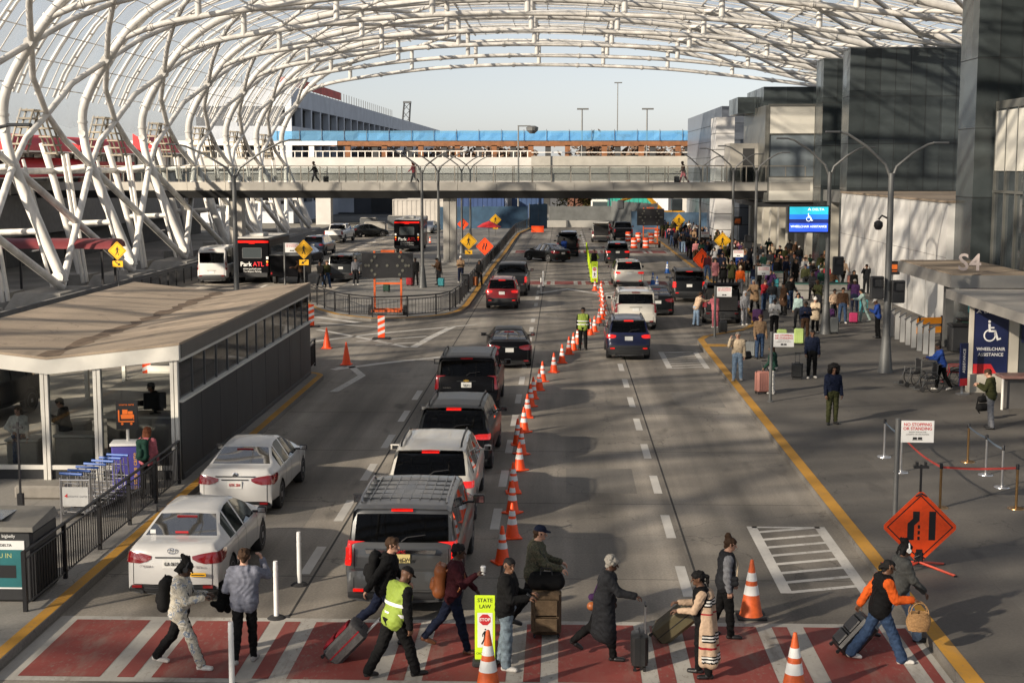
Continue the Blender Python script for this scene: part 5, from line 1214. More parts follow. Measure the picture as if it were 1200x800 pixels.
POSES = dict(
 stand=dict(), standb=dict(legs=((8, 12, 5, 0), (-3, 2, 6, 0)), arms=((-6, 10, 30, 0), (12, 9, 30, 0)), head=(20, 4)),
 phone=dict(arms=((28, 6, 85, 25), (24, 6, 88, 25)), head=(0, 24), lean=4), ear=dict(arms=((55, 25, 132, 20), (2, 8, 12, 0)), head=(-8, 2)),
 walk=dict(legs=((24, 8, 2, 0), (-20, 22, 2, 28)), arms=((-22, 6, 14, 0), (24, 6, 28, 0)), lean=5), walkb=dict(legs=((-20, 24, 2, 26), (23, 7, 2, 0)), arms=((20, 6, 30, 0), (-20, 8, 12, 0)), lean=5),
 push=dict(arms=((42, 5, 48, 12), (40, 5, 50, 12)), lean=12, legs=((14, 8, 3, 0), (-14, 16, 3, 14)), head=(0, 8)), pull=dict(arms=((-28, 10, 8, 0), (20, 6, 30, 0)), lean=6, legs=((22, 8, 2, 0), (-18, 20, 2, 26))),
 camera=dict(arms=((62, 18, 118, 30), (60, 18, 120, 30)), head=(0, -2)), reach=dict(arms=((66, 8, 30, 5), (50, 8, 40, 5)), lean=18, head=(0, 18)), hips=dict(arms=((-12, 32, 80, 55), (5, 8, 18, 0)), head=(-25, 3)),
 sit=dict(legs=((84, 84, 8, 0), (84, 80, 8, 0)), arms=((30, 8, 60, 20), (28, 8, 60, 20)), lean=4))
def put_person(info, loc, rz, label, skin, top, pants, shoes, hairs, haircol, sleeve=None, group=None, hv=.014, z0=0.):
    o = bpy.data.objects.new('person', info['mesh']); C.objects.link(o); o.location = (loc[0], loc[1], z0); o.rotation_euler = (0, 0, rz); tag(o, label, 'person', group)
    hc = HAIRC.get(haircol, None) or CL.get(haircol) or haircol
    for i, m in enumerate((SKINS[skin], top, pants, shoes, HAIRC['black'], sleeve or top, EYE, LIP if skin in ('fair', 'tan') else SKINS[skin])): setm(o, i, m)
    for st in ([hairs] if isinstance(hairs, str) else hairs):
        if st == 'bald': continue
        c = hc
        if isinstance(st, tuple): st, c = st; c = HAIRC.get(c) or CL.get(c) or c
        hh = bpy.data.objects.new({'cap': 'cap', 'beanie': 'knitted_hat', 'hood': 'hood'}.get(st, 'hair'), hair_mesh(st, hv)); C.objects.link(hh); hh.parent = o; hh.matrix_local = info['head']; setm(hh, 0, c)
    return o
def body_world(o, v): return o.matrix_basis @ Vector(v)
# ---------------------------------------------------------------- luggage
def rbox(b, x0, x1, y0, y1, z0, z1, bev, m=0, rot=None): b.box(x0, x1, y0, y1, z0, z1, m, rot, bev)
SUITM = {}
def suitcase(label, loc, rz=0, w=.44, d=.28, h=.66, m=None, tilt=0., soft=False, handle=True, group=None, z0=0., m2=None, ribs=True, grip=None):
    """wheels on the ground at LOC, pull handle at the back (-y); tilt leans it towards +y... about the rear wheels"""
    t = thing('suitcase', label, 'suitcase', (loc[0], loc[1], z0), rz, group); t.rotation_euler = (R(tilt), 0, rz)
    b = MB(); rbox(b, -w/2, w/2, -d/2, d/2, .06, .06+h, .045)
    if ribs and not soft:
        for i in range(5): x = lerp(-w*.36, w*.36, i/4); b.box(x-.012, x+.012, d/2-.002, d/2+.008, .14, h-.02, 0, None, .004); b.box(x-.012, x+.012, -d/2-.008, -d/2+.002, .14, h-.02, 0, None, .004)
    b.build('shell', m, t, 40)
    b = MB()
    if soft:
        rbox(b, -w*.38, w*.38, d/2-.01, d/2+.035, .12, h*.5, .02); rbox(b, -w*.38, w*.38, d/2-.01, d/2+.03, h*.54, h*.92, .018); b.box(-w/2-.004, w/2+.004, -.012, .012, .09, h+.03)
        b.build('pocket', m2 or m, t, 40)
    else:
        b.box(-w/2-.004, w/2+.004, -.008, .008, .085, .06+h+.004); b.build('zip_band', BLACK, t)
    b = MB(); b.tube([(-.09, 0, h+.06), (-.08, 0, h+.095), (.08, 0, h+.095), (.09, 0, h+.06)], .013, 6); b.build('carry_handle', BLACK, t, 40)
    if handle:
        b = MB(); top = h+.42 if handle is True else h+handle
        for s in (-1, 1): b.tube([(s*.075, -d/2+.04, h*.9), (s*.075, -d/2+.04, top)], .010, 6)
        b.tube([(-.1, -d/2+.04, top), (.1, -d/2+.04, top)], .017, 8, 1); b.build('pull_handle', [grip or DKGREY, BLACK], t, 40)
    for sx in (-1, 1):
        for sy in (-1, 1): b = MB(); b.tube([(sx*(w/2-.05)-.014, sy*(d/2-.05), .03), (sx*(w/2-.05)+.014, sy*(d/2-.05), .03)], .03, 8); b.box(sx*(w/2-.05)-.02, sx*(w/2-.05)+.02, sy*(d/2-.05)-.02, sy*(d/2-.05)+.02, .035, .075); b.build('wheel', BLACK, t, 40)
    return t
def sdf_obj(name, bones, m, vox=.014, parent=None, fold=0.):
    f, lab, lo = field([(V3(*a), V3(*b), ra, rb, lb, k) for a, b, ra, rb, lb, k in bones], vox, None, fold); V, Q, LB = surfnets(f, lab, lo, vox)
    me = bpy.data.meshes.new(name); me.from_pydata(V.tolist(), [], Q.tolist()); ms = m if isinstance(m, list) else [m]
    for x in ms: me.materials.append(x)
    if len(ms) > 1: me.polygons.foreach_set('material_index', LB.astype(np.int32))
    me.shade_smooth(); me.update(); o = bpy.data.objects.new(name, me); C.objects.link(o)
    if parent: o.parent = parent
    return o
def backpack(label, person, info, m, m2=None, s=1., low=0.):
    """worn on the back of PERSON"""
    t = thing('backpack', label, 'backpack', person.location, 0); t.rotation_euler = person.rotation_euler; c = info['chest']; le = info['lean']
    P = lambda x, y, z: tuple(Vector((x*s, c.y+y*math.cos(le)+(z)*math.sin(le), c.z+z-y*math.sin(le)-low)))
    sdf_obj('pack_body', [(P(-.08, -.24, .12), P(.08, -.24, .12), .09*s, .09*s, 0, .04), (P(-.08, -.24, -.22), P(.08, -.24, -.22), .1*s, .1*s, 0, .04), (P(-.09, -.24, -.2), P(-.09, -.24, .12), .09*s, .08*s, 0, .04), (P(.09, -.24, -.2), P(.09, -.24, .12), .09*s, .08*s, 0, .04), (P(0, -.33, -.16), P(0, -.33, -.06), .07*s, .06*s, 0, .03)], m, .014, t, .0)
    b = MB()
    for sx in (-1, 1): b.tube([P(sx*.11, -.15, .14), P(sx*.12, -.02, .215), P(sx*.125, .10, .12), P(sx*.135, .145, -.02), P(sx*.16, .06, -.16), P(sx*.12, -.15, -.22)], .022, 6)
    b.build('strap', m2 or m, t, 50)
    b = MB(); b.tube([P(-.04, -.26, .2), P(0, -.26, .25), P(.04, -.26, .2)], .012, 6); b.build('grab_loop', m2 or m, t, 50); return t
def phone(label, person, info, i=0, both=False):
    a = body_world(person, info['wrist'][i][1]); t = tag(None or bpy.data.objects.new('mobile_phone', None), label, 'phone'); C.objects.link(t); t.location = a; t.rotation_euler = (R(50), 0, person.rotation_euler.z)
    b = MB(); b.box(-.037, .037, -.004, .004, -.02, .13, 0, None, .003); b.build('case', BLACK, t); b = MB(); b.box(-.034, .034, -.0052, -.0042, -.017, .127); b.build('screen', mat('phone_screen', (.35, .38, .42), .1, 0, 0), t); return t
def ground_face(px, py, z=0.): p = G(px, py, z); return (p.x, p.y)
W_ = R(-90)   # facing +X
# ---------------------------------------------------------------- the walkers on the crosswalk
HV = .0085
def hero(key, px, py, rz, label, skin, mtop, pants, shoes, hairs, hc, sleeve=None, **kw):
    kw.setdefault('vox', HV); info = person_mesh(key, **kw); o = put_person(info, ground_face(px, py), rz, label, skin, mtop, pants, shoes, hairs, hc, sleeve, hv=.009); return o, info
SH_W = mat('shoe_white', (.6, .58, .54), .55, 0, .15, 20); SH_B = mat('shoe_black', (.012, .012, .013), .45, 0, .1, 20); SH_BR = mat('shoe_brown', (.12, .045, .02), .45, 0, .15, 20); SH_G = mat('shoe_grey', (.3, .29, .28), .6, 0, .15, 20)
LEATH = mat('tan_leather', (.33, .10, .028), .45, 0, .2, 9, .15)
# 1 headphones and patterned jacket
o, i = hero('walker_pattern', 213, 781, W_, 'person in cream patterned jacket and black trousers walking with a phone, headphones on', 'dark', CAMOA, CL['black'], SH_W, 'locs', 'black', h=1.80, legs=((26, 6, 3, 0), (-22, 16, 3, 16)), arms=((28, 8, 72, 22), (20, 8, 78, 20)), lean=4, head=(8, 22), top=.026, pant=.018, loose=.010, style='hoodie')
b = MB(); H = i['head']; b.tube([H @ Vector((.1*math.cos(a)*1.0, -.0, .035+.105*math.sin(a))) for a in np.linspace(0, math.pi, 12)], .012, 6)
for s in (1, -1): b.tube([H @ Vector((s*.085, 0, .01)), H @ Vector((s*.115, 0, .01))], .04, 12)
t = b.build('headphones', PLASTIC, None, 50); t.location = o.location; t.rotation_euler = o.rotation_euler; tag(t, 'black headphones worn by the person in the cream patterned jacket', 'headphones')
for p in o.data.polygons:
    if p.material_index == 2 and p.center.x > .11 and p.normal.x > .15: p.material_index = 5
backpack('black backpack on the person in the cream patterned jacket', o, i, CL['black'], None, 1.05, .03); phone('phone held by the person in the cream patterned jacket', o, i, 0)
# 2 grey hoodie from behind
o, i = hero('walker_hoodie', 288, 776, R(6), 'person in grey hoodie and black trousers walking away, hand raised to the face', 'fair', CL['heather'], CL['black'], SH_G, 'short', 'brown', h=1.84, legs=((10, 10, 2, 0), (-14, 22, 2, 22)), arms=((62, 30, 125, 30), (4, 18, 62, 10)), lean=4, head=(0, 12), top=.024, pant=.010, style='hoodie')
w = i['wrist'][1][0]
jk = sdf_obj('folded_jacket', [((w.x-.06, w.y-.10, w.z+.02), (w.x+.02, w.y+.06, w.z+.03), .06, .06, 1, .04), ((w.x-.08, w.y-.06, w.z), (w.x-.12, w.y-.08, w.z-.24), .09, .07, 1, .05), ((w.x-.02, w.y+.02, w.z), (w.x-.03, w.y+.02, w.z-.30), .09, .06, 1, .05), ((w.x-.12, w.y-.08, w.z-.2), (w.x-.24, w.y-.08, w.z-.17), .06, .05, 1, .04)], CL['black'], .014, None, .006)
for p in jk.data.polygons: p.material_index = 0
jk.location = o.location; jk.rotation_euler = o.rotation_euler; tag(jk, 'black jacket draped over the arm of the person in the grey hoodie', 'jacket')
# 3 dark jacket man with red suitcase
o, i = hero('walker_dark', 452, 752, W_, 'person in dark jacket walking beside the guard, trailing a red and grey suitcase', 'fair', CL['black'], CL['navy'], SH_B, 'short', 'brown', h=1.83, legs=((22, 6, 3, 0), (-30, 22, 3, 34)), arms=((-38, 12, 4, 0), (18, 8, 30, 0)), lean=9, head=(-14, 4), top=.024, style='jacket')
backpack('black backpack on the person in dark jacket beside the guard', o, i, CL['black'], None, 1.0); W1 = body_world(o, i['wrist'][0][1])
REDB = cloth('red_bag', (.28, .015, .025)); GREYB = cloth('grey_bag', (.09, .085, .085))
t = suitcase('red and grey soft suitcase tilted on its wheels behind the person in dark jacket', ground_face(385, 772), R(90), .46, .34, .72, GREYB, 0, True, .36, m2=REDB, grip=STEEL); t.rotation_euler = (R(44), 0, R(90))
# 4 guard
o, i = hero('guard', 463, 793, R(-52), 'guard in dark uniform and lime reflective vest, head bent, walking across', 'brown', VEST, CL['black'], SH_B, 'cap', 'black', CL['black'], h=1.80, legs=((24, 10, 4, 0), (-20, 14, 5, 12)), arms=((-6, 12, 12, 0), (10, 12, 26, 0)), lean=13, head=(6, 34), top=.026, pant=.026, loose=.01, w=1.06)
vb = MB(); c = i['chest']; le = i['lean']
for z, r in ((-.12, .0), (-.27, .0)):
    ring = []
    for a in np.linspace(0, 2*math.pi, 25)[:-1]:
        x = .258*math.cos(a); y = .166*math.sin(a); y2 = y-.005; ring.append(Vector((x*(.93 if z < -.2 else 1), c.y+y2*math.cos(le)+z*math.sin(le), c.z+z-y2*math.sin(le))))
    up = Vector((0, math.sin(le), math.cos(le)))*.05; vb.loft([ring, [p+up for p in ring]], cap=False)
vb.build('reflective_band', REFLW, o, 60)
b = MB(); s_ = Vector((-.265, c.y+.0, c.z+.03)); b.lathe([(.045, 0), (.045, .01), (.03, .012)], 16); e = b.build('arm_patch', SIGNRED, o, 40); e.location = s_; e.rotation_euler = (0, R(-90), 0)
b = MB(); b.lathe([(.058, 0), (.058, .006), (.046, .007)], 16); e = b.build('arm_patch', SIGNW, o, 40); e.location = s_+Vector((.003, 0, 0)); e.rotation_euler = (0, R(-90), 0)
W1 = body_world(o, i['wrist'][1][1]); gl = sdf_obj('yellow_glove', [((0, 0, 0), (0, 0, -.10), .03, .025, 0, .02), ((0, 0, -.08), (.02, .02, -.17), .025, .015, 0, .01), ((0, .01, -.08), (-.02, .03, -.16), .02, .012, 0, .01)], VEST, .010); gl.location = W1; tag(gl, 'lime yellow glove dangling from the hand of the guard', 'glove')
# 5 coffee
o, i = hero('walker_coffee', 532, 763, W_, 'person in maroon sweater and navy trousers striding with a paper cup', 'dark', CL['maroon'], CL['navy'], SH_BR, 'short', 'black', h=1.82, legs=((16, 2, 3, 0), (-27, 14, 3, 24)), arms=((30, 10, 98, 10), (26, 6, 18, 0)), lean=4, head=(0, 6), top=.016, pant=.014, style='plain')
backpack('tan leather backpack on the person in maroon sweater', o, i, LEATH, None, 1.08, .08)
w = body_world(o, i['wrist'][0][1]); b = MB(); b.lathe([(.030, -.06), (.042, .06), (.044, .065), (.044, .075), (.036, .085), (.01, .085)], 16); t = b.build('paper_cup', SIGNW, None, 40); t.location = w+Vector((.03, 0, .02)); tag(t, 'white paper cup held up by the person in maroon sweater', 'cup')
phone('phone in the lowered hand of the person in maroon sweater', o, i, 1)
# 6 black hoodie, looking back
o, i = hero('walker_black', 594, 782, R(-100), 'person in black hoodie and washed blue jeans standing behind the lime crossing sign', 'brown', CL['black'], cloth('washed_denim', (.17, .22, .26), .85, .5, 9), SH_W, 'fade', 'black', h=1.78, legs=((4, 6, 5, 0), (-7, 6, 5, 0)), arms=((22, 8, 74, 20), (18, 8, 78, 20)), lean=2, head=(-46, 2), top=.030, pant=.02, loose=.012, style='hoodie')
phone('phone held low by the person in black hoodie', o, i, 0)
# 7 camo jacket pushing cases
o, i = hero('walker_camo', 626, 738, W_, 'person in green camouflage jacket and navy cap behind two stacked bags', 'fair', CAMOB, CL['black'], SH_B, ['fade', ('cap', 'navy')], 'brown', h=1.84, legs=((16, 8, 3, 0), (-18, 18, 3, 22)), arms=((32, 8, 42, 6), (30, 8, 44, 6)), lean=5, head=(0, 6), top=.030, style='jacket')
BEARD = None
TAUPE = cloth('taupe_case', (.115, .08, .05)); t = suitcase('large taupe soft suitcase upright under a black bag', ground_face(640, 745), R(2), .50, .32, .74, TAUPE, 0, True, .10, m2=TAUPE)
t.rotation_euler.z = R(182)
bz = .82; p = ground_face(640, 745); dfl = thing('duffel_bag', 'black duffel bag lying on top of the taupe suitcase', 'bag', (p[0], p[1], bz), R(0))
sdf_obj('bag_body', [((-.2, 0, .13), (.2, 0, .13), .11, .11, 0, .04), ((-.2, .05, .1), (.2, .05, .1), .1, .1, 0, .04), ((-.2, -.05, .1), (.2, -.05, .1), .1, .1, 0, .04), ((-.2, 0, .22), (.2, 0, .22), .07, .07, 0, .05)], CL['black'], .014, dfl); b = MB()
for y in (-.07, .07): b.tube([(-.1, y, .25), (-.08, y*.6, .36), (.08, y*.6, .36), (.1, y, .25)], .012, 6)
b.build('strap', BLACK, dfl, 40)
# 8 grey-haired woman in long coat
o, i = hero('walker_coat', 708, 771, W_, 'grey haired person in long black coat pushing a dark cabin case', 'dark', CL['charcoal'], CL['black'], SH_B, 'grey_curly', 'grey', h=1.70, legs=((12, 4, 3, 0), (-26, 24, 3, 38)), arms=((42, 8, 36, 6), (-4, 12, 36, 0)), lean=6, head=(0, 14), top=.034, coat=.48, style='coat', w=1.05)
suitcase('small ribbed black cabin case pushed by the grey haired person', ground_face(749, 783), R(90), .38, .25, .54, mat('black_shell', (.02, .021, .022), .35, 0, .1, 6), handle=.50, grip=STEEL); hb = thing('shoulder_bag', 'purple and brown shoulder bag behind the grey haired person in the long coat', 'bag', body_world(o, (-.12, -.17, .92)), o.rotation_euler.z)
sdf_obj('bag_body', [((0, -.03, .05), (0, .05, .05), .06, .06, 0, .02), ((0, -.04, -.1), (0, .06, -.1), .07, .07, 1, .03)], [CL['purple'], LEATH], .012, hb); b = MB(); b.tube([(0, .0, .1), (.02, .08, .32), (.03, .2, .46)], .012, 6); b.build('strap', CL['purple'], hb)
# 9 beige cardigan facing left
SCARF = CL['beige']
o, i = hero('walker_cardigan', 822, 792, R(84), 'person in black with a long beige striped cardigan, holding a tilted green suitcase', 'brown', CL['black'], CL['black'], SH_B, 'pony', 'black', CL['beige'], h=1.68, legs=((6, 6, 3, 0), (-5, 6, 3, 0)), arms=((24, 10, 66, 16), (24, 8, 62, 16)), lean=3, head=(10, 12), top=.016, w=1.08)
cg = [((s*.15, -.08, 1.28), (s*.20, -.16, .30), .06, .10, 0, .05) for s in (-1, 1)]+[((0, -.12, 1.30), (0, -.2, .30), .07, .10, 0, .06), ((-.1, -.1, 1.36), (.1, -.1, 1.36), .07, .07, 0, .04), ((-.15, -.02, 1.2), (-.21, -.03, .3), .06, .08, 0, .04), ((.15, -.02, 1.2), (.21, -.04, .3), .06, .08, 0, .04)]
cg = [(tuple(x*i['q'] for x in a), tuple(x*i['q'] for x in c), ra, rb, l, k) for a, c, ra, rb, l, k in cg]
cdg = sdf_obj('cardigan', cg, [CL['beige'], CL['white'], CL['black'], CL['red']], .012, o, .004)
me = cdg.data
for p in me.polygons:
    z = p.center.z
    for base in (.30, .62, 1.16):
        u = (z-base)/.024
        if 0 <= u < 5 and p.center.y < .0: p.material_index = (2, 1, 2, 1, 2)[int(u)]
    if abs(z-.53) < .014 or abs(z-1.05) < .012: p.material_index = 3
me.update()
GREENC = mat('olive_shell', (.10, .085, .045), .45, 0, .12, 5); t = suitcase('large olive and black suitcase tilted toward the person in the beige cardigan', ground_face(768, 748), 0, .5, .34, .74, SUITM.get('x') or GREENC, 0, False, .2, ribs=True); t.rotation_euler = (R(48), 0, R(80)); t.location.z = .02
# 10 grey vest woman
o, i = hero('walker_vest', 849, 746, R(-86), 'dark haired person with a bun in grey padded vest and black leggings walking', 'fair', CL['charcoal'], CL['black'], SH_B, 'bun', 'brown', CL['grey'], h=1.72, legs=((8, 4, 2, 0), (-10, 12, 2, 14)), arms=((-4, 8, 12, 0), (8, 8, 20, 0)), lean=2, head=(-6, 12), top=.022, style='jacket', w=.95)
hb = thing('crossbody_bag', 'grey crossbody bag at the hip of the person in the grey padded vest', 'bag', body_world(o, (.22, .06, .98)), o.rotation_euler.z)
sdf_obj('bag_body', [((0, -.07, 0), (0, .07, 0), .05, .05, 0, .02), ((0, -.07, .08), (0, .07, .08), .045, .045, 0, .02)], CL['charcoal'], .012, hb); b = MB(); b.tube([(-.02, .09, .1), (-.1, .12, .32), (-.3, .05, .48)], .012, 6); b.build('strap', CL['cream'], hb)
# 11 varsity jacket
o, i = hero('walker_varsity', 1030, 775, R(-84), 'person in black and orange varsity jacket striding with a straw basket', 'brown', CL['black'], CL['denim'], SH_W, 'braids', 'black', CL['orange'], h=1.74, legs=((25, 4, 3, 0), (-24, 12, 3, 16)), arms=((26, 12, 62, 6), (-36, 10, 6, 0)), lean=6, head=(0, 10), top=.034, pant=.022, loose=.024, style='jacket')
W1 = body_world(o, i['wrist'][0][1]); bk = thing('straw_basket', 'woven straw basket carried on the arm of the person in the varsity jacket', 'basket', W1+Vector((.02, -.05, -.44))); bk.scale = (.74, .74, .78)
b = MB()
for k in range(15):
    z = .025*k; r = (.20+.05*math.sin(math.pi*min(1, k/13))); b.tube([(r*math.cos(a)*1.0, r*.55*math.sin(a), z+.006*math.sin(a*9+k)) for a in np.linspace(0, 2*math.pi, 25)], .0155, 6)
STRAW = mat('straw', (.33, .19, .08), .85, 0, .35, 30, .3); b.box(-.16, .16, -.09, .09, 0, .02); b.build('bowl', STRAW, bk, 60); b = MB()
for y in (-.09, .09): b.tube([(.19*math.cos(a), y*(1-.3*math.sin(a)), .35+.22*math.sin(a)) for a in np.linspace(0, math.pi, 10)], .014, 6)
b.build('handle', STRAW, bk, 60)
t = suitcase('black glossy suitcase trailing behind the person in the varsity jacket', ground_face(982, 765), 0, .48, .32, .70, mat('black_soft_shell', (.012, .012, .014), .4, 0, .2, 7, .2), 0, True, .3, grip=STEEL); t.rotation_euler = (R(42), 0, R(95))
# 12 headphones and light jeans
o, i = hero('walker_jeans', 1052, 750, R(-80), 'person in dark sweater and pale jeans with white headphones stepping onto the kerb', 'brown', cloth('dark_knit', (.06, .062, .06)), CL['lightdenim'], SH_B, 'locs', 'black', h=1.72, legs=((24, 8, 3, 0), (-24, 14, 3, 18)), arms=((24, 10, 20, 0), (-18, 10, 16, 0)), lean=5, head=(4, 10), top=.026, pant=.02, loose=.016)
H = i['head']; b = MB(); b.tube([H @ Vector((.1*math.cos(a), -.0, .035+.108*math.sin(a))) for a in np.linspace(0, math.pi, 12)], .013, 6)
for s in (1, -1): b.tube([H @ Vector((s*.085, 0, .01)), H @ Vector((s*.115, 0, .01))], .038, 12)
t = b.build('headphones', SIGNW, None, 50); t.location = o.location; t.rotation_euler = o.rotation_euler; tag(t, 'white headphones on the person in pale jeans at the kerb', 'headphones')
# ---------------------------------------------------------------- bystanders, nearer ones with their own bodies
KV = .013
def body(pose, sex='m', coat=0., style='jacket', vox=KV, h=None, **kw):
    k = (pose, sex, coat, style, vox, h)+tuple(sorted((a, str(v)) for a, v in kw.items())); P = dict(POSES[pose]); P.update(kw)
    return person_mesh(k, h=h or (1.78 if sex == 'm' else 1.67), w=1. if sex == 'm' else .9, style=style, top=.017 if sex == 'm' else .014, vox=vox, hand=vox < .015, coat=coat, **P)
def by(px, py, rz, pose, sex, label, skin, top, pants, hairs, hc, shoes='b', coat=0., style='jacket', vox=.016, z=.15, sleeve=None, h=None, **kw):
    i = body(pose, sex, coat, style, vox, h, **kw); o = put_person(i, ground_face(px, py, z), R(rz), label, skin, CL.get(top, top), CL.get(pants, pants), {'b': SH_B, 'w': SH_W, 'g': SH_G, 'n': SH_BR}[shoes], hairs, hc, CL.get(sleeve, sleeve) if sleeve else None, hv=.013 if vox < .015 else .018, z0=z)
    return o, i
o, i = by(975, 497, 184, 'stand', 'm', 'person with big curly hair in navy jacket and olive trousers standing alone', 'brown', 'navy', 'olive', 'afro', 'black', vox=KV)
backpack('dark backpack on the person with big curly hair', o, i, CL['navy'], None, .95)
o, i = by(1160, 502, 62, 'phone', 'm', 'person in olive jacket and grey trousers looking down by the counter', 'fair', 'olive', 'grey', 'short', 'brown', vox=KV)
t = thing('backpack', 'black backpack hanging from the hand of the person in olive jacket', 'backpack', (*ground_face(1151, 493, .15), .62), R(20)); sdf_obj('pack_body', [((-.08, 0, .2), (.08, 0, .2), .1, .1, 0, .04), ((-.09, 0, -.05), (.09, 0, -.05), .12, .12, 0, .05)], CL['black'], .015, t); b = MB(); b.tube([(-.05, 0, .28), (0, 0, .36), (.05, 0, .28)], .014, 6); b.tube([(-.1, .1, .2), (-.13, .14, -.1), (-.02, .1, -.25)], .02, 6); b.build('strap', CL['black'], t)
by(951, 443, 176, 'stand', 'm', 'person in navy printed hoodie and black trousers beside a black cabin case', 'brown', 'navy', 'black', 'fade', 'black', 'w', style='hoodie', vox=KV)
suitcase('black cabin case beside the person in navy printed hoodie', ground_face(934, 444, .15), R(170), .4, .26, .52, MATS['black_shell'], z0=.15)
by(905, 461, 60, 'standb', 'f', 'person in dark green sweater and white trousers behind the sign pole', 'tan', 'green', 'white', 'long', 'brown', 'w', vox=KV)
ROSE = mat('rose_shell', (.36, .16, .13), .4, 0, .08, 5); suitcase('tall rose pink suitcase beside the sign pole', ground_face(893, 461, .15), R(20), .46, .3, .72, ROSE, z0=.15)
o, i = by(864, 446, 172, 'ear', 'm', 'balding person in cream jacket and jeans with a phone at the ear', 'fair', 'cream', 'lightdenim', 'fade', 'grey', 'g', vox=KV)
t = thing('shoulder_bag', 'dark shoulder bag hanging beside the person in cream jacket', 'bag', (*ground_face(874, 440, .15), .86), R(30)); sdf_obj('bag_body', [((-.14, 0, 0), (.14, 0, 0), .11, .1, 0, .04), ((-.13, 0, .12), (.13, 0, .12), .08, .08, 0, .04)], CL['charcoal'], .015, t); b = MB(); b.tube([(-.13, 0, .18), (-.12, 0, .5), (.0, 0, .6)], .014, 6); b.build('strap', CL['black'], t)
by(890, 420, 190, 'stand', 'm', 'person in tan jacket, blue jeans and brown cap standing behind the cream jacket', 'tan', 'tan', 'denim', [('cap', 'brown'), 'fade'], 'black', 'b', vox=KV)
suitcase('grey suitcase beside the person in tan jacket and brown cap', ground_face(880, 419, .15), R(160), .42, .28, .6, mat('grey_shell', (.16, .17, .17), .4, 0, .08, 5), z0=.15)
by(1103, 457, 92, 'push', 'f', 'wheelchair attendant in blue jacket and black trousers leaning over a wheelchair', 'dark', 'blue', 'black', 'bun', 'black', 'w', vox=KV)
by(1028, 396, 80, 'phone', 'm', 'agent in bright blue shirt standing behind the lamp post', 'brown', 'blue', 'black', 'cap', 'white', vox=KV)
by(1165, 0, 0, 'stand', 'm', '', 'tan', 'tan', 'tan', 'bald', 'black') if False else None
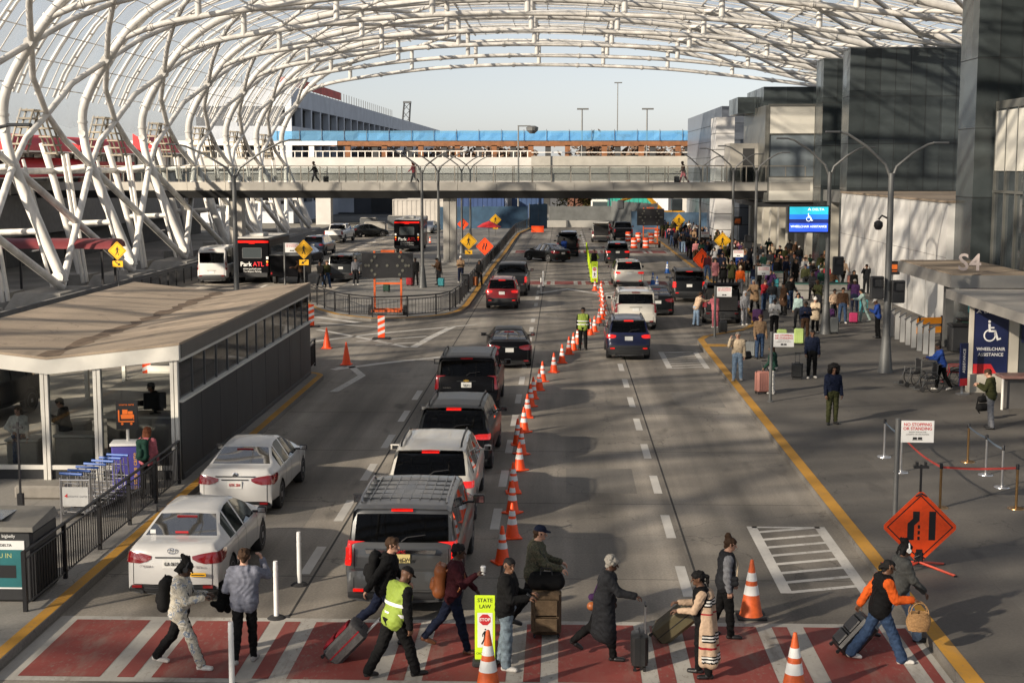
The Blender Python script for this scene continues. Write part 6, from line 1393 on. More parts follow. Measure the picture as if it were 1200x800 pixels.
rows = [
 (955, 390, 165, 'phone', 'f', 'person in cream coat and white knitted hat holding a phone', 'fair', 'cream', 'black', 'beanie', 'white', 'w', .18),
 (943, 399, 180, 'phone', 'm', 'person in dark blue printed sweatshirt standing behind pale green cases', 'dark', 'navy', 'brown', 'fade', 'black', 'b', 0),
 (935, 384, 150, 'standb', 'f', 'dark haired person in pale jacket behind the dark blue sweatshirt', 'tan', 'palegreen', 'charcoal', 'long', 'black', 'b', 0),
 (907, 395, 178, 'phone', 'm', 'person in white hoodie looking at a phone near pale green cases', 'dark', 'white', 'black', 'fade', 'black', 'w', 0),
 (987, 379, 170, 'standb', 'm', 'person in brown blazer over a bright blue shirt by purple cases', 'tan', 'brown', 'denim', 'short', 'black', 'w', 0),
 (977, 378, 200, 'hips', 'f', 'person in beige jacket half hidden beside the brown blazer', 'brown', 'beige', 'charcoal', 'short', 'black', 'b', 0),
 (1012, 377, 90, 'push', 'f', 'long dark haired person in pale green top and trousers beside pink case', 'tan', 'palegreen', 'palegreen', 'long', 'black', 'w', 0),
 (838, 384, 10, 'reach', 'f', 'person in rose pink tracksuit loading the black SUV', 'fair', 'rose', 'rose', 'pony', 'brown', 'w', 0),
 (816, 382, -60, 'reach', 'f', 'person in pale pink hoodie and jeans reaching into the black SUV', 'fair', 'beige', 'lightdenim', 'short', 'brown', 'b', 0),
 (872, 381, 200, 'stand', 'f', 'person in off white tracksuit by a black and a purple case', 'tan', 'lightgrey', 'lightgrey', 'hood', 'lightgrey', 'w', 0),
 (884, 366, 150, 'push', 'm', 'grey haired person in tan coat bending by the purple case', 'fair', 'tan', 'black', 'fade', 'grey', 'b', .2),
 (895, 364, 210, 'phone', 'f', 'person in dark red jacket with a teal scarf behind the purple case', 'fair', 'red', 'denim', 'short', 'brown', 'b', 0),
 (902, 352, 180, 'camera', 'm', 'person in plum jacket raising a phone with both hands', 'tan', 'purple', 'navy', 'short', 'black', 'b', 0),
 (918, 369, 120, 'standb', 'f', 'person in tan and black coat behind a loaded trolley', 'tan', 'brown', 'black', 'short', 'black', 'b', .3),
 (888, 340, 170, 'camera', 'm', 'person in dark coat with red bag near the second sign post', 'brown', 'black', 'black', 'short', 'black', 'b', .2),
 (867, 347, 185, 'stand', 'm', 'person in orange red jacket with pale hat by the waiting dark grey SUV', 'tan', 'orange', 'grey', 'beanie', 'cream', 'b', 0),
 (857, 338, 175, 'camera', 'm', 'person in olive green coat near the orange lane sign', 'tan', 'olive', 'black', 'short', 'black', 'b', .2),
 (848, 335, 165, 'phone', 'f', 'person in black coat next to the olive green coat', 'fair', 'black', 'black', 'long', 'black', 'b', .3),
 (838, 333, 180, 'stand', 'f', 'person in pale rose coat beside the orange lane sign', 'fair', 'pink', 'charcoal', 'long', 'brown', 'w', .25),
 (829, 328, 160, 'standb', 'm', 'person in wine coloured shirt standing just behind the orange lane sign', 'brown', 'maroon', 'denim', 'fade', 'black', 'b', 0),
 (866, 326, 180, 'phone', 'm', 'person in blue jacket looking at a phone under the second white sign', 'tan', 'blue', 'navy', 'short', 'black', 'b', 0),
 (872, 322, 200, 'stand', 'f', 'person in denim jacket with long red hair by the lamp post', 'fair', 'denim', 'black', 'long', 'red', 'b', 0),
 (1000, 350, 180, 'stand', 'f', 'person in black jacket by the glass entrance near the wall corner', 'tan', 'black', 'black', 'long', 'black', 'b', 0),
 (943, 333, 160, 'standb', 'm', 'person in white padded jacket in the shade of the entrance', 'fair', 'white', 'grey', 'short', 'brown', 'w', 0),
 (932, 334, 190, 'stand', 'f', 'person with long fair hair and black coat at the entrance', 'fair', 'black', 'black', 'long', 'blond', 'b', .3),
 (949, 338, 160, 'phone', 'f', 'person in denim shirt and pink trousers beside a black pillar box', 'fair', 'denim', 'pink', 'pony', 'brown', 'w', 0),
 (912, 328, 170, 'stand', 'm', 'person in black hooded coat among the gate posts', 'brown', 'black', 'charcoal', 'hood', 'black', 'b', 0),
 (903, 322, 150, 'walk', 'm', 'person in charcoal jacket walking by the gate posts', 'tan', 'charcoal', 'black', 'short', 'black', 'b', 0),
 (920, 331, 200, 'phone', 'm', 'person in brown jacket with red cap at the gate posts', 'tan', 'brown', 'denim', 'cap', 'red', 'b', 0)]
for x, y, rz, ps, sx, lab, sk, tp, pn, hr, hc, sho, ct in rows:
    by(x, y, rz, ps, sx, lab, sk, tp, pn, hr, hc, sho, ct, 'coat' if ct else ('hoodie' if 'hood' in lab or 'track' in lab else 'jacket'))
for x, y, rz, w, h, m, lab in ((916, 404, 180, .42, .62, mat('lime_shell', (.46, .60, .20), .4, 0, .06, 5), 'pale green suitcase nearest the white sign board'), (936, 404, 175, .42, .66, MATS['lime_shell'] if 'lime_shell' in MATS else None, 'pale green suitcase beside the dark blue sweatshirt'),
      (888, 378, 165, .5, .60, mat('purple_shell', (.06, .015, .085), .45, 0, .1, 5), 'big purple suitcase by the off white tracksuit'), (972, 379, 180, .46, .66, MATS['purple_shell'] if 'purple_shell' in MATS else None, 'purple suitcase beside the beige jacket'),
      (1000, 379, 175, .42, .48, mat('magenta_shell', (.36, .03, .10), .4, 0, .08, 5), 'magenta pink suitcase beside the brown blazer'), (847, 390, 185, .38, .5, MATS['black_shell'], 'black cabin case standing alone on the kerb by the sign pole'),
      (977, 391, 180, .4, .7, MATS['grey_shell'], 'dark upright suitcase half behind the second lamp post')):
    if m is None: m = MATS[{'pale': 'lime_shell', 'purp': 'purple_shell'}[lab[:4]]]
    suitcase(lab, ground_face(x, y, .15), R(rz), w, .3, h, m, z0=.15, handle=.36)
# road officer and others on the carriageway
o, i = by(683, 410, -4, 'stand', 'm', 'traffic officer in black uniform and yellow vest standing by the cone line', 'brown', VEST, 'black', 'cap', 'black', 'b', z=0., sleeve='black', vox=KV, h=1.82)
b = MB(); c = i['chest']
for z in (-.1, -.24):
    ring = [Vector((.265*math.cos(a), c.y+.168*math.sin(a), c.z+z)) for a in np.linspace(0, 2*math.pi, 25)[:-1]]; b.loft([ring, [p+Vector((0, 0, .05)) for p in ring]], cap=False)
b.build('reflective_band', REFLW, o, 60)
by(696, 321, 0, 'hips', 'm', 'officer in black with lime sash beside the lime lane posts', 'brown', 'black', 'black', 'cap', 'black', z=0., sleeve=VEST)
by(661, 303, 0, 'reach', 'm', 'person in blue shirt leaning into the open black SUV by the lane posts', 'tan', 'blue', 'grey', 'short', 'black', z=0.)
by(676, 300, 90, 'stand', 'm', 'tall person in black coat beside the open black SUV', 'tan', 'black', 'black', 'short', 'black', z=0., coat=.3)
by(701, 281, 180, 'camera', 'f', 'person in black at the raised tailgate of the far white SUV', 'tan', 'black', 'black', 'long', 'black', z=0.)
by(716, 279, 90, 'push', 'm', 'person in red jacket beside the far white SUV', 'tan', 'red', 'black', 'short', 'black', z=0.)
# middle island and outer kerb
for x, y, rz, ps, sx, lab, sk, tp, pn, hr, hc, sho in (
 (376, 338, 160, 'walk', 'm', 'person in black jacket walking behind the corner of the island railing', 'brown', 'black', 'charcoal', 'short', 'black', 'b'), (383, 337, -150, 'walkb', 'm', 'person in tan olive jacket and jeans walking by the dark SUV', 'fair', 'olive', 'denim', 'short', 'brown', 'b'),
 (417, 334, 190, 'stand', 'm', 'person in grey hoodie and dark trousers beside the arrow board', 'fair', 'grey', 'charcoal', 'short', 'black', 'w'), (487, 334, 170, 'stand', 'm', 'person in black coat with red bag behind the arrow board', 'dark', 'black', 'black', 'short', 'black', 'b'),
 (514, 334, 120, 'phone', 'm', 'person in brown coat next to a teal suitcase on the island', 'tan', 'brown', 'charcoal', 'short', 'black', 'b'), (540, 331, 180, 'phone', 'm', 'person in tan coat and white hat on the island beside the bin', 'tan', 'tan', 'navy', 'beanie', 'white', 'w'),
 (562, 335, 160, 'standb', 'f', 'person in black coat beside a brown case at the island railing', 'brown', 'black', 'black', 'long', 'black', 'b'), (531, 288, 180, 'walk', 'm', 'person in black walking far along the island past the bridge pier', 'brown', 'black', 'black', 'short', 'black', 'b'),
 (352, 335, 100, 'push', 'm', 'person in dark clothes crouching over luggage by the walking sign', 'brown', 'brown', 'black', 'fade', 'black', 'b')):
    by(x, y, rz, ps, sx, lab, sk, tp, pn, hr, hc, sho)
for x, y, m, lab, h in ((517, 336, mat('teal_shell', (.05, .30, .34), .4, 0, .08, 5), 'teal suitcase on the island beside the brown coat', .5), (480, 335, mat('red_shell', (.42, .02, .03), .4, 0, .08, 5), 'red suitcase behind the arrow board', .5), (556, 336, LEATH, 'brown leather suitcase beside the black coat at the railing', .6), (453, 342, mat('dkgreen_shell', (.02, .08, .045), .5, 0, .1, 5), 'dark green bag standing under the arrow board', .4)):
    suitcase(lab, ground_face(x, y, .15), R(170), .4, .28, h, m, z0=.15, handle=.3)
# inside the pavilion
by(24, 551, 200, 'hips', 'f', 'long haired person in white top and jeans standing behind the pavilion glass', 'fair', 'white', 'denim', 'long', 'brown', 'w', vox=KV, z=.15, style='plain')
by(78, 545, 100, 'phone', 'm', 'person in black coat with a handbag inside the pavilion', 'tan', 'black', 'black', 'short', 'black', coat=.3)
o, i = by(174, 583, -10, 'stand', 'f', 'person with long red hair in magenta jacket outside the pavilion corner', 'fair', CL['rose'], 'black', 'long', 'red', vox=KV); backpack('dark green backpack on the red haired person', o, i, CL['green'], None, .85)
by(186, 521, 110, 'push', 'm', 'person in black leaning at the pavilion counter', 'brown', 'black', 'black', 'short', 'black')
# on the footbridge
def onbridge(px, rz, ps, lab, tp, pn, hr, hc, Y=111.5):
    p = AT(px, 205, Y); i = body(ps, 'm', 0., 'hoodie', .016); o = put_person(i, (p.x, Y), R(rz), lab, 'dark', CL[tp], CL[pn], SH_B, hr, hc, hv=.018, z0=6.46); return p
onbridge(369, 90, 'pull', 'person in black walking over the footbridge with a small case', 'black', 'black', 'short', 'black'); onbridge(485, 75, 'walk', 'person in red hoodie walking over the footbridge', 'red', 'charcoal', 'hood', 'red'); onbridge(801, 100, 'pull', 'person in patterned brown clothes crossing the footbridge with a case', 'brown', 'rose', 'short', 'black')
for px, lab in ((382, 'small black case trailed across the footbridge by the person in black'), (793, 'small black case on the footbridge beside the person in brown')):
    p = AT(px, 210, 111.5); suitcase(lab, (p.x, 111.5), 0, .4, .26, .5, MATS['black_shell'], z0=6.46)
# ---------------------------------------------------------------- the far crowd along the kerb
rr = random.Random(21); COLS = ['black']*8+['charcoal']*6+['grey']*2+['navy']*4+['brown']*4+['olive']*2+['white', 'cream', 'tan', 'tan', 'blue', 'denim', 'green', 'olive', 'olive', 'maroon', 'pink', 'palegreen', 'purple', 'red', 'lightgrey', 'beige']
NM = dict(charcoal='dark grey', lightgrey='light grey', palegreen='pale green', denim='denim blue', lightdenim='faded blue'); used = set()
ZONES = [((10.8, 14.2), (92, 112), 'near the walking sign', 26), ((10.8, 15), (112, 128), 'behind the walking sign', 32), ((10.6, 15), (128, 146), 'near the far crosswalk', 28), ((10.6, 14), (146, 165), 'by the striped drums', 16), ((14.5, 18.6), (86, 118), 'by the terminal columns', 20), ((10.6, 16.8), (73, 91), 'near the planter', 14)]
taken = []; PK = ['stand', 'standb', 'phone', 'camera', 'hips', 'walk', 'ear']
for (xa, xb), (ya, yb), where, n in ZONES:
    for k in range(n):
        for tr in range(40):
            x, y = rr.uniform(xa, xb), rr.uniform(ya, yb)
            if all((x-a)**2+(y-c)**2 > .45 for a, c in taken): break
        taken.append((x, y))
        for tr in range(60):
            tp, pn = rr.choice(COLS), rr.choice(['black', 'black', 'navy', 'denim', 'charcoal', 'lightdenim', 'brown', 'grey']); hr = rr.choice(['short', 'short', 'long', 'fade', 'beanie', 'cap', 'hood', 'bun']); key = (tp, pn, hr, where)
            if key not in used: used.add(key); break
        hcol = tp if hr == 'hood' else (rr.choice(['black', 'white', 'red', 'navy', 'tan']) if hr in ('beanie', 'cap') else rr.choice(['black', 'black', 'brown', 'blond', 'grey']))
        hd_ = {'short': 'short %s hair' % hcol, 'long': 'long %s hair' % hcol, 'fade': 'cropped %s hair' % hcol, 'beanie': '%s knitted hat' % hcol, 'cap': '%s cap' % hcol, 'hood': 'hood up', 'bun': '%s hair bun' % hcol}[hr]
        lab = 'person in %s top and %s trousers, %s, %s' % (NM.get(tp, tp), NM.get(pn, pn), hd_, where)
        i = body(rr.choice(PK), 'm' if hr not in ('long', 'bun') else 'f', 0., 'jacket', .02)
        o = put_person(i, (x, y), rr.uniform(2.3, 4.0), lab, rr.choice(['fair', 'tan', 'brown', 'dark']), CL[tp], CL[pn], SH_B, hr, hcol, group='travellers waiting along the far kerb', hv=.022, z0=.15)
        if rr.random() < .3:
            mm = rr.choice(['teal_shell', 'rose_shell', 'black_shell', 'grey_shell', 'red_shell', 'purple_shell']); cn = {'teal_shell': 'teal', 'rose_shell': 'pink', 'black_shell': 'black', 'grey_shell': 'grey', 'red_shell': 'red', 'purple_shell': 'purple'}[mm]
            suitcase('%s suitcase by the person in %s with %s %s' % (cn, NM.get(tp, tp), hd_, where), (x+.45, y-.2), rr.uniform(2.8, 3.4), .42, .28, rr.uniform(.5, .7), MATS[mm], z0=.15, handle=.25)
# ================================================================ STREET FURNITURE
# ---- traffic cones
def make_cone(h, m, label, group, dark=False, name='traffic_cone', bands=True):
    t = thing(name, label, 'traffic cone', (0, 0, -50), 0, group); r0 = .15*h/.73
    b = MB(); b.box(-r0*1.22, r0*1.22, -r0*1.22, r0*1.22, 0, .035, 0, None, .012); b.build('base', RUBBER if dark else m, t)
    b = MB(); b.lathe([(r0, .03), (r0*.93, .06), (.028, h-.01), (.022, h), (.001, h)], 18); b.build('body', m, t, 50)
    for z0, z1 in ((.40, .56), (.64, .78)) if bands else ():
        ra, rb = (lerp(r0*.93, .028, (z*h-.06)/(h-.07))+.004 for z in (z0, z1)); b = MB(); b.loft([[(r*math.cos(a), r*math.sin(a), z) for a in np.linspace(0, 2*math.pi, 19)[:-1]] for r, z in ((ra-.004, z0*h), (ra, z0*h), (rb, z1*h), (rb-.004, z1*h))], cap=False); b.build('reflective_band', REFLW, t, 50)
    return t
CONEP = make_cone(.75, ORANGE, 'orange cone', 'x')
BLUEC = mat('cone_blue', (.02, .14, .50), .5, 0, .1, 10)
pts = [(588.7, 659), (600.3, 629.7), (600.5, 600.7), (601.7, 577), (608.7, 550.7), (611, 532), (606.7, 521), (614, 506), (618, 489), (621.7, 476), (625, 467), (632, 457), (635.7, 447), (649, 436), (658.7, 425), (666.7, 415), (672, 410), (677, 403), (691.7, 392), (696.7, 388.7), (702, 378.7), (705, 374), (706.5, 369.7), (707, 364), (706.5, 358), (706, 352.5), (705, 347.5), (704.4, 343)]
CW = ['first orange cone of the lane line, just above the head of the person in black hoodie', 'second orange cone of the lane line from the crosswalk']
for n_, (x, y) in enumerate(pts):
    p = G(x, y); lab = 'orange cone in the long lane line, ' + (['nearest the crosswalk', 'second from the crosswalk', 'third from the crosswalk', 'fourth from the crosswalk', 'fifth from the crosswalk', 'sixth from the crosswalk', 'seventh, stepped toward the queue', 'eighth from the crosswalk', 'ninth from the crosswalk', 'tenth from the crosswalk', 'eleventh from the crosswalk', 'twelfth from the crosswalk', 'thirteenth from the crosswalk', 'fourteenth, where the gaps widen', 'fifteenth from the crosswalk', 'sixth before the traffic officer', 'second before the officer legs', 'just behind the traffic officer', 'first past the officer'] + ['%s past the officer' % w for w in ('second', 'third', 'fourth', 'fifth', 'sixth', 'seventh', 'eighth', 'ninth', 'last')])[n_]
    dup(CONEP, (p.x, p.y, 0), random.uniform(0, 1.5), lab, 'orange cones of the lane line')
for x, y, lab in ((406, 427, 'plain orange cone standing alone beyond the pavilion corner'), (383, 408, 'plain orange cone beside the pavilion end wall'), (504, 286, 'small orange cone on the outer roadway before the bus'), (527, 284, 'orange cone by the kerb beyond the second bus')):
    p = G(x, y); t = make_cone(.9 if y > 300 else .75, ORANGE, lab, 'single orange cones', False, 'traffic_cone', 'plain' not in lab); t.location = (p.x, p.y, 0)
for x, y, lab in ((765, 334, 'blue cone with white bands nearest the white SUV on the crosswalk'), (782, 320, 'blue cone with white bands farthest toward the kerb'), (770, 339, 'blue cone with white bands nearest the dark grey waiting SUV')):
    if 'BC' not in globals(): BC = make_cone(.85, BLUEC, lab, 'blue cones'); BC.location = (*G(x, y).xy, 0); BC['label'] = lab
    else: dup(BC, (*G(x, y).xy, 0), .2, lab)
WORN = mat('worn_orange', (.66, .11, .02), .6, 0, .3, 7)
big = make_cone(1.02, WORN, 'tall worn orange cone on a black base beside the hatched box', 'tall worn cones', True, 'tall_traffic_cone'); big.location = (*G(880, 722).xy, 0)
p = G(572, 816); dup(big, (p.x, p.y, 0), .2, 'tall worn orange cone standing in front of the lime stop sign'); p = G(930, 819); dup(big, (p.x, p.y, 0), .4, 'tall worn orange cone at the lower edge of the red crosswalk')
p = G(697, 339.5); dup(CONEP, (p.x, p.y-.6, 0), .2, 'orange cone before the far lime stop sign', 'single orange cones')
for o in [CONEP]+list(CONEP.children): bpy.data.objects.remove(o)
# ---- drums
dr = thing('traffic_drum', 'striped orange drum nearest the kerb', 'traffic drum', (0, 0, 0), 0, 'striped drums by the arrow board'); b = MB(); b.lathe([(.33, 0), (.34, .1), (.30, .12), (.29, .4), (.28, .7), (.27, .98), (.20, 1.02), (.001, 1.02)], 18); b.build('body', ORANGE, dr, 40)
b = MB(); b.lathe([(.36, 0), (.36, .07), (.30, .075)], 18); b.build('base', RUBBER, dr, 40)
for z in (.25, .62):
    b = MB(); b.lathe([(.302, z), (.30, z+.15), (.29, z+.15)], 18); b.build('reflective_band', REFLW, dr, 40)
for k, (x, y, lab) in enumerate(((757, 291, 'striped orange drum nearest the road traffic'), (743, 291, 'striped orange drum beside the far dark grey SUV'), (763, 285, 'striped orange drum behind the front pair'), (748, 284, 'striped orange drum half hidden in the second row'), (736, 283, 'striped orange drum nearest the black pickup'), (770, 279, 'striped orange drum at the foot of the big arrow board'))):
    if k == 0: dr.location = (*G(x, y).xy, 0); dr['label'] = lab
    else: dup(dr, (*G(x, y).xy, 0), 0, lab)
# ---- vertical striped panels
def vpanel(x, y, label, h=1.0):
    p = G(x, y); t = thing('striped_panel', label, 'traffic panel', (p.x, p.y, 0), 0, 'orange and white striped panels'); b = MB(); b.box(-.4, .4, -.3, .3, 0, .06, 0, None, .02); b.build('base', RUBBER, t)
    b = MB(); b.box(-.16, .16, -.02, .02, .06, h+.06, 0, None, .008); b.build('panel', ORANGE, t); b = MB()
    for k in range(3):
        z = .16+k*.30; b.plate([(-.16, z-.0), (.16, z+.14), (.16, z+.28), (-.16, z+.14)], FACE((0, -.021, 0)), .003)
    b.build('stripe', REFLW, t)
vpanel(447, 397, 'orange and white striped panel before the arrow board'); vpanel(364.5, 383, 'orange and white striped panel at the pavilion end', 1.05); vpanel(172, 440, 'orange and white striped panel seen through the pavilion glass', 1.1)
# ---- white flexible posts
for k, (x, y, lab) in enumerate(((351, 685, 'white flexible post farthest from the crosswalk, by the grey SUV'), (324, 724, 'white flexible post at the upper edge of the crosswalk'), (272, 805, 'white flexible post inside the crosswalk at the picture base'), (634, 345, 'white flexible post on the middle crosswalk'), (636.5, 336, 'white flexible post just beyond the middle crosswalk'))):
    p = G(x, y); t = thing('flexible_post', lab, 'post', (p.x, p.y, 0), 0, 'white flexible posts'); b = MB(); b.lathe([(.045, .03), (.04, 1.0), (.036, 1.02), (.001, 1.02)], 12); b.build('tube', SIGNW, t, 40); b = MB(); b.lathe([(.17, 0), (.12, .04), (.05, .05)], 12); b.build('base', RUBBER, t, 40)
    for z in (.74, .86): b = MB(); b.lathe([(.044, z), (.044, z+.07), (.04, z+.07)], 12); b.build('reflective_band', REFLW, t, 40)
for k in range(9):
    p = Vector((2.05+.03*k, 96.5+4.0*k)); t = thing('lane_post', 'lime lane post, %s in the row on the far carriageway' % ('nearest', 'second', 'third', 'fourth', 'middle', 'sixth', 'seventh', 'eighth', 'last')[k], 'lane post', (p.x, p.y, 0), 0, 'lime lane posts')
    b = MB(); b.box(-.05, .05, -.02, .02, .05, 1.0, 0, None, .01); b.build('panel', FLUO, t); b = MB(); b.lathe([(.2, 0), (.16, .05), (.05, .06)], 10); b.build('base', RUBBER, t)
# ---- signs
def fig(b, fr, s, m=0):
    """walking figure, unit height s"""
    P = lambda L: [(x*s, y*s) for x, y in L]
    b.plate([(.045*s*math.cos(a)+.02*s, .045*s*math.sin(a)+.90*s) for a in np.linspace(0, 2*math.pi, 13)[:-1]], fr, .003, m)
    b.plate(P([(-.06, .80), (.06, .82), (.08, .55), (.06, .46), (-.07, .46), (-.07, .60)]), fr, .003, m); b.plate(P([(-.04, .47), (.06, .47), (.10, .26), (.17, .02), (.10, .0), (.03, .23)]), fr, .003, m)
    b.plate(P([(-.06, .47), (.02, .47), (-.03, .27), (-.16, .03), (-.23, .06), (-.11, .28)]), fr, .003, m); b.plate(P([(.05, .80), (.09, .76), (.15, .62), (.24, .55), (.22, .51), (.10, .59)]), fr, .003, m); b.plate(P([(-.05, .80), (-.09, .74), (-.17, .60), (-.15, .47), (-.11, .48), (-.12, .59), (-.05, .66)]), fr, .003, m)
def diamond(name, label, x, Y, zc, s, mface, cat, z0=.15, kind='walk', rz=0., arrow=True, post=True, mfix=None):
    t = thing(name, label, cat, (x, Y, z0), rz); zc -= z0
    if post: b = MB(); b.box(-.03, .03, .0, .05, 0, zc+s*.4); b.build('post', GALV, t)
    fr = FACE((0, -.012, zc)); b = MB(); e = .06*s
    b.plate([(0, -s+e), (e, -s), (s, -e), (s, e), (e, s), (-e, s), (-s, e), (-s, -e), (-e, -s)][1:], fr, .012) if False else b.plate([(-e, -s+e*.4), (e, -s+e*.4), (s-e*.4, -e), (s-e*.4, e), (e, s-e*.4), (-e, s-e*.4), (-s+e*.4, e), (-s+e*.4, -e)], fr, .012); b.build('face', mface, t)
    fo = FACE((0, -.0255, zc)); b = MB(); q, q2 = s*.90, s*.86
    for a, c in (((0, q), (q, 0)), ((q, 0), (0, -q)), ((0, -q), (-q, 0)), ((-q, 0), (0, q))):
        k = q2/q; b.plate([a, c, (c[0]*k, c[1]*k), (a[0]*k, a[1]*k)], fo, .002)
    if kind == 'walk': fig(b, FACE((0, -.0255, zc-.52*s)), s*1.08)
    elif kind == 'merge':
        b.plate([(-.34*s, -.36*s), (-.16*s, -.36*s), (-.16*s, .05*s), (-.02*s, .18*s), (-.02*s, .44*s), (-.20*s, .44*s), (-.20*s, .24*s), (-.34*s, .10*s)], fo, .002); b.plate([(.24*s, -.36*s), (.42*s, -.36*s), (.42*s, .44*s), (.24*s, .44*s)], fo, .002)
        for v in (-.36, -.20, -.04): b.plate([(-.06*s, v*s), (0, v*s), (0, (v+.1)*s), (-.06*s, (v+.1)*s)], fo, .002)
    elif kind == 'shift':
        for o in ((0,) if arrow is None else (-.22, .08)): b.plate([((o-.06)*s, -.4*s), ((o+.08)*s, -.4*s), ((o+.08)*s, -.1*s), ((o+.20)*s, .05*s), ((o+.20)*s, .38*s), ((o+.06)*s, .38*s), ((o+.06)*s, .1*s), ((o-.06)*s, -.04*s)], fo, .002)
    b.build('symbol', INK, t)
    if kind == 'walk' and arrow:
        b = MB(); z1 = zc-s-.05; b.plate([(-.28, -.32), (.28, -.32), (.28, -.0), (-.28, -.0)], FACE((0, -.012, z1)), .012); b.build('plaque', YELLOW, t); b = MB(); f2 = FACE((0, -.0255, z1-.16)); sx = arrow
        b.plate([(-.16*sx, .10), (.02*sx, -.02), (-.02*sx, -.08), (.16*sx, -.09), (.10*sx, .07), (.06*sx, .02), (-.12*sx, .14)], f2, .002); b.build('arrow', INK, t)
    return t
def zpix(py, zc): return HC+(195-py)*zc/F
for x, py, zc, s, ar, lab in ((133, 294, 76, .50, 1, 'yellow walking figure sign standing by the canopy legs'), (355, 292, 84, .56, -1, 'yellow walking figure sign over the shuttle bus and trailer'), (549.5, 282, 109, .64, 1, 'yellow walking figure sign on the island next to the orange diamond'), (581, 257, 158, .64, 1, 'yellow walking figure sign far down the island by the blue fence'),
                              (846, 281, 111, .64, -1, 'yellow walking figure sign standing above the thick of the crowd'), (795, 257, 150, .64, -1, 'yellow walking figure sign farthest along the crowded kerb')):
    diamond('pedestrian_sign', lab, (x-658)*zc/F, zc, zpix(py, zc), s*1.0, YELLOW, 'road sign', .15 if zc != 76 else 0, arrow=ar)
diamond('work_sign', 'orange diamond sign with two bent arrows beside the yellow island sign', (568.5-658)*104/F, 104, zpix(288, 104), .64, ORANGE, 'road sign', kind='shift')
diamond('work_sign', 'small orange diamond sign half hidden far along the island', (543-658)*150/F, 150, zpix(262, 150), .6, ORANGE, 'road sign', kind='shift')
diamond('work_sign', 'orange diamond lane sign turned sideways in front of the crowd', (822-658)*100/F, 100, zpix(302, 100), .72, ORANGE, 'road sign', kind='shift', rz=R(28), arrow=None)
# the big folding sign by the kerb
sx, sy = G(1076, 668, .15).xy; t = diamond('folding_work_sign', 'large orange lane merge sign on a folding stand beside the kerb', sx, sy, 1.0, .695, ORANGE, 'road sign', kind='merge', post=False)
b = MB(); b.box(-.02, .02, .02, .05, .3, 2.05); b.box(-.14, .14, .0, .08, 1.98, 2.03); b.box(-.1, -.06, 0, .08, 2.03, 2.1); b.box(.06, .1, 0, .08, 2.03, 2.1); b.box(-.06, .06, -.03, .1, .12, .42); b.tube([(-.05, 0, .36), (-.05, 0, .12)], .04, 8); b.tube([(.05, 0, .36), (.05, 0, .12)], .04, 8); b.build('mast', BLACK, t)
for a in (35, 145, 215, 325):
    b = MB(); e = Vector((math.cos(R(a))*.72, math.sin(R(a))*.72, .02)); b.tube([(0, 0, .17), e], .024, 6); b.box(e.x-.03, e.x+.03, e.y-.03, e.y+.03, 0, .03, 1); b.build('leg', [mat('leg_red_orange', (.65, .06, .02), .45, 0, .1, 8), BLACK], t)
b = MB()
for z in (1.34, .02):
    b.tube([(-.1, -.03, 1.0-.15+(.60 if z > 1 else -.60)), (0, -.05, 1.0-.15+(.66 if z > 1 else -.54)), (.1, -.03, 1.0-.15+(.60 if z > 1 else -.60))], .018, 6)
b.build('corner_strap', BLACK, t)
# back of another folding stand at the far left
p = G(25, 604, .15); t = thing('folding_sign_stand', 'black sign mast on spread orange legs before the pavilion glass', 'sign stand', (p.x, p.y, .15)); b = MB(); b.box(-.02, .02, -.02, .02, .25, 2.1); b.box(-.06, .06, -.06, .06, .1, .5); b.box(-.1, .1, -.03, .03, 1.95, 2.0); b.build('mast', BLACK, t)
for a in (30, 150, 205, 335): b = MB(); b.tube([(0, 0, .2), (math.cos(R(a))*.72, math.sin(R(a))*.72, .02)], .024, 6); b.build('leg', MATS['leg_red_orange'], t)
# no stopping signs
for x, zc, zt, w_, lab in ((1048, 31.2, 2.36, .70, 'white no stopping sign nearest, on a grey pole by the belt posts'), (902, 46.9, 2.42, .66, 'white no stopping sign beside the rose suitcase'), (837, 64.5, 2.45, .66, 'white no stopping sign by the loading black SUV'), (884, 77.5, 2.45, .66, 'white no stopping sign on the pull-in pavement near the gate posts'), (856, 92, 2.5, .66, 'white no stopping sign beside the olive green coat'), (819, 118, 2.5, .7, 'white no stopping sign deep in the crowd'), (334, 92, 2.9, .9, 'white notice board on a pole above the dark SUV on the island')):
    X = (x-658)*zc/F; t = thing('no_stopping_sign', lab, 'sign', (X, zc-.6, .15), 0); b = MB(); b.tube([(0, 0, 0), (0, 0, zt-.12)], .055, 10); b.lathe([(.11, 0), (.11, .02), (.06, .05)], 10); b.build('pole', GALV, t, 40)
    h = w_*.68; b = MB(); b.box(.06, .06+w_, -.075, -.06, zt-.15-h, zt-.15); b.build('panel', SIGNW, t)
    cx = .06+w_/2; k = w_/.7; y = -.077
    text('NO STOPPING', .092*k, FACE((cx, y, zt-.15-.085*k)), SIGNRED, 'lettering', t, .001, bold=.02); text('OR STANDING', .092*k, FACE((cx, y, zt-.15-.175*k)), SIGNRED, 'lettering', t, .001, bold=.02)
    if zc < 50:
        text('EXCEPT FOR ACTIVE', .04*k, FACE((cx, y, zt-.15-.25*k)), INK, 'small_lettering', t, .001); text('LOADING OR UNLOADING', .04*k, FACE((cx, y, zt-.15-.30*k)), INK, 'small_lettering', t, .001)
    b = MB(); 
    for q in (-1, 1): b.box(cx+q*.055*k-.045*k, cx+q*.055*k+.045*k, y-.001, y+.001, zt-.15-.41*k, zt-.15-.36*k)
    b.box(cx-.11*k, cx+.11*k, y-.001, y+.0005, zt-.15-.425*k, zt-.15-.415*k); b.build('pictogram', INK, t)
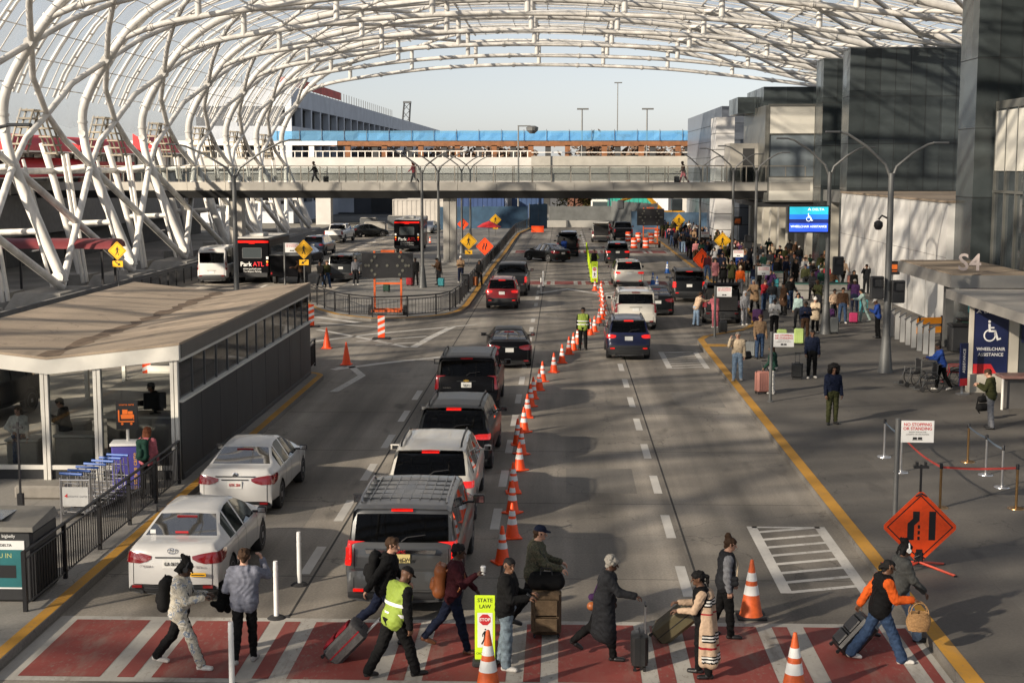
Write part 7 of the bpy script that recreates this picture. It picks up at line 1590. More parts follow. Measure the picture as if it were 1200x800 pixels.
# lime state law signs
def law(x, Y, label, s=1., z=0.):
    t = thing('crossing_law_sign', label, 'road sign', (x, Y, z)); w2 = .16*s; b = MB(); b.box(-w2, w2, -.012, .012, .1, 1.14*s, 0, None, .006); b.build('panel', FLUO, t); b = MB(); b.box(-.2, .2, -.14, .14, 0, .1, 0, None, .03); b.build('base', RUBBER, t)
    b = MB(); b.box(-w2*.74, w2*.74, -.0145, -.0125, .30*s, .86*s); b.build('white_field', SIGNW, t); b = MB(); b.plate([(.095*s*math.cos(R(22.5+45*i)), .095*s*math.sin(R(22.5+45*i))) for i in range(8)], FACE((0, -.0148, .75*s)), .002); b.build('stop_octagon', SIGNRED, t)
    text('STOP', .07*s, FACE((0, -.0175, .75*s)), SIGNW, 'lettering', t, .001, bold=.02); text('STATE', .085*s, FACE((0, -.0135, 1.06*s)), INK, 'lettering', t, .001, bold=.015); text('LAW', .085*s, FACE((0, -.0135, .96*s)), INK, 'lettering', t, .001, bold=.015); text('CROSSWALK', .048*s, FACE((0, -.0135, .20*s)), INK, 'lettering', t, .001)
    b = MB(); fig(b, FACE((0, -.0148, .34*s)), .28*s); b.build('pictogram', INK, t)
law((571-658)*22.4/F, 21.6, 'lime yellow stop law sign on the crosswalk behind a worn cone'); law((697-658)*96/F, 95.2, 'lime yellow stop law sign far off on the middle crosswalk', 1.3)
# ---- arrow boards
def board(x, Y, w, z0, z1, label):
    t = thing('arrow_board', label, 'arrow board', (x, Y, 0)); b = MB(); b.box(-w/2, w/2, -.05, .08, z0, z1, 0, None, .02); b.build('panel', BLACK, t)
    b = MB(); h = z1-z0; LP = mat('board_lamp', (.12, .12, .10), .3, .2, .1, 10)
    for u, v in [(-.36, .5), (-.2, .5), (0, .5), (.2, .5), (.36, .5), (-.42, .5), (.42, .5), (-.3, .7), (-.3, .3), (.3, .7), (.3, .3), (-.24, .86), (-.24, .14), (.24, .86), (.24, .14)]: b.tube([(u*w, -.05, z0+v*h), (u*w, -.085, z0+v*h)], .075, 10)
    b.build('lamp', LP, t, 40); OF = mat('board_frame_orange', (.62, .11, .02), .5, 0, .15, 6); b = MB()
    for s in (-1, 1): b.box(s*w*.26-.05, s*w*.26+.05, .1, .2, .35, z1+.1)
    b.box(-w*.26, w*.26, .12, .18, z0-.35, z0-.25); b.box(-w*.3, w*.3, -.5, -.4, .35, .45); b.box(-w*.3, w*.3, .5, .6, .35, .45)
    for s in (-1, 1): b.box(s*w*.26-.05, s*w*.26+.05, -.5, .6, .34, .44)
    b.box(-.35, .35, .1, .6, z1+.02, z1+.14); b.build('trailer_frame', OF, t)
    for s in (-1, 1): b = MB(); b.tube([(s*w*.34-.1, .1, .33), (s*w*.34+.1, .1, .33)], .33, 16); b.build('wheel', RUBBER, t, 40)
    b = MB()
    for s in (-1, 1): b.box(s*w*.2-.03, s*w*.2+.03, -.45, -.4, 0, .4)
    b.build('jack', GALV, t)
board((453-658)*73/F, 73.2, 2.66, 2.08, 3.36, 'orange framed arrow board with dark lamp panel at the island tip'); board((762-658)*138/F, 138, 2.6, 2.15, 3.75, 'far arrow board with dark panel above the striped drums')
# ---- lamps
def lamp(x, Y, label, zf=7.4, arms=((-1.9, 1.5), (1.5, 1.1)), z0=.15, cam=False, r=.11):
    t = thing('street_lamp', label, 'street lamp', (x, Y, z0), 0, None); b = MB(); b.tube([(0, 0, 1.3), (0, 0, zf)], [r, r*.72], 12); b.build('pole', GALV, t, 40); b = MB(); b.lathe([(.30, 0), (.26, .15), (.17, 1.1), (r+.02, 1.35)], 14); b.build('base', GALV, t, 40)
    for dx, dz in arms:
        b = MB(); b.tube([(0, 0, zf-.25), (dx*.12, 0, zf+dz*.22), (dx*.5, 0, zf+dz*.66), (dx*.86, 0, zf+dz*.95), (dx, 0, zf+dz)], [.055, .055, .05, .045, .04], 8); b.build('arm', GALV, t, 40); b = MB(); sg = 1 if dx > 0 else -1; b.box(min(dx-.02, dx+sg*.55), max(dx-.02, dx+sg*.55), -.1, .1, zf+dz-.03, zf+dz+.05, 0, None, .02); b.build('lamp_head', DKGREY, t)
    if cam:
        b = MB(); b.tube([(-.1, 0, 5.75), (-.3, 0, 5.85), (-.42, 0, 5.7)], .04, 6); b.lathe([(.05, .12), (.16, .05), (.17, -.1), (.1, -.22), (.001, -.24)], 14, 0, (-.42, 0, 5.55)); b.build('camera_dome', BLACK, t, 40)
    return t
lamp(12.15, 53.2, 'two armed street lamp nearest, with a dark camera dome, before the pale wall', cam=True, r=.145); lamp(12.2, 65.6, 'two armed street lamp carrying the blue screen', r=.125)
for Y, lab in ((90, 'two armed street lamp third along the pavement, by the entrance'), (102, 'two armed street lamp fourth along the pavement amid the crowd'), (126, 'two armed street lamp farthest along the pavement')): lamp(12.2, Y, lab)
lamp(-15.2, 66, 'tall two armed street lamp rising past the shuttle bus at the outer roadway', 7.25, ((-2.6, 1.4), (2.6, 1.6)), r=.13); lamp(-15.1, 33.1, 'street lamp beside the pavilion, its arm reaching over the roof', 7.2, ((-2.0, 1.4), (2.2, 1.4)))
for Y, lab in ((90, 'two armed street lamp nearest on the middle island'), (102, 'two armed street lamp second on the middle island'), (126, 'two armed street lamp third on the middle island'), (138, 'two armed street lamp farthest on the middle island')): lamp(-8.8, Y, lab, 7.4, ((-2.0, 1.3), (2.0, 1.3)))
for x, Y, z0, h, lab in ((2.8, 198, 7, 8.6, 'slim lamp post standing on the elevated deck'), (11.7, 198, 7, 8.6, 'slim lamp post on the elevated deck toward the terminal'), (11.6, 300, 0, 25, 'very tall mast with a small head behind the deck'), (-5.6, 186, 0, 13, 'pole with a round ball head before the elevated deck')):
    t = thing('lamp_mast', lab, 'lamp post', (x, Y, z0)); b = MB(); b.tube([(0, 0, 0), (0, 0, h)], [.14, .09], 8); b.build('pole', GALV, t, 40); b = MB()
    if 'ball' in lab: b.box(-.1, 1.6, -.06, .06, h-.1, h+.06); b.lathe([(.3, -1.0), (.75, -.6), (.8, -.2), (.4, .0)], 12, 0, (1.8, 0, h))
    else: b.box(-.7, .9, -.15, .15, h-.1, h+.12)
    b.build('lamp_head', GALV, t)
# pedestrian signals on the pavement poles
def signal(x, Y, z, label, d=.25):
    t = thing('traffic_signal', label, 'traffic signal', (x, Y, z)); b = MB(); b.box(-.24, .24, -.12, .12, -.42, .42, 0, None, .03); b.box(-.06, .06, .1, d, -.05, .05); b.build('housing', PLASTIC, t); b = MB(); b.box(-.18, .18, -.2, -.1, .04, .06); b.box(-.18, .18, -.2, -.1, .36, .38); b.box(-.2, -.18, -.2, -.1, .04, .38); b.box(.18, .2, -.2, -.1, .04, .38); b.build('visor', BLACK, t)
    return t
for x, Y, z, lab in ((11.7, 53.0, 3.35, 'black signal head facing away on the nearest pavement lamp'), (12.48, 53.0, 3.2, 'black signal head tilted beside the nearest pavement lamp'), (12.65, 65.4, 3.3, 'black signal head on the lamp with the blue screen'), (11.75, 90, 3.1, 'black signal head on the third pavement lamp')): signal(x, Y, z, lab)
# small orange and black wall signs
for px, py, zc, w_, lab in ((1044, 312, 76, .36, 'small orange and black cart sign before the pale wall'), (863, 258, 118, .36, 'small orange and black sign far along the terminal frontage')):
    X = (px-658)*zc/F; z = zpix(py, zc); t = thing('small_sign', lab, 'sign', (X, zc, .15)); b = MB(); b.box(-w_, w_, -.03, .03, z-w_-.15, z+w_-.15); b.build('panel', INK, t); b = MB(); b.box(-w_*.5, w_*.6, -.04, -.03, z-w_*.2-.15, z+w_*.5-.15); b.box(-w_*.7, -w_*.5, -.04, -.03, z-w_*.5-.15, z+w_*.2-.15); b.box(-w_*.6, w_*.6, -.04, -.03, z-w_*.55-.15, z-w_*.4-.15); b.build('cart_symbol', mat('sign_orange', (.75, .16, .02), .5, 0, 0), t); b = MB(); b.tube([(0, .05, 0), (0, .05, z-.2)], .03, 6); b.build('post', GALV, t)
# ---- screen
def wheelchair_icon(b, fr, s, m=0):
    b.plate([(.06*s*math.cos(a)-.05*s, .06*s*math.sin(a)+.88*s) for a in np.linspace(0, 2*math.pi, 15)[:-1]], fr, .002, m)
    n = 20; ring = [(.27*s*math.cos(a)-.02*s, .27*s*math.sin(a)+.27*s) for a in np.linspace(R(105), R(385), n)]; inn = [(.21*s*math.cos(a)-.02*s, .21*s*math.sin(a)+.27*s) for a in np.linspace(R(105), R(385), n)]
    for k in range(n-1): b.plate([ring[k], inn[k], inn[k+1], ring[k+1]], fr, .002, m)
    q = lambda L: [(x*s, y*s) for x, y in L]
    b.plate(q([(-.10, .78), (0, .78), (.02, .50), (.24, .50), (.24, .42), (-.07, .42)]), fr, .002, m); b.plate(q([(-.02, .64), (.17, .64), (.17, .58), (-.02, .58)]), fr, .002, m); b.plate(q([(.16, .46), (.25, .48), (.36, .14), (.46, .18), (.48, .11), (.30, .04)]), fr, .002, m)
t = thing('display_screen', 'lit blue wheelchair assistance screen hanging on the street lamp', 'screen', (11.22, 65.2, 5.42)); b = MB(); b.box(-.93, .93, -.06, .12, -.62, .62, 0, None, .02); b.box(.9, 1.0, .1, .4, -.2, .2); b.build('housing', BLACK, t)
for z0, z1, nm, c in ((.22, .56, 'teal', (.02, .40, .52)), (.0, .22, 'blue', (.02, .16, .75)), (-.18, .0, 'navy', (.012, .02, .12)), (-.56, -.18, 'deep_blue', (.03, .10, .85))): b = MB(); b.box(-.87, .87, -.066, -.061, z0, z1); b.build('screen_band', mat('screen_'+nm, c, .3, 0, .15, 2, 0, 0, .55), t)
LITW = mat('screen_white', (.8, .85, .9), .3, 0, 0, 1, 0, 0, .7); text('DELTA', .15, FACE((.42, -.068, .44)), LITW, 'lettering', t, .001, sx=1.2); b = MB(); b.plate([(-.08, -.05), (0, -.02), (.08, -.05), (0, .08)], FACE((.02, -.068, .44)), .001); wheelchair_icon(b, FACE((0, -.068, -.10)), .40); b.build('symbol', LITW, t); text('WHEELCHAIR ASSISTANCE', .135, FACE((0, -.068, -.33)), LITW, 'lettering', t, .001, bold=.02)
# ---- belt posts
BR = mat('brass_post', (.36, .22, .10), .3, .85, .1, 8)
def stan(px, py, m, label):
    p = G(px, py, .15); t = thing('belt_post', label, 'belt post', (p.x, p.y, .15), 0, 'belt posts on the pavement'); b = MB(); b.lathe([(.19, 0), (.185, .015), (.06, .035), (.03, .04)], 18); b.build('base', m, t, 40); b = MB(); b.lathe([(.03, .03), (.03, .93)], 12); b.build('post', m, t, 40); b = MB(); b.lathe([(.04, .90), (.04, 1.0), (.03, 1.02), (.001, 1.02)], 12); b.build('belt_head', BLACK, t, 40); return Vector((p.x, p.y, .15+.93))
S_ = [stan(*a) for a in ((1036, 535, STEEL, 'steel belt post farthest back, left of the white sign pole'.replace('left of', 'behind')), (1055.6, 553, STEEL, 'steel belt post under the nearest white sign board'), (1134, 541, BR, 'brass belt post farthest from the kerb at the back of the short belt'), (1155, 556, STEEL, 'steel belt post in the middle of the short grey belt'), (1174, 570.5, STEEL, 'steel belt post at the near end of the short grey belt'), (1101.5, 594.5, BR, 'brass belt post at the middle of the red belt'), (1190.7, 595.5, BR, 'brass belt post at the end of the red belt'))]
def belt(a, c, m, label, sag=.03):
    b = MB(); n = 8; b.loft([[(*(a.lerp(c, i/n)).xy, a.lerp(c, i/n).z-sag*math.sin(math.pi*i/n)+dz) for dz in (-.025, .025)] for i in range(n+1)], closed=False, cap=False)
    b2 = MB()
    for i in range(n):
        p0, p1 = a.lerp(c, i/n), a.lerp(c, (i+1)/n); z0, z1 = (-sag*math.sin(math.pi*k/n) for k in (i, i+1)); d = (c-a).normalized(); nn = Vector((-d.y, d.x, 0))*.002
        b2.add([p0+nn+Vector((0, 0, z0-.025)), p1+nn+Vector((0, 0, z1-.025)), p1+nn+Vector((0, 0, z1+.025)), p0+nn+Vector((0, 0, z0+.025)), p0-nn+Vector((0, 0, z0-.025)), p1-nn+Vector((0, 0, z1-.025)), p1-nn+Vector((0, 0, z1+.025)), p0-nn+Vector((0, 0, z0+.025))], [(0, 1, 2, 3), (7, 6, 5, 4), (3, 2, 6, 7), (0, 4, 5, 1)])
    tag(b2.build('barrier_belt', m), label, 'barrier belt')
RB = mat('red_belt', (.42, .05, .04), .6, 0, .1, 8); GB = mat('grey_belt', (.10, .13, .17), .6, 0, .1, 8)
belt(S_[1], S_[5], RB, 'sagging red belt from under the white sign to the brass post', .08); belt(S_[5], S_[6], RB, 'taut red belt between the two near brass posts'); belt(S_[2], S_[3], GB, 'grey belt between the rear brass post and the steel post'); belt(S_[3], S_[4], GB, 'grey belt between the two near steel posts'); belt(S_[0], S_[1], GB, 'grey belt running behind the white sign pole')
# ---- slanted steel gate posts
def gate(x, Y, label, g): 
    t = thing('gate_post', label, 'gate post', (x, Y, .15), 0, g); b = MB(); b.loft([[(-.09, -.06, 0), (.09, -.06, 0), (.09, .06, 0), (-.09, .06, 0)], [(-.09, -.06, 1.1), (.09, -.06, 1.22), (.09, .06, 1.22), (-.09, .06, 1.1)]]); b.build('body', mat('pale_steel', (.55, .55, .54), .35, .4, .06, 6), t); b = MB(); b.loft([[(-.16, -.07, 1.08), (.14, -.07, 1.27), (.14, .07, 1.27), (-.16, .07, 1.08)], [(-.16, -.07, 1.12), (.14, -.07, 1.31), (.14, .07, 1.31), (-.16, .07, 1.12)]]); b.build('slanted_cap', DKGREY, t)
for k, w in enumerate(('nearest the wheelchairs', 'second from the wheelchairs', 'third from the wheelchairs', 'fourth from the wheelchairs', 'fourth from the lamp post', 'third from the lamp post', 'second from the lamp post', 'nearest the lamp post')): gate(15.0, 57.6+1.0*k, 'slanted steel gate post, ' + w, 'steel gate posts by the pale wall')
for k in range(6): gate(15.2+.05*k, 86.5+1.3*k, 'slanted steel gate post by the terminal entrance, %s in its row' % ('nearest', 'second', 'third', 'fourth', 'fifth', 'last')[k], 'steel gate posts by the entrance')
for x, Y, lab, m in ((16.6, 59.5, 'black waste bin by the gate posts and entrance roof', PLASTIC), (17.6, 61.8, 'dark green waste bin behind the gate posts', mat('bin_green', (.02, .05, .04), .5))):
    t = thing('waste_bin', lab, 'bin', (x, Y, .15)); b = MB(); b.box(-.4, .4, -.4, .4, 0, 1.05, 0, None, .05); b.build('body', m, t); b = MB(); b.box(-.42, .42, -.42, .42, 1.05, 1.15, 0, None, .03); b.build('lid', BLACK, t)
t = thing('orange_barricade', 'yellow orange folded barricade leaning behind the gate posts', 'barricade', (16.2, 62.6, .15), R(20)); b = MB()
for z in (.4, .8): b.box(-.7, .7, -.03, .03, z, z+.28)
b.build('rail', mat('amber_plastic', (.65, .24, .02), .5, 0, .1, 6), t); b = MB(); b.box(-.6, -.54, -.04, .04, 0, 1.15); b.box(.54, .6, -.04, .04, 0, 1.15); b.build('leg', BLACK, t)
# low walls and rails before the entrance
for x0, x1, Y, lab in ((13.2, 16.6, 83, 'low grey planter wall with a green lip before the entrance'), (11.9, 14.3, 92, 'low grey wall with a rail beside the white jacket')):
    t = thing('low_wall', lab, 'wall', (x0, Y, .15)); b = MB(); b.box(0, x1-x0, 0, .5, 0, .85); b.build('wall', CONC, t); b = MB(); b.box(-.03, x1-x0+.03, -.03, .53, .85, .95); b.build('coping', mat('lip_green', (.05, .13, .11), .6), t)
    b = MB()
    for k in range(3): b.tube([((x1-x0)*k/2-.0, -1.2, 0), ((x1-x0)*k/2, -1.2, 1.05)], .035, 6)
    b.tube([(0, -1.2, 1.05), (x1-x0, -1.2, 1.05)], .035, 6); b.tube([(0, -1.2, .6), (x1-x0, -1.2, .6)], .025, 6); b.build('rail', BLACK, t)
# ---- wheelchairs
def wheelchair(x, Y, rz, frame, label):
    t = thing('wheelchair', label, 'wheelchair', (x, Y, .15), rz); b = MB()
    for s in (-1, 1):
        X = s*.25; b.tube([(X, -.22, .95), (X, -.2, .45), (X, .22, .45), (X, .32, .12), (X, .5, .1)], .018, 6); b.tube([(X, -.32, .97), (X, -.2, .92)], .02, 6); b.tube([(X, -.18, .68), (X, .18, .68), (X, .2, .45)], .016, 6)
    b.tube([(-.25, -.2, .45), (.25, .2, .45)], .015, 6); b.build('frame', frame, t, 40); b = MB(); b.box(-.23, .23, -.2, .22, .45, .50, 0, None, .015); b.build('seat', BLACK, t); b = MB(); b.box(-.23, .23, -.24, -.2, .5, .95, 0, None, .015); b.build('backrest', BLACK, t)
    for s in (-1, 1):
        b = MB(); pts = [(s*.31, -.12+.3*math.cos(a), .3+.3*math.sin(a)) for a in np.linspace(0, 2*math.pi, 25)]; b.tube(pts, .018, 6)
        for k in range(6): b.tube([(s*.31, -.12, .3), (s*.31, -.12+.3*math.cos(k*math.pi/3), .3+.3*math.sin(k*math.pi/3))], .005, 4)
        b.build('wheel', RUBBER, t); b = MB(); b.tube([(s*.27, .3, .09), (s*.23, .3, .09)], .09, 10); b.build('caster', RUBBER, t, 40); b = MB(); b.box(s*.2-.08, s*.2+.08, .42, .58, .09, .11); b.build('footplate', GALV, t)
p = G(1088, 458, .15); wheelchair(p.x, p.y, R(95), DKGREY, 'black wheelchair in front of the attendant in blue'); p = G(1074, 455, .15); wheelchair(p.x, p.y+.6, R(100), GALV, 'grey framed wheelchair ahead of the black one'); p = G(1118, 450, .15); wheelchair(p.x, p.y, R(80), mat('red_frame', (.45, .02, .025), .4, .2), 'red framed wheelchair behind the attendant in blue')
# ---- wheelchair assistance pavilion
t = thing('assistance_pavilion', 'small flat roofed pavilion with a navy wheelchair assistance panel', 'pavilion', (13.9, 42.5, .15)); NAVY = mat('navy_panel', (.010, .016, .062), .4, 0, .1, 2)
b = MB(); b.box(-.25, 7, -.5, 8.3, 3.02, 3.34); b.build('roof', mat('pavilion_roof', (.33, .31, .28), .6, .1, .12, 1), t); b = MB(); b.box(.1, 6.9, .2, 6.2, 2.95, 3.015); b.build('ceiling', mat('pavilion_ceiling', (.3, .28, .24), .8), t)
for x, y in ((.12, 6.3), (1.45, 6.3), (4.5, 6.3)): b = MB(); b.box(x-.06, x+.06+(.2 if x > 1 else 0), y-.1, y+.1, 0, 3.0); b.build('post', CREAM, t)
b = MB(); b.box(.0, 1.4, 5.95, 6.35, 0, .62); b.build('base_block', CREAM, t); b = MB(); b.box(.2, 1.36, 6.22, 6.28, .62, 2.98); b.build('navy_panel', NAVY, t); b = MB(); b.box(1.75, 5, 6.24, 6.28, .2, 2.98); b.build('glass_panel', GLASSD, t); b = MB(); b.box(1.8, 2.6, 6.2, 6.23, 1.7, 2.7); b.build('small_panel', NAVY, t)
cx = .78; wl = mat('panel_white', (.7, .7, .7), .4, 0, 0); text('DELTA', .2, FACE((cx+.06, 6.215, 2.75)), wl, 'lettering', t, .002, sx=1.15); b = MB(); b.plate([(-.09, -.06), (0, -.02), (.09, -.06), (0, .09)], FACE((.34, 6.215, 2.75)), .002); wheelchair_icon(b, FACE((cx-.04, 6.215, 1.72)), .78); b.build('symbol', wl, t); text('WHEELCHAIR', .155, FACE((cx, 6.215, 1.46)), wl, 'lettering', t, .002, bold=.02); text('ASSISTANCE', .155, FACE((cx, 6.215, 1.27)), wl, 'lettering', t, .002, bold=.02)
b = MB(); b.box(.2, .8, 6.212, 6.219, .63, .95); b.plate([(.8, .63), (1.0, .63), (.8, .95)], FACE((0, 6.219, 0)), .006); b.build('red_corner', SIGNRED, t)
p = G(1128, 462, .15); t = thing('banner_stand', 'narrow navy banner stand beside the wheelchair assistance panel', 'banner', (p.x, p.y, .15), R(25)); b = MB(); b.box(-.16, .16, -.03, .03, .3, 1.75); b.build('panel', NAVY, t); b = MB(); b.box(-.2, .2, -.12, .12, 0, .06); b.box(-.03, .03, .03, .07, 0, 1.7); b.build('stand', STEEL, t); b = MB(); b.box(-.16, .16, -.035, -.031, .3, .55); b.build('red_band', SIGNRED, t); text('ASSISTANCE', .15, frm((0, -.032, 1.15), (0, 0, 1), (-1, 0, 0)), wl, 'lettering', t, .001)
p = G(1190, 478, .15); t = thing('service_counter', 'pink topped service counter beside the person in olive jacket', 'counter', (p.x, p.y, .15)); b = MB(); b.box(-.55, 2.2, -.35, .45, .98, 1.08, 0, None, .02); b.build('counter_top', mat('pink_stone', (.36, .20, .17), .35, 0, .15, 8), t); b = MB(); b.box(-.3, 2.1, -.1, .4, 0, .98); b.build('body', mat('counter_grey', (.10, .095, .09), .5, 0, .1, 2), t); b = MB(); b.tube([(-.52, -.3, 0), (-.52, -.3, .98)], .04, 8); b.build('post', WHITE, t)
# ---- railings
def railing(path, label, z=.15, h=1.05, gap=.13, name='metal_railing'):
    t = thing(name, label, 'railing', (path[0][0], path[0][1], z)); P = [Vector((x-path[0][0], y-path[0][1], 0)) for x, y in path]; L = [0]
    for a, c in zip(P, P[1:]): L.append(L[-1]+(c-a).length)
    def at(s):
        for i in range(len(P)-1):
            if s <= L[i+1] or i == len(P)-2: return P[i].lerp(P[i+1], (s-L[i])/max(1e-6, L[i+1]-L[i]))
    b = MB(); b.tube([p+Vector((0, 0, h)) for p in P], .032, 6); b.tube([p+Vector((0, 0, h-.14)) for p in P], .018, 6); b.tube([p+Vector((0, 0, .12)) for p in P], .018, 6); b.build('rail', BLACK, t)
    b = MB(); n = int(L[-1]/gap)
    for i in range(n): p = at(i*gap); b.box(p.x-.009, p.x+.009, p.y-.009, p.y+.009, .12, h-.14)
    b.build('baluster', BLACK, t); m = max(1, round(L[-1]/1.9))
    for i in range(m+1): p = at(L[-1]*i/m); b = MB(); b.box(p.x-.035, p.x+.035, p.y-.035, p.y+.035, 0, h+.02); b.build('post', BLACK, t)
    return t
railing([(-9.25, 23.6), (-9.25, 33.6)], 'black barred railing along the kerb before the pavilion, nearest one')
off = offset_path(KM, .55); railing([p for p in off[3:16]], 'black barred railing curving round the tip of the middle island', gap=.2); railing([p for p in off[15:]], 'long black barred railing down the road edge of the middle island', gap=.3)
railing([(-9.4, 52.0), (-9.5, 54.2)], 'short black railing stub at the pavilion end wall'); railing([(-23.6, 66), (-25.4, 84), (-25.4, 120)], 'black barred railing along the foot of the canopy legs', 0., 1.0, .3)
t = thing('letter_bin', 'small dark bin fixed to the railing at the island tip', 'bin', (*off[13], .5)); b = MB(); b.box(-.2, .2, -.2, .2, .3, .95, 0, None, .04); b.build('body', PLASTIC, t); b = MB(); b.box(-.23, .23, -.23, .23, .95, 1.02, 0, None, .02); b.build('lid', BLACK, t)
# ---- left pavilion
t = thing('glass_pavilion', 'long flat roofed glass pavilion with white posts and a dark side wall', 'pavilion', (-12.5, 34, .15)); WP = mat('white_post', (.66, .64, .58), .5, 0, .08, 2); xr, xl, D = 3.15, -3.15, 18
ROOF = ground_mat('tan_roof', (.41, .325, .24), .12, .12, .08)
zr, zv = 3.42, 3.05
def rz_(x): return lerp(zv, zr, abs(x)/3.3)
b = MB(); b.loft([[(x, y, rz_(x)) for x in (xl-.12, 0, xr+.12)]+[(x, y, rz_(x)-.06) for x in (xr+.12, 0, xl-.12)] for y in (-.15, D)]); b.build('roof', ROOF, t); b = MB(); rr = random.Random(8)
L0 = [(rr.uniform(-.32, -.06), rr.uniform(.05, .34), D*i/40) for i in range(41)]
b.loft([[(a, y-.1, rz_(a)+.005), (0, y-.1, zv+.005), (c, y-.1, rz_(c)+.005)] for a, c, y in L0], closed=False, cap=False); b.build('valley_dirt', mat('roof_dirt', (.19, .135, .09), .9, 0, .4, 2.5), t)
for i in range(1, 6):
    b = MB(); y = D*i/6; b.loft([[(x, y-.025, rz_(x)+.004), (x, y+.025, rz_(x)+.004)] for x in (xl-.1, 0, xr+.1)], closed=False, cap=False); b.build('roof_seam', mat('roof_seam', (.30, .25, .20), .8, 0, .3, 3), t)
b = MB()
b.loft([[(x, y, rz_(x)-.065) for x in (xl-.1, 0, xr+.1)]+[(x, y, rz_(x)-.42) for x in (xr+.1, 0, xl-.1)] for y in (-.14, .02)]); b.box(xr-.02, xr+.13, .03, D, zr-.40, zr-.065, 1); b.box(xl-.13, xl+.02, .03, D, zr-.40, zr-.065, 1); b.build('fascia', [WP, mat('grey_fascia', (.13, .125, .115), .5, .2, .1, 2)], t)
for x in (xl, -.1, 1.2, xr-.05): b = MB(); b.box(x-.1, x-.02, -.08, .08, 0, rz_(x)-.40); b.box(x+.0, x+.08, -.08, .08, 0, rz_(x)-.40); b.build('post', WP, t)
b = MB(); b.box(xl, xr, -.05, .05, .25, .36); b.box(1.1, 1.35, .0, .08, 0, .3); b.build('sill', WP, t); b = MB(); b.box(xl, xr, -.0, .02, -.0, .25); b.build('plinth', PLASTIC, t)
PG = glass('pavilion_glass', (.92, .94, .93), .06); b = MB(); b.box(xl, xr, -.006, .006, .36, 2.7); b.build('front_glass', PG, t)
DW = mat('dark_wall', (.044, .045, .046), .55, 0, .4, .8, .05, stretch=(1, 1, .3)); b = MB(); b.box(xr-.06, xr+.08, .05, D, -.1, 1.92); b.box(xr-.1, xr+.12, .05, D, 1.92, 1.98, 1); b.build('side_wall', [DW, WP], t); b = MB(); b.box(xl+.3, xr-.06, D-.15, D, 0, .3); b.build('end_sill', WP, t); b = MB(); b.box(xl+.3, xr-.06, D-.1, D-.09, .3, 2.75); b.build('end_glass', PG, t)
for i in range(1, 9): b = MB(); b.box(xr+.078, xr+.083, i*2-.012, i*2+.012, 0, 1.92); b.build('panel_joint', SEAM, t)
b = MB(); b.box(xr+.08, xr+.11, .1, D-.1, .02, .14); b.build('wall_skirting', DKGREY, t)
for i in range(15): b = MB(); y = .1+i*(D-.15)/14; b.box(xr-.01, xr+.035, y-.03, y+.03, 1.98, zr-.42); b.build('mullion', DKGREY, t)
b = MB(); b.box(xr+.0, xr+.012, .1, D-.05, 1.98, zr-.42); SG = glass('strip_glass', (.92, .94, .93), .06); SG.node_tree.nodes['Fresnel'].inputs[0].default_value = 2.0; b.build('side_glass', SG, t); b = MB(); b.box(xr-.04, xr+.08, .05, D, zr-.5, zr-.42); b.build('head_rail', WP, t)
for y in (4, 8, 12, 16): b = MB(); b.box(xl-.06, xl+.06, y-.08, y+.08, 0, 3.0); b.build('post', WP, t)
b = MB(); b.box(1.6, 1.95, 5.2, 5.5, 0, 3.0); b.build('inner_column', WP, t); b = MB(); b.box(xl, xr, .1, D-.2, .0, .03); b.build('floor', ISLM, t)
STO = mat('counter_stone', (.24, .22, .19), .7, 0, .2, 3)
t = thing('check_in_counter', 'long grey stone counter inside the glass pavilion', 'counter', (-11.2, 36, .15)); b = MB(); b.box(-.9, 1.3, 1.0, 1.8, 0, 1.0, 0, None, .02); b.box(.7, 1.3, 1.85, 7, 0, 1.0, 0, None, .02); b.build('body', STO, t); b = MB(); b.box(-1.0, 1.4, .92, 1.86, 1.0, 1.06); b.build('counter_top', mat('counter_pale', (.4, .38, .34), .5, 0, .1, 3), t)
for x, Y, w_, h, lab in ((-12.3, 35.3, 1.0, .85, 'grey stone bench block standing inside the front glass'), (-12.9, 36.6, .9, .95, 'pale grey block behind the bench inside the pavilion'), (-13.6, 35.2, .8, .75, 'round edged grey table block inside the pavilion')):
    t = thing('stone_block', lab, 'block', (x, Y, .15)); b = MB(); b.box(-w_/2, w_/2, -.3, .3, 0, h, 0, None, .03); b.build('body', STO, t); b = MB(); b.box(-w_/2-.04, w_/2+.04, -.34, .34, h, h+.07, 0, None, .02); b.build('top', MATS['counter_pale'], t)
t = thing('monitor', 'dark screen standing angled on the pavilion counter', 'screen', (-10.9, 37.4, 1.23), R(20)); b = MB(); b.box(-.3, .3, -.03, .03, .1, .55, 0, None, .02); b.build('panel', BLACK, t); b = MB(); b.box(-.04, .04, -.02, .06, -.02, .2); b.box(-.15, .15, -.1, .1, -.02, .0); b.build('stand', BLACK, t)
p = G(151, 573, .15); t = thing('cart_dispenser', 'purple blue baggage cart dispenser with a cart sign on its pole', 'dispenser', (p.x, p.y, .15), R(8)); PUR = mat('cart_purple', (.07, .06, .30), .45, 0, .08, 4); b = MB(); b.box(-.34, .34, -.25, .25, 0, 1.1, 0, None, .03); b.build('cabinet', PUR, t); b = MB(); b.box(-.37, .37, -.28, .28, 1.1, 1.16); b.build('lid', SIGNW, t); b = MB(); b.tube([(0, .1, 1.16), (0, .1, 1.6)], .035, 8); b.build('pole', WP, t)
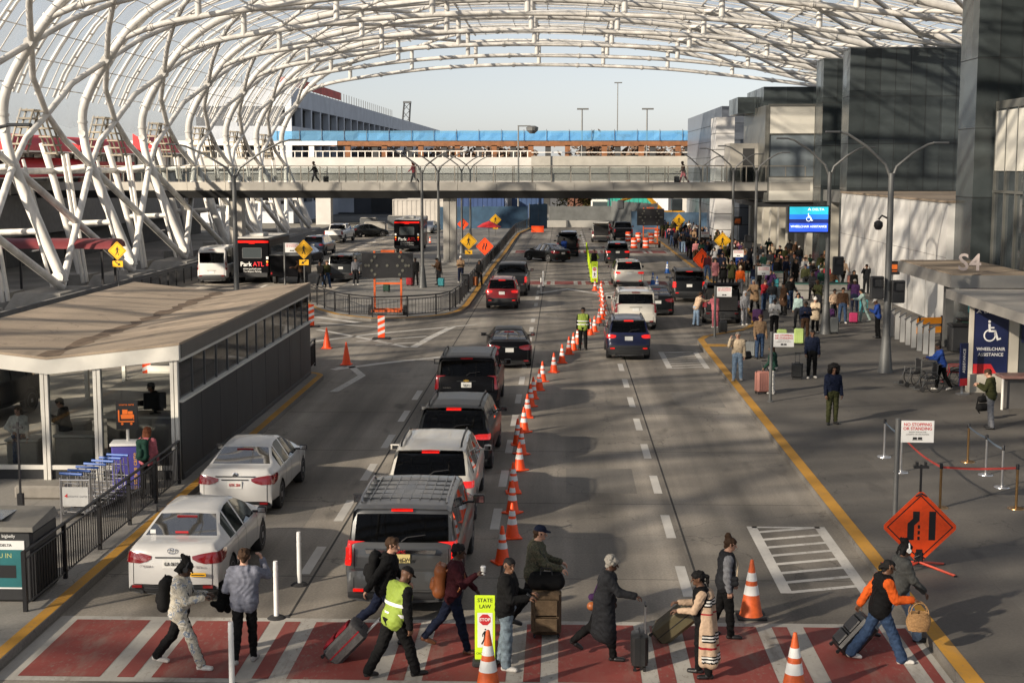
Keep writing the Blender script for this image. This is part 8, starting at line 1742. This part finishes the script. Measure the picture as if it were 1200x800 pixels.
dz_ = -.42; b = MB(); b.box(-.25, .25, .04, .12, 1.87+dz_, 2.55+dz_); b.build('sign_panel', INK, t); b = MB(); b.loft([[(-.13, y, 2.12+dz_), (.13, y, 2.12+dz_), (.17, y, 2.22+dz_), (-.14, y, 2.22+dz_)] for y in (.03, .04)]); b.box(-.1, .02, .03, .04, 2.23+dz_, 2.34+dz_); b.box(.03, .14, .03, .04, 2.23+dz_, 2.30+dz_); b.box(-.2, -.17, .03, .04, 2.04+dz_, 2.33+dz_); b.box(-.2, .17, .03, .04, 2.04+dz_, 2.07+dz_)
for q_ in (-.11, .1): b.plate([(q_+.03*math.cos(a), 2.0+dz_+.03*math.sin(a)) for a in np.linspace(0, 6.28, 11)[:-1]], FACE((0, .04, 0)), .01)
if True: b.box(.15, .17, .03, .04, 2.1+dz_, 2.2+dz_); b.build('cart_symbol', MATS['sign_orange'], t); text('smarte carte', .068, FACE((0, .036, 2.46+dz_)), MATS['sign_orange'], 'lettering', t, .002); text('smarte carte', .15, frm((.345, 0, .55), (0, 0, 1), (0, -1, 0)) if False else frm((.2, -.252, .55), (0, 0, 1), (-1, 0, 0)), YELLOW, 'lettering', t, .002)
b = MB(); b.plate([(-.26, .35), (-.02, .35), (-.14, .56)], FACE((0, -.254, 0)), .003); b.build('symbol', INK, t)
CB = mat('cart_blue', (.03, .12, .45), .45, 0, .08, 6); A0, A1 = G(90, 607, .15), G(148, 580, .15); d = (A1-A0)
tc = thing('baggage_trolley', 'x', 'trolley', A0, math.atan2(d.y, d.x)-math.pi/2, 'nested baggage trolleys'); b = MB()
for s in (-1, 1): b.tube([(s*.26, -.1, .12), (s*.26, .55, .12)], .018, 6); b.tube([(s*.26, -.1, .12), (s*.24, -.16, 1.0)], .016, 6); b.tube([(s*.12, -.1, .3), (s*.12, -.13, .95)], .01, 5)
for z in (.3, .55, .8): b.tube([(-.25, -.12, z), (.25, -.12, z)], .01, 5)
b.box(-.26, .26, -.05, .5, .14, .16); b.build('frame', STEEL, tc); b = MB(); b.tube([(-.27, -.18, 1.03), (.27, -.18, 1.03)], .03, 8); b.build('handle', CB, tc, 40)
for s in (-1, 1): b = MB(); b.tube([(s*.24, .5, .06), (s*.28, .5, .06)], .06, 8); b.build('wheel', RUBBER, tc, 40)
for k, w in enumerate(('front of the row, nearest the railing', 'second from the front', 'third from the front', 'middle of the row', 'third from the purple dispenser', 'second from the purple dispenser', 'nearest the purple dispenser')):
    lab = 'blue handled baggage trolley in the nested row, ' + w
    if k == 0: tc['label'] = lab
    else: dup(tc, A0+d*(k/6.5), tc.rotation_euler.z, lab)
p = G(95, 609, .15); t = thing('rack_sign', 'white notice panel on the end of the trolley rack', 'sign', (p.x, p.y-.3, .15)); b = MB(); b.box(-.28, .28, -.015, .015, .38, .80); b.build('panel', mat('panel_grey_white', (.5, .5, .49), .5, 0, .1, 4), t); b = MB(); b.tube([(-.32, 0, 0), (-.32, 0, 1.0)], .02, 6); b.tube([(.32, 0, 0), (.32, 0, 1.0)], .02, 6); b.tube([(-.32, 0, .95), (.32, 0, .95)], .02, 6); b.build('frame', STEEL, t); text('smarte carte', .085, FACE((.05, -.017, .60)), mat('text_grey', (.2, .2, .22), .5, 0, 0), 'lettering', t, .001); b = MB(); b.plate([(-.24, .60), (-.17, .57), (-.17, .66)], FACE((0, -.017, 0)), .002); b.build('symbol', SIGNRED, t)
t = thing('solar_bin', 'dark solar waste bin with a teal poster at the end of the railing', 'bin', (-10.0, 24.1, .15)); b = MB(); b.box(-.75, .72, 0, 1.25, 0, 1.28, 0, None, .05); b.build('body', PLASTIC, t); b = MB(); b.loft([[(-.78, -.03, 1.28), (.75, -.03, 1.28), (.75, 1.28, 1.28), (-.78, 1.28, 1.28)], [(-.76, .0, 1.36), (.73, .0, 1.36), (.70, 1.2, 1.46), (-.72, 1.2, 1.46)]]); b.build('top', mat('dusty_lid', (.17, .16, .14), .7, 0, .2, 3), t); b = MB(); b.box(-.5, .1, .25, .95, 1.42, 1.44); b.build('solar_panel', GLASSD, t)
b = MB(); b.box(-.55, .58, -.015, .0, .25, 1.12); b.build('poster_frame', SIGNW, t); b = MB(); b.box(-.52, .55, -.02, -.016, .28, .96); b.build('poster', mat('poster_teal', (.02, .14, .15), .45, 0, .15, 3), t); b = MB(); b.box(.0, .42, -.024, -.021, .45, .68); b.build('poster_picture', INK, t); text('DELTA', .07, FACE((.25, -.022, 1.04)), INK, 'lettering', t, .001); text('bigbelly', .08, FACE((.3, -.004, 1.2)), SIGNW, 'lettering', t, .003); text('YOU IN', .12, FACE((.15, -.022, .85)), YELLOW if False else mat('poster_text', (.45, .5, .2), .5, 0, 0), 'lettering', t, .001)
p = G(62, 580, .15); t = thing('stone_bench', 'low grey stone bench outside the pavilion glass', 'bench', (p.x-.2, p.y-.2, .15)); b = MB(); b.box(-.55, .65, -.25, .25, 0, .32, 0, None, .05); b.build('seat', STO, t)
# ---- extras farther off
p = G(573, 292, .15); t = thing('parasol', 'red parasol over a table at the far end of the middle island', 'parasol', (p.x, p.y, .15)); b = MB(); b.lathe([(1.15, 2.05), (.6, 2.4), (.05, 2.6)], 8); b.build('canopy', AWN, t); b = MB(); b.tube([(0, 0, 0), (0, 0, 2.7)], .03, 6); b.build('pole', GALV, t); b = MB(); b.lathe([(.5, .72), (.5, .76)], 12); b.build('table', DKGREY, t)
for x, y, w_, lab in ((440, 277, 2.4, 'pale concrete block at the end of the outer roadway'), (432, 271, 2.0, 'second pale concrete block behind the dark sedan'), (478, 268, 5.0, 'low dark wall behind the second shuttle bus')):
    p = G(x, y); t = thing('concrete_block', lab, 'block', (p.x, p.y, 0)); b = MB(); b.box(-w_/2, w_/2, -.5, .5, 0, 1.6, 0, None, .06); b.build('body', CONC if 'dark' not in lab else DKGREY, t); b = MB(); b.box(-w_/2+.1, w_/2-.1, -.55, .55, 1.6, 1.66); b.build('cap', CONC, t)
for x, y, lab in ((514, 262, 'orange water barrier far along the outer roadway'), (630, 272, 'orange water barrier at the end of the island railing'), (750, 262, 'orange water barrier behind the striped drums')):
    p = G(x, y); t = thing('water_barrier', lab, 'barrier', (p.x, p.y, 0)); t.scale = (.75, .75, .7); b = MB(); b.loft([[(-1, -.3, 0), (1, -.3, 0), (1, .3, 0), (-1, .3, 0)], [(-1, -.25, .4), (1, -.25, .4), (1, .25, .4), (-1, .25, .4)], [(-1, -.1, .7), (1, -.1, .7), (1, .1, .7), (-1, .1, .7)], [(-1, -.1, 1.05), (1, -.1, 1.05), (1, .1, 1.05), (-1, .1, 1.05)]]); b.build('body', ORANGE, t)
t = thing('white_truck', 'white lorry standing behind the grey site fence', 'truck', ((703-658)*192/F, 192, 0)); b = MB(); b.box(-1.2, 1.2, 0, 2.2, 1.0, 3.4, 0, None, .2); b.box(-1.15, 1.15, 2.3, 9, 1.2, 4.2, 0, None, .05); b.build('body', P_WHITE, t); b = MB(); b.box(-1.0, 1.0, -.02, .05, 2.2, 3.1); b.build('windshield', GLASSD, t)
for s in (-1, 1): b = MB(); b.tube([(s*1.0-.15, 1, .5), (s*1.0+.15, 1, .5)], .5, 14); b.build('wheel', RUBBER, t)
t = thing('yellow_excavator', 'yellow excavator arm and cab behind the blue fence over the crowd', 'excavator', (13.5, 176, 0)); YM = mat('machine_yellow', (.62, .30, .02), .5, 0, .15, 3); b = MB(); b.box(-1.5, 1.6, -1, 1, 1.1, 2.4, 0, None, .1); b.tube([(-1, 0, 2.2), (-3.4, 0, 4.6), (-6.2, 0, 3.6)], [.35, .3, .22], 6); b.build('body', YM, t); b = MB(); b.box(.0, 1.3, -.9, .3, 2.4, 3.9, 0, None, .1); b.build('cab', GLASSD, t); b = MB(); b.box(-1.8, 1.8, -1.3, -.7, 0, 1.0, 0, None, .3); b.box(-1.8, 1.8, .7, 1.3, 0, 1.0, 0, None, .3); b.build('track', PLASTIC, t); b = MB(); b.box(-6.6, -5.8, -.5, .5, 2.6, 3.7, 0, None, .1); b.build('bucket', DKGREY, t)
# ================================================================ LIGHT, SKY, CAMERA
w = bpy.data.worlds.new('World'); bpy.context.scene.world = w; w.use_nodes = True
nt = w.node_tree; sky = nt.nodes.new('ShaderNodeTexSky'); sky.sky_type = 'NISHITA'; sky.sun_disc = False
SD = Vector((1.69, 1.5, -1.0)).normalized()        # direction the sunlight travels
EL = math.asin(-SD.z); to_sun = -SD
sky.sun_elevation = EL; sky.sun_rotation = math.atan2(to_sun.x, to_sun.y)
sky.air_density = 1.0; sky.dust_density = .9; sky.ozone_density = 1.2; sky.altitude = 300
tint = nt.nodes.new('ShaderNodeMix'); tint.data_type = 'RGBA'; tint.blend_type = 'MULTIPLY'; tint.inputs[0].default_value = 1; tint.inputs[7].default_value = (.99, 1.0, 1.06, 1)
hs = nt.nodes.new('ShaderNodeHueSaturation'); hs.inputs['Saturation'].default_value = .36; hs.inputs['Value'].default_value = 1.1; nt.links.new(sky.outputs[0], hs.inputs['Color']); nt.links.new(hs.outputs[0], tint.inputs[6]); nt.links.new(tint.outputs[2], nt.nodes['Background'].inputs[0]); nt.nodes['Background'].inputs[1].default_value = SKY_STRENGTH
sl = bpy.data.lights.new('sun', 'SUN'); sl.energy = SUN_STRENGTH; sl.angle = R(1.0); sl.color = (1, .865, .69)
so = bpy.data.objects.new('sun', sl); C.objects.link(so); so.rotation_euler = SD.to_track_quat('-Z', 'Y').to_euler()
cd = bpy.data.cameras.new('camera'); cam = bpy.data.objects.new('camera', cd); C.objects.link(cam)
cd.lens = 50.0; cd.sensor_width = 36; cd.clip_end = 6000; cam.location = (0, 0, HC); cam.rotation_euler = (R(90)-THE, 0, PSI)
sc = bpy.context.scene; sc.camera = cam
sc.view_settings.view_transform = 'Standard'; sc.view_settings.look = 'None'; sc.view_settings.gamma = 1; sc.view_settings.exposure = EXPOSURE
sc.render.engine = 'CYCLES'; sc.cycles.use_denoising = True
sc.cycles.max_bounces = 8; sc.cycles.transparent_max_bounces = 16; sc.cycles.diffuse_bounces = 3; sc.cycles.glossy_bounces = 3
sc.cycles.use_fast_gi = False
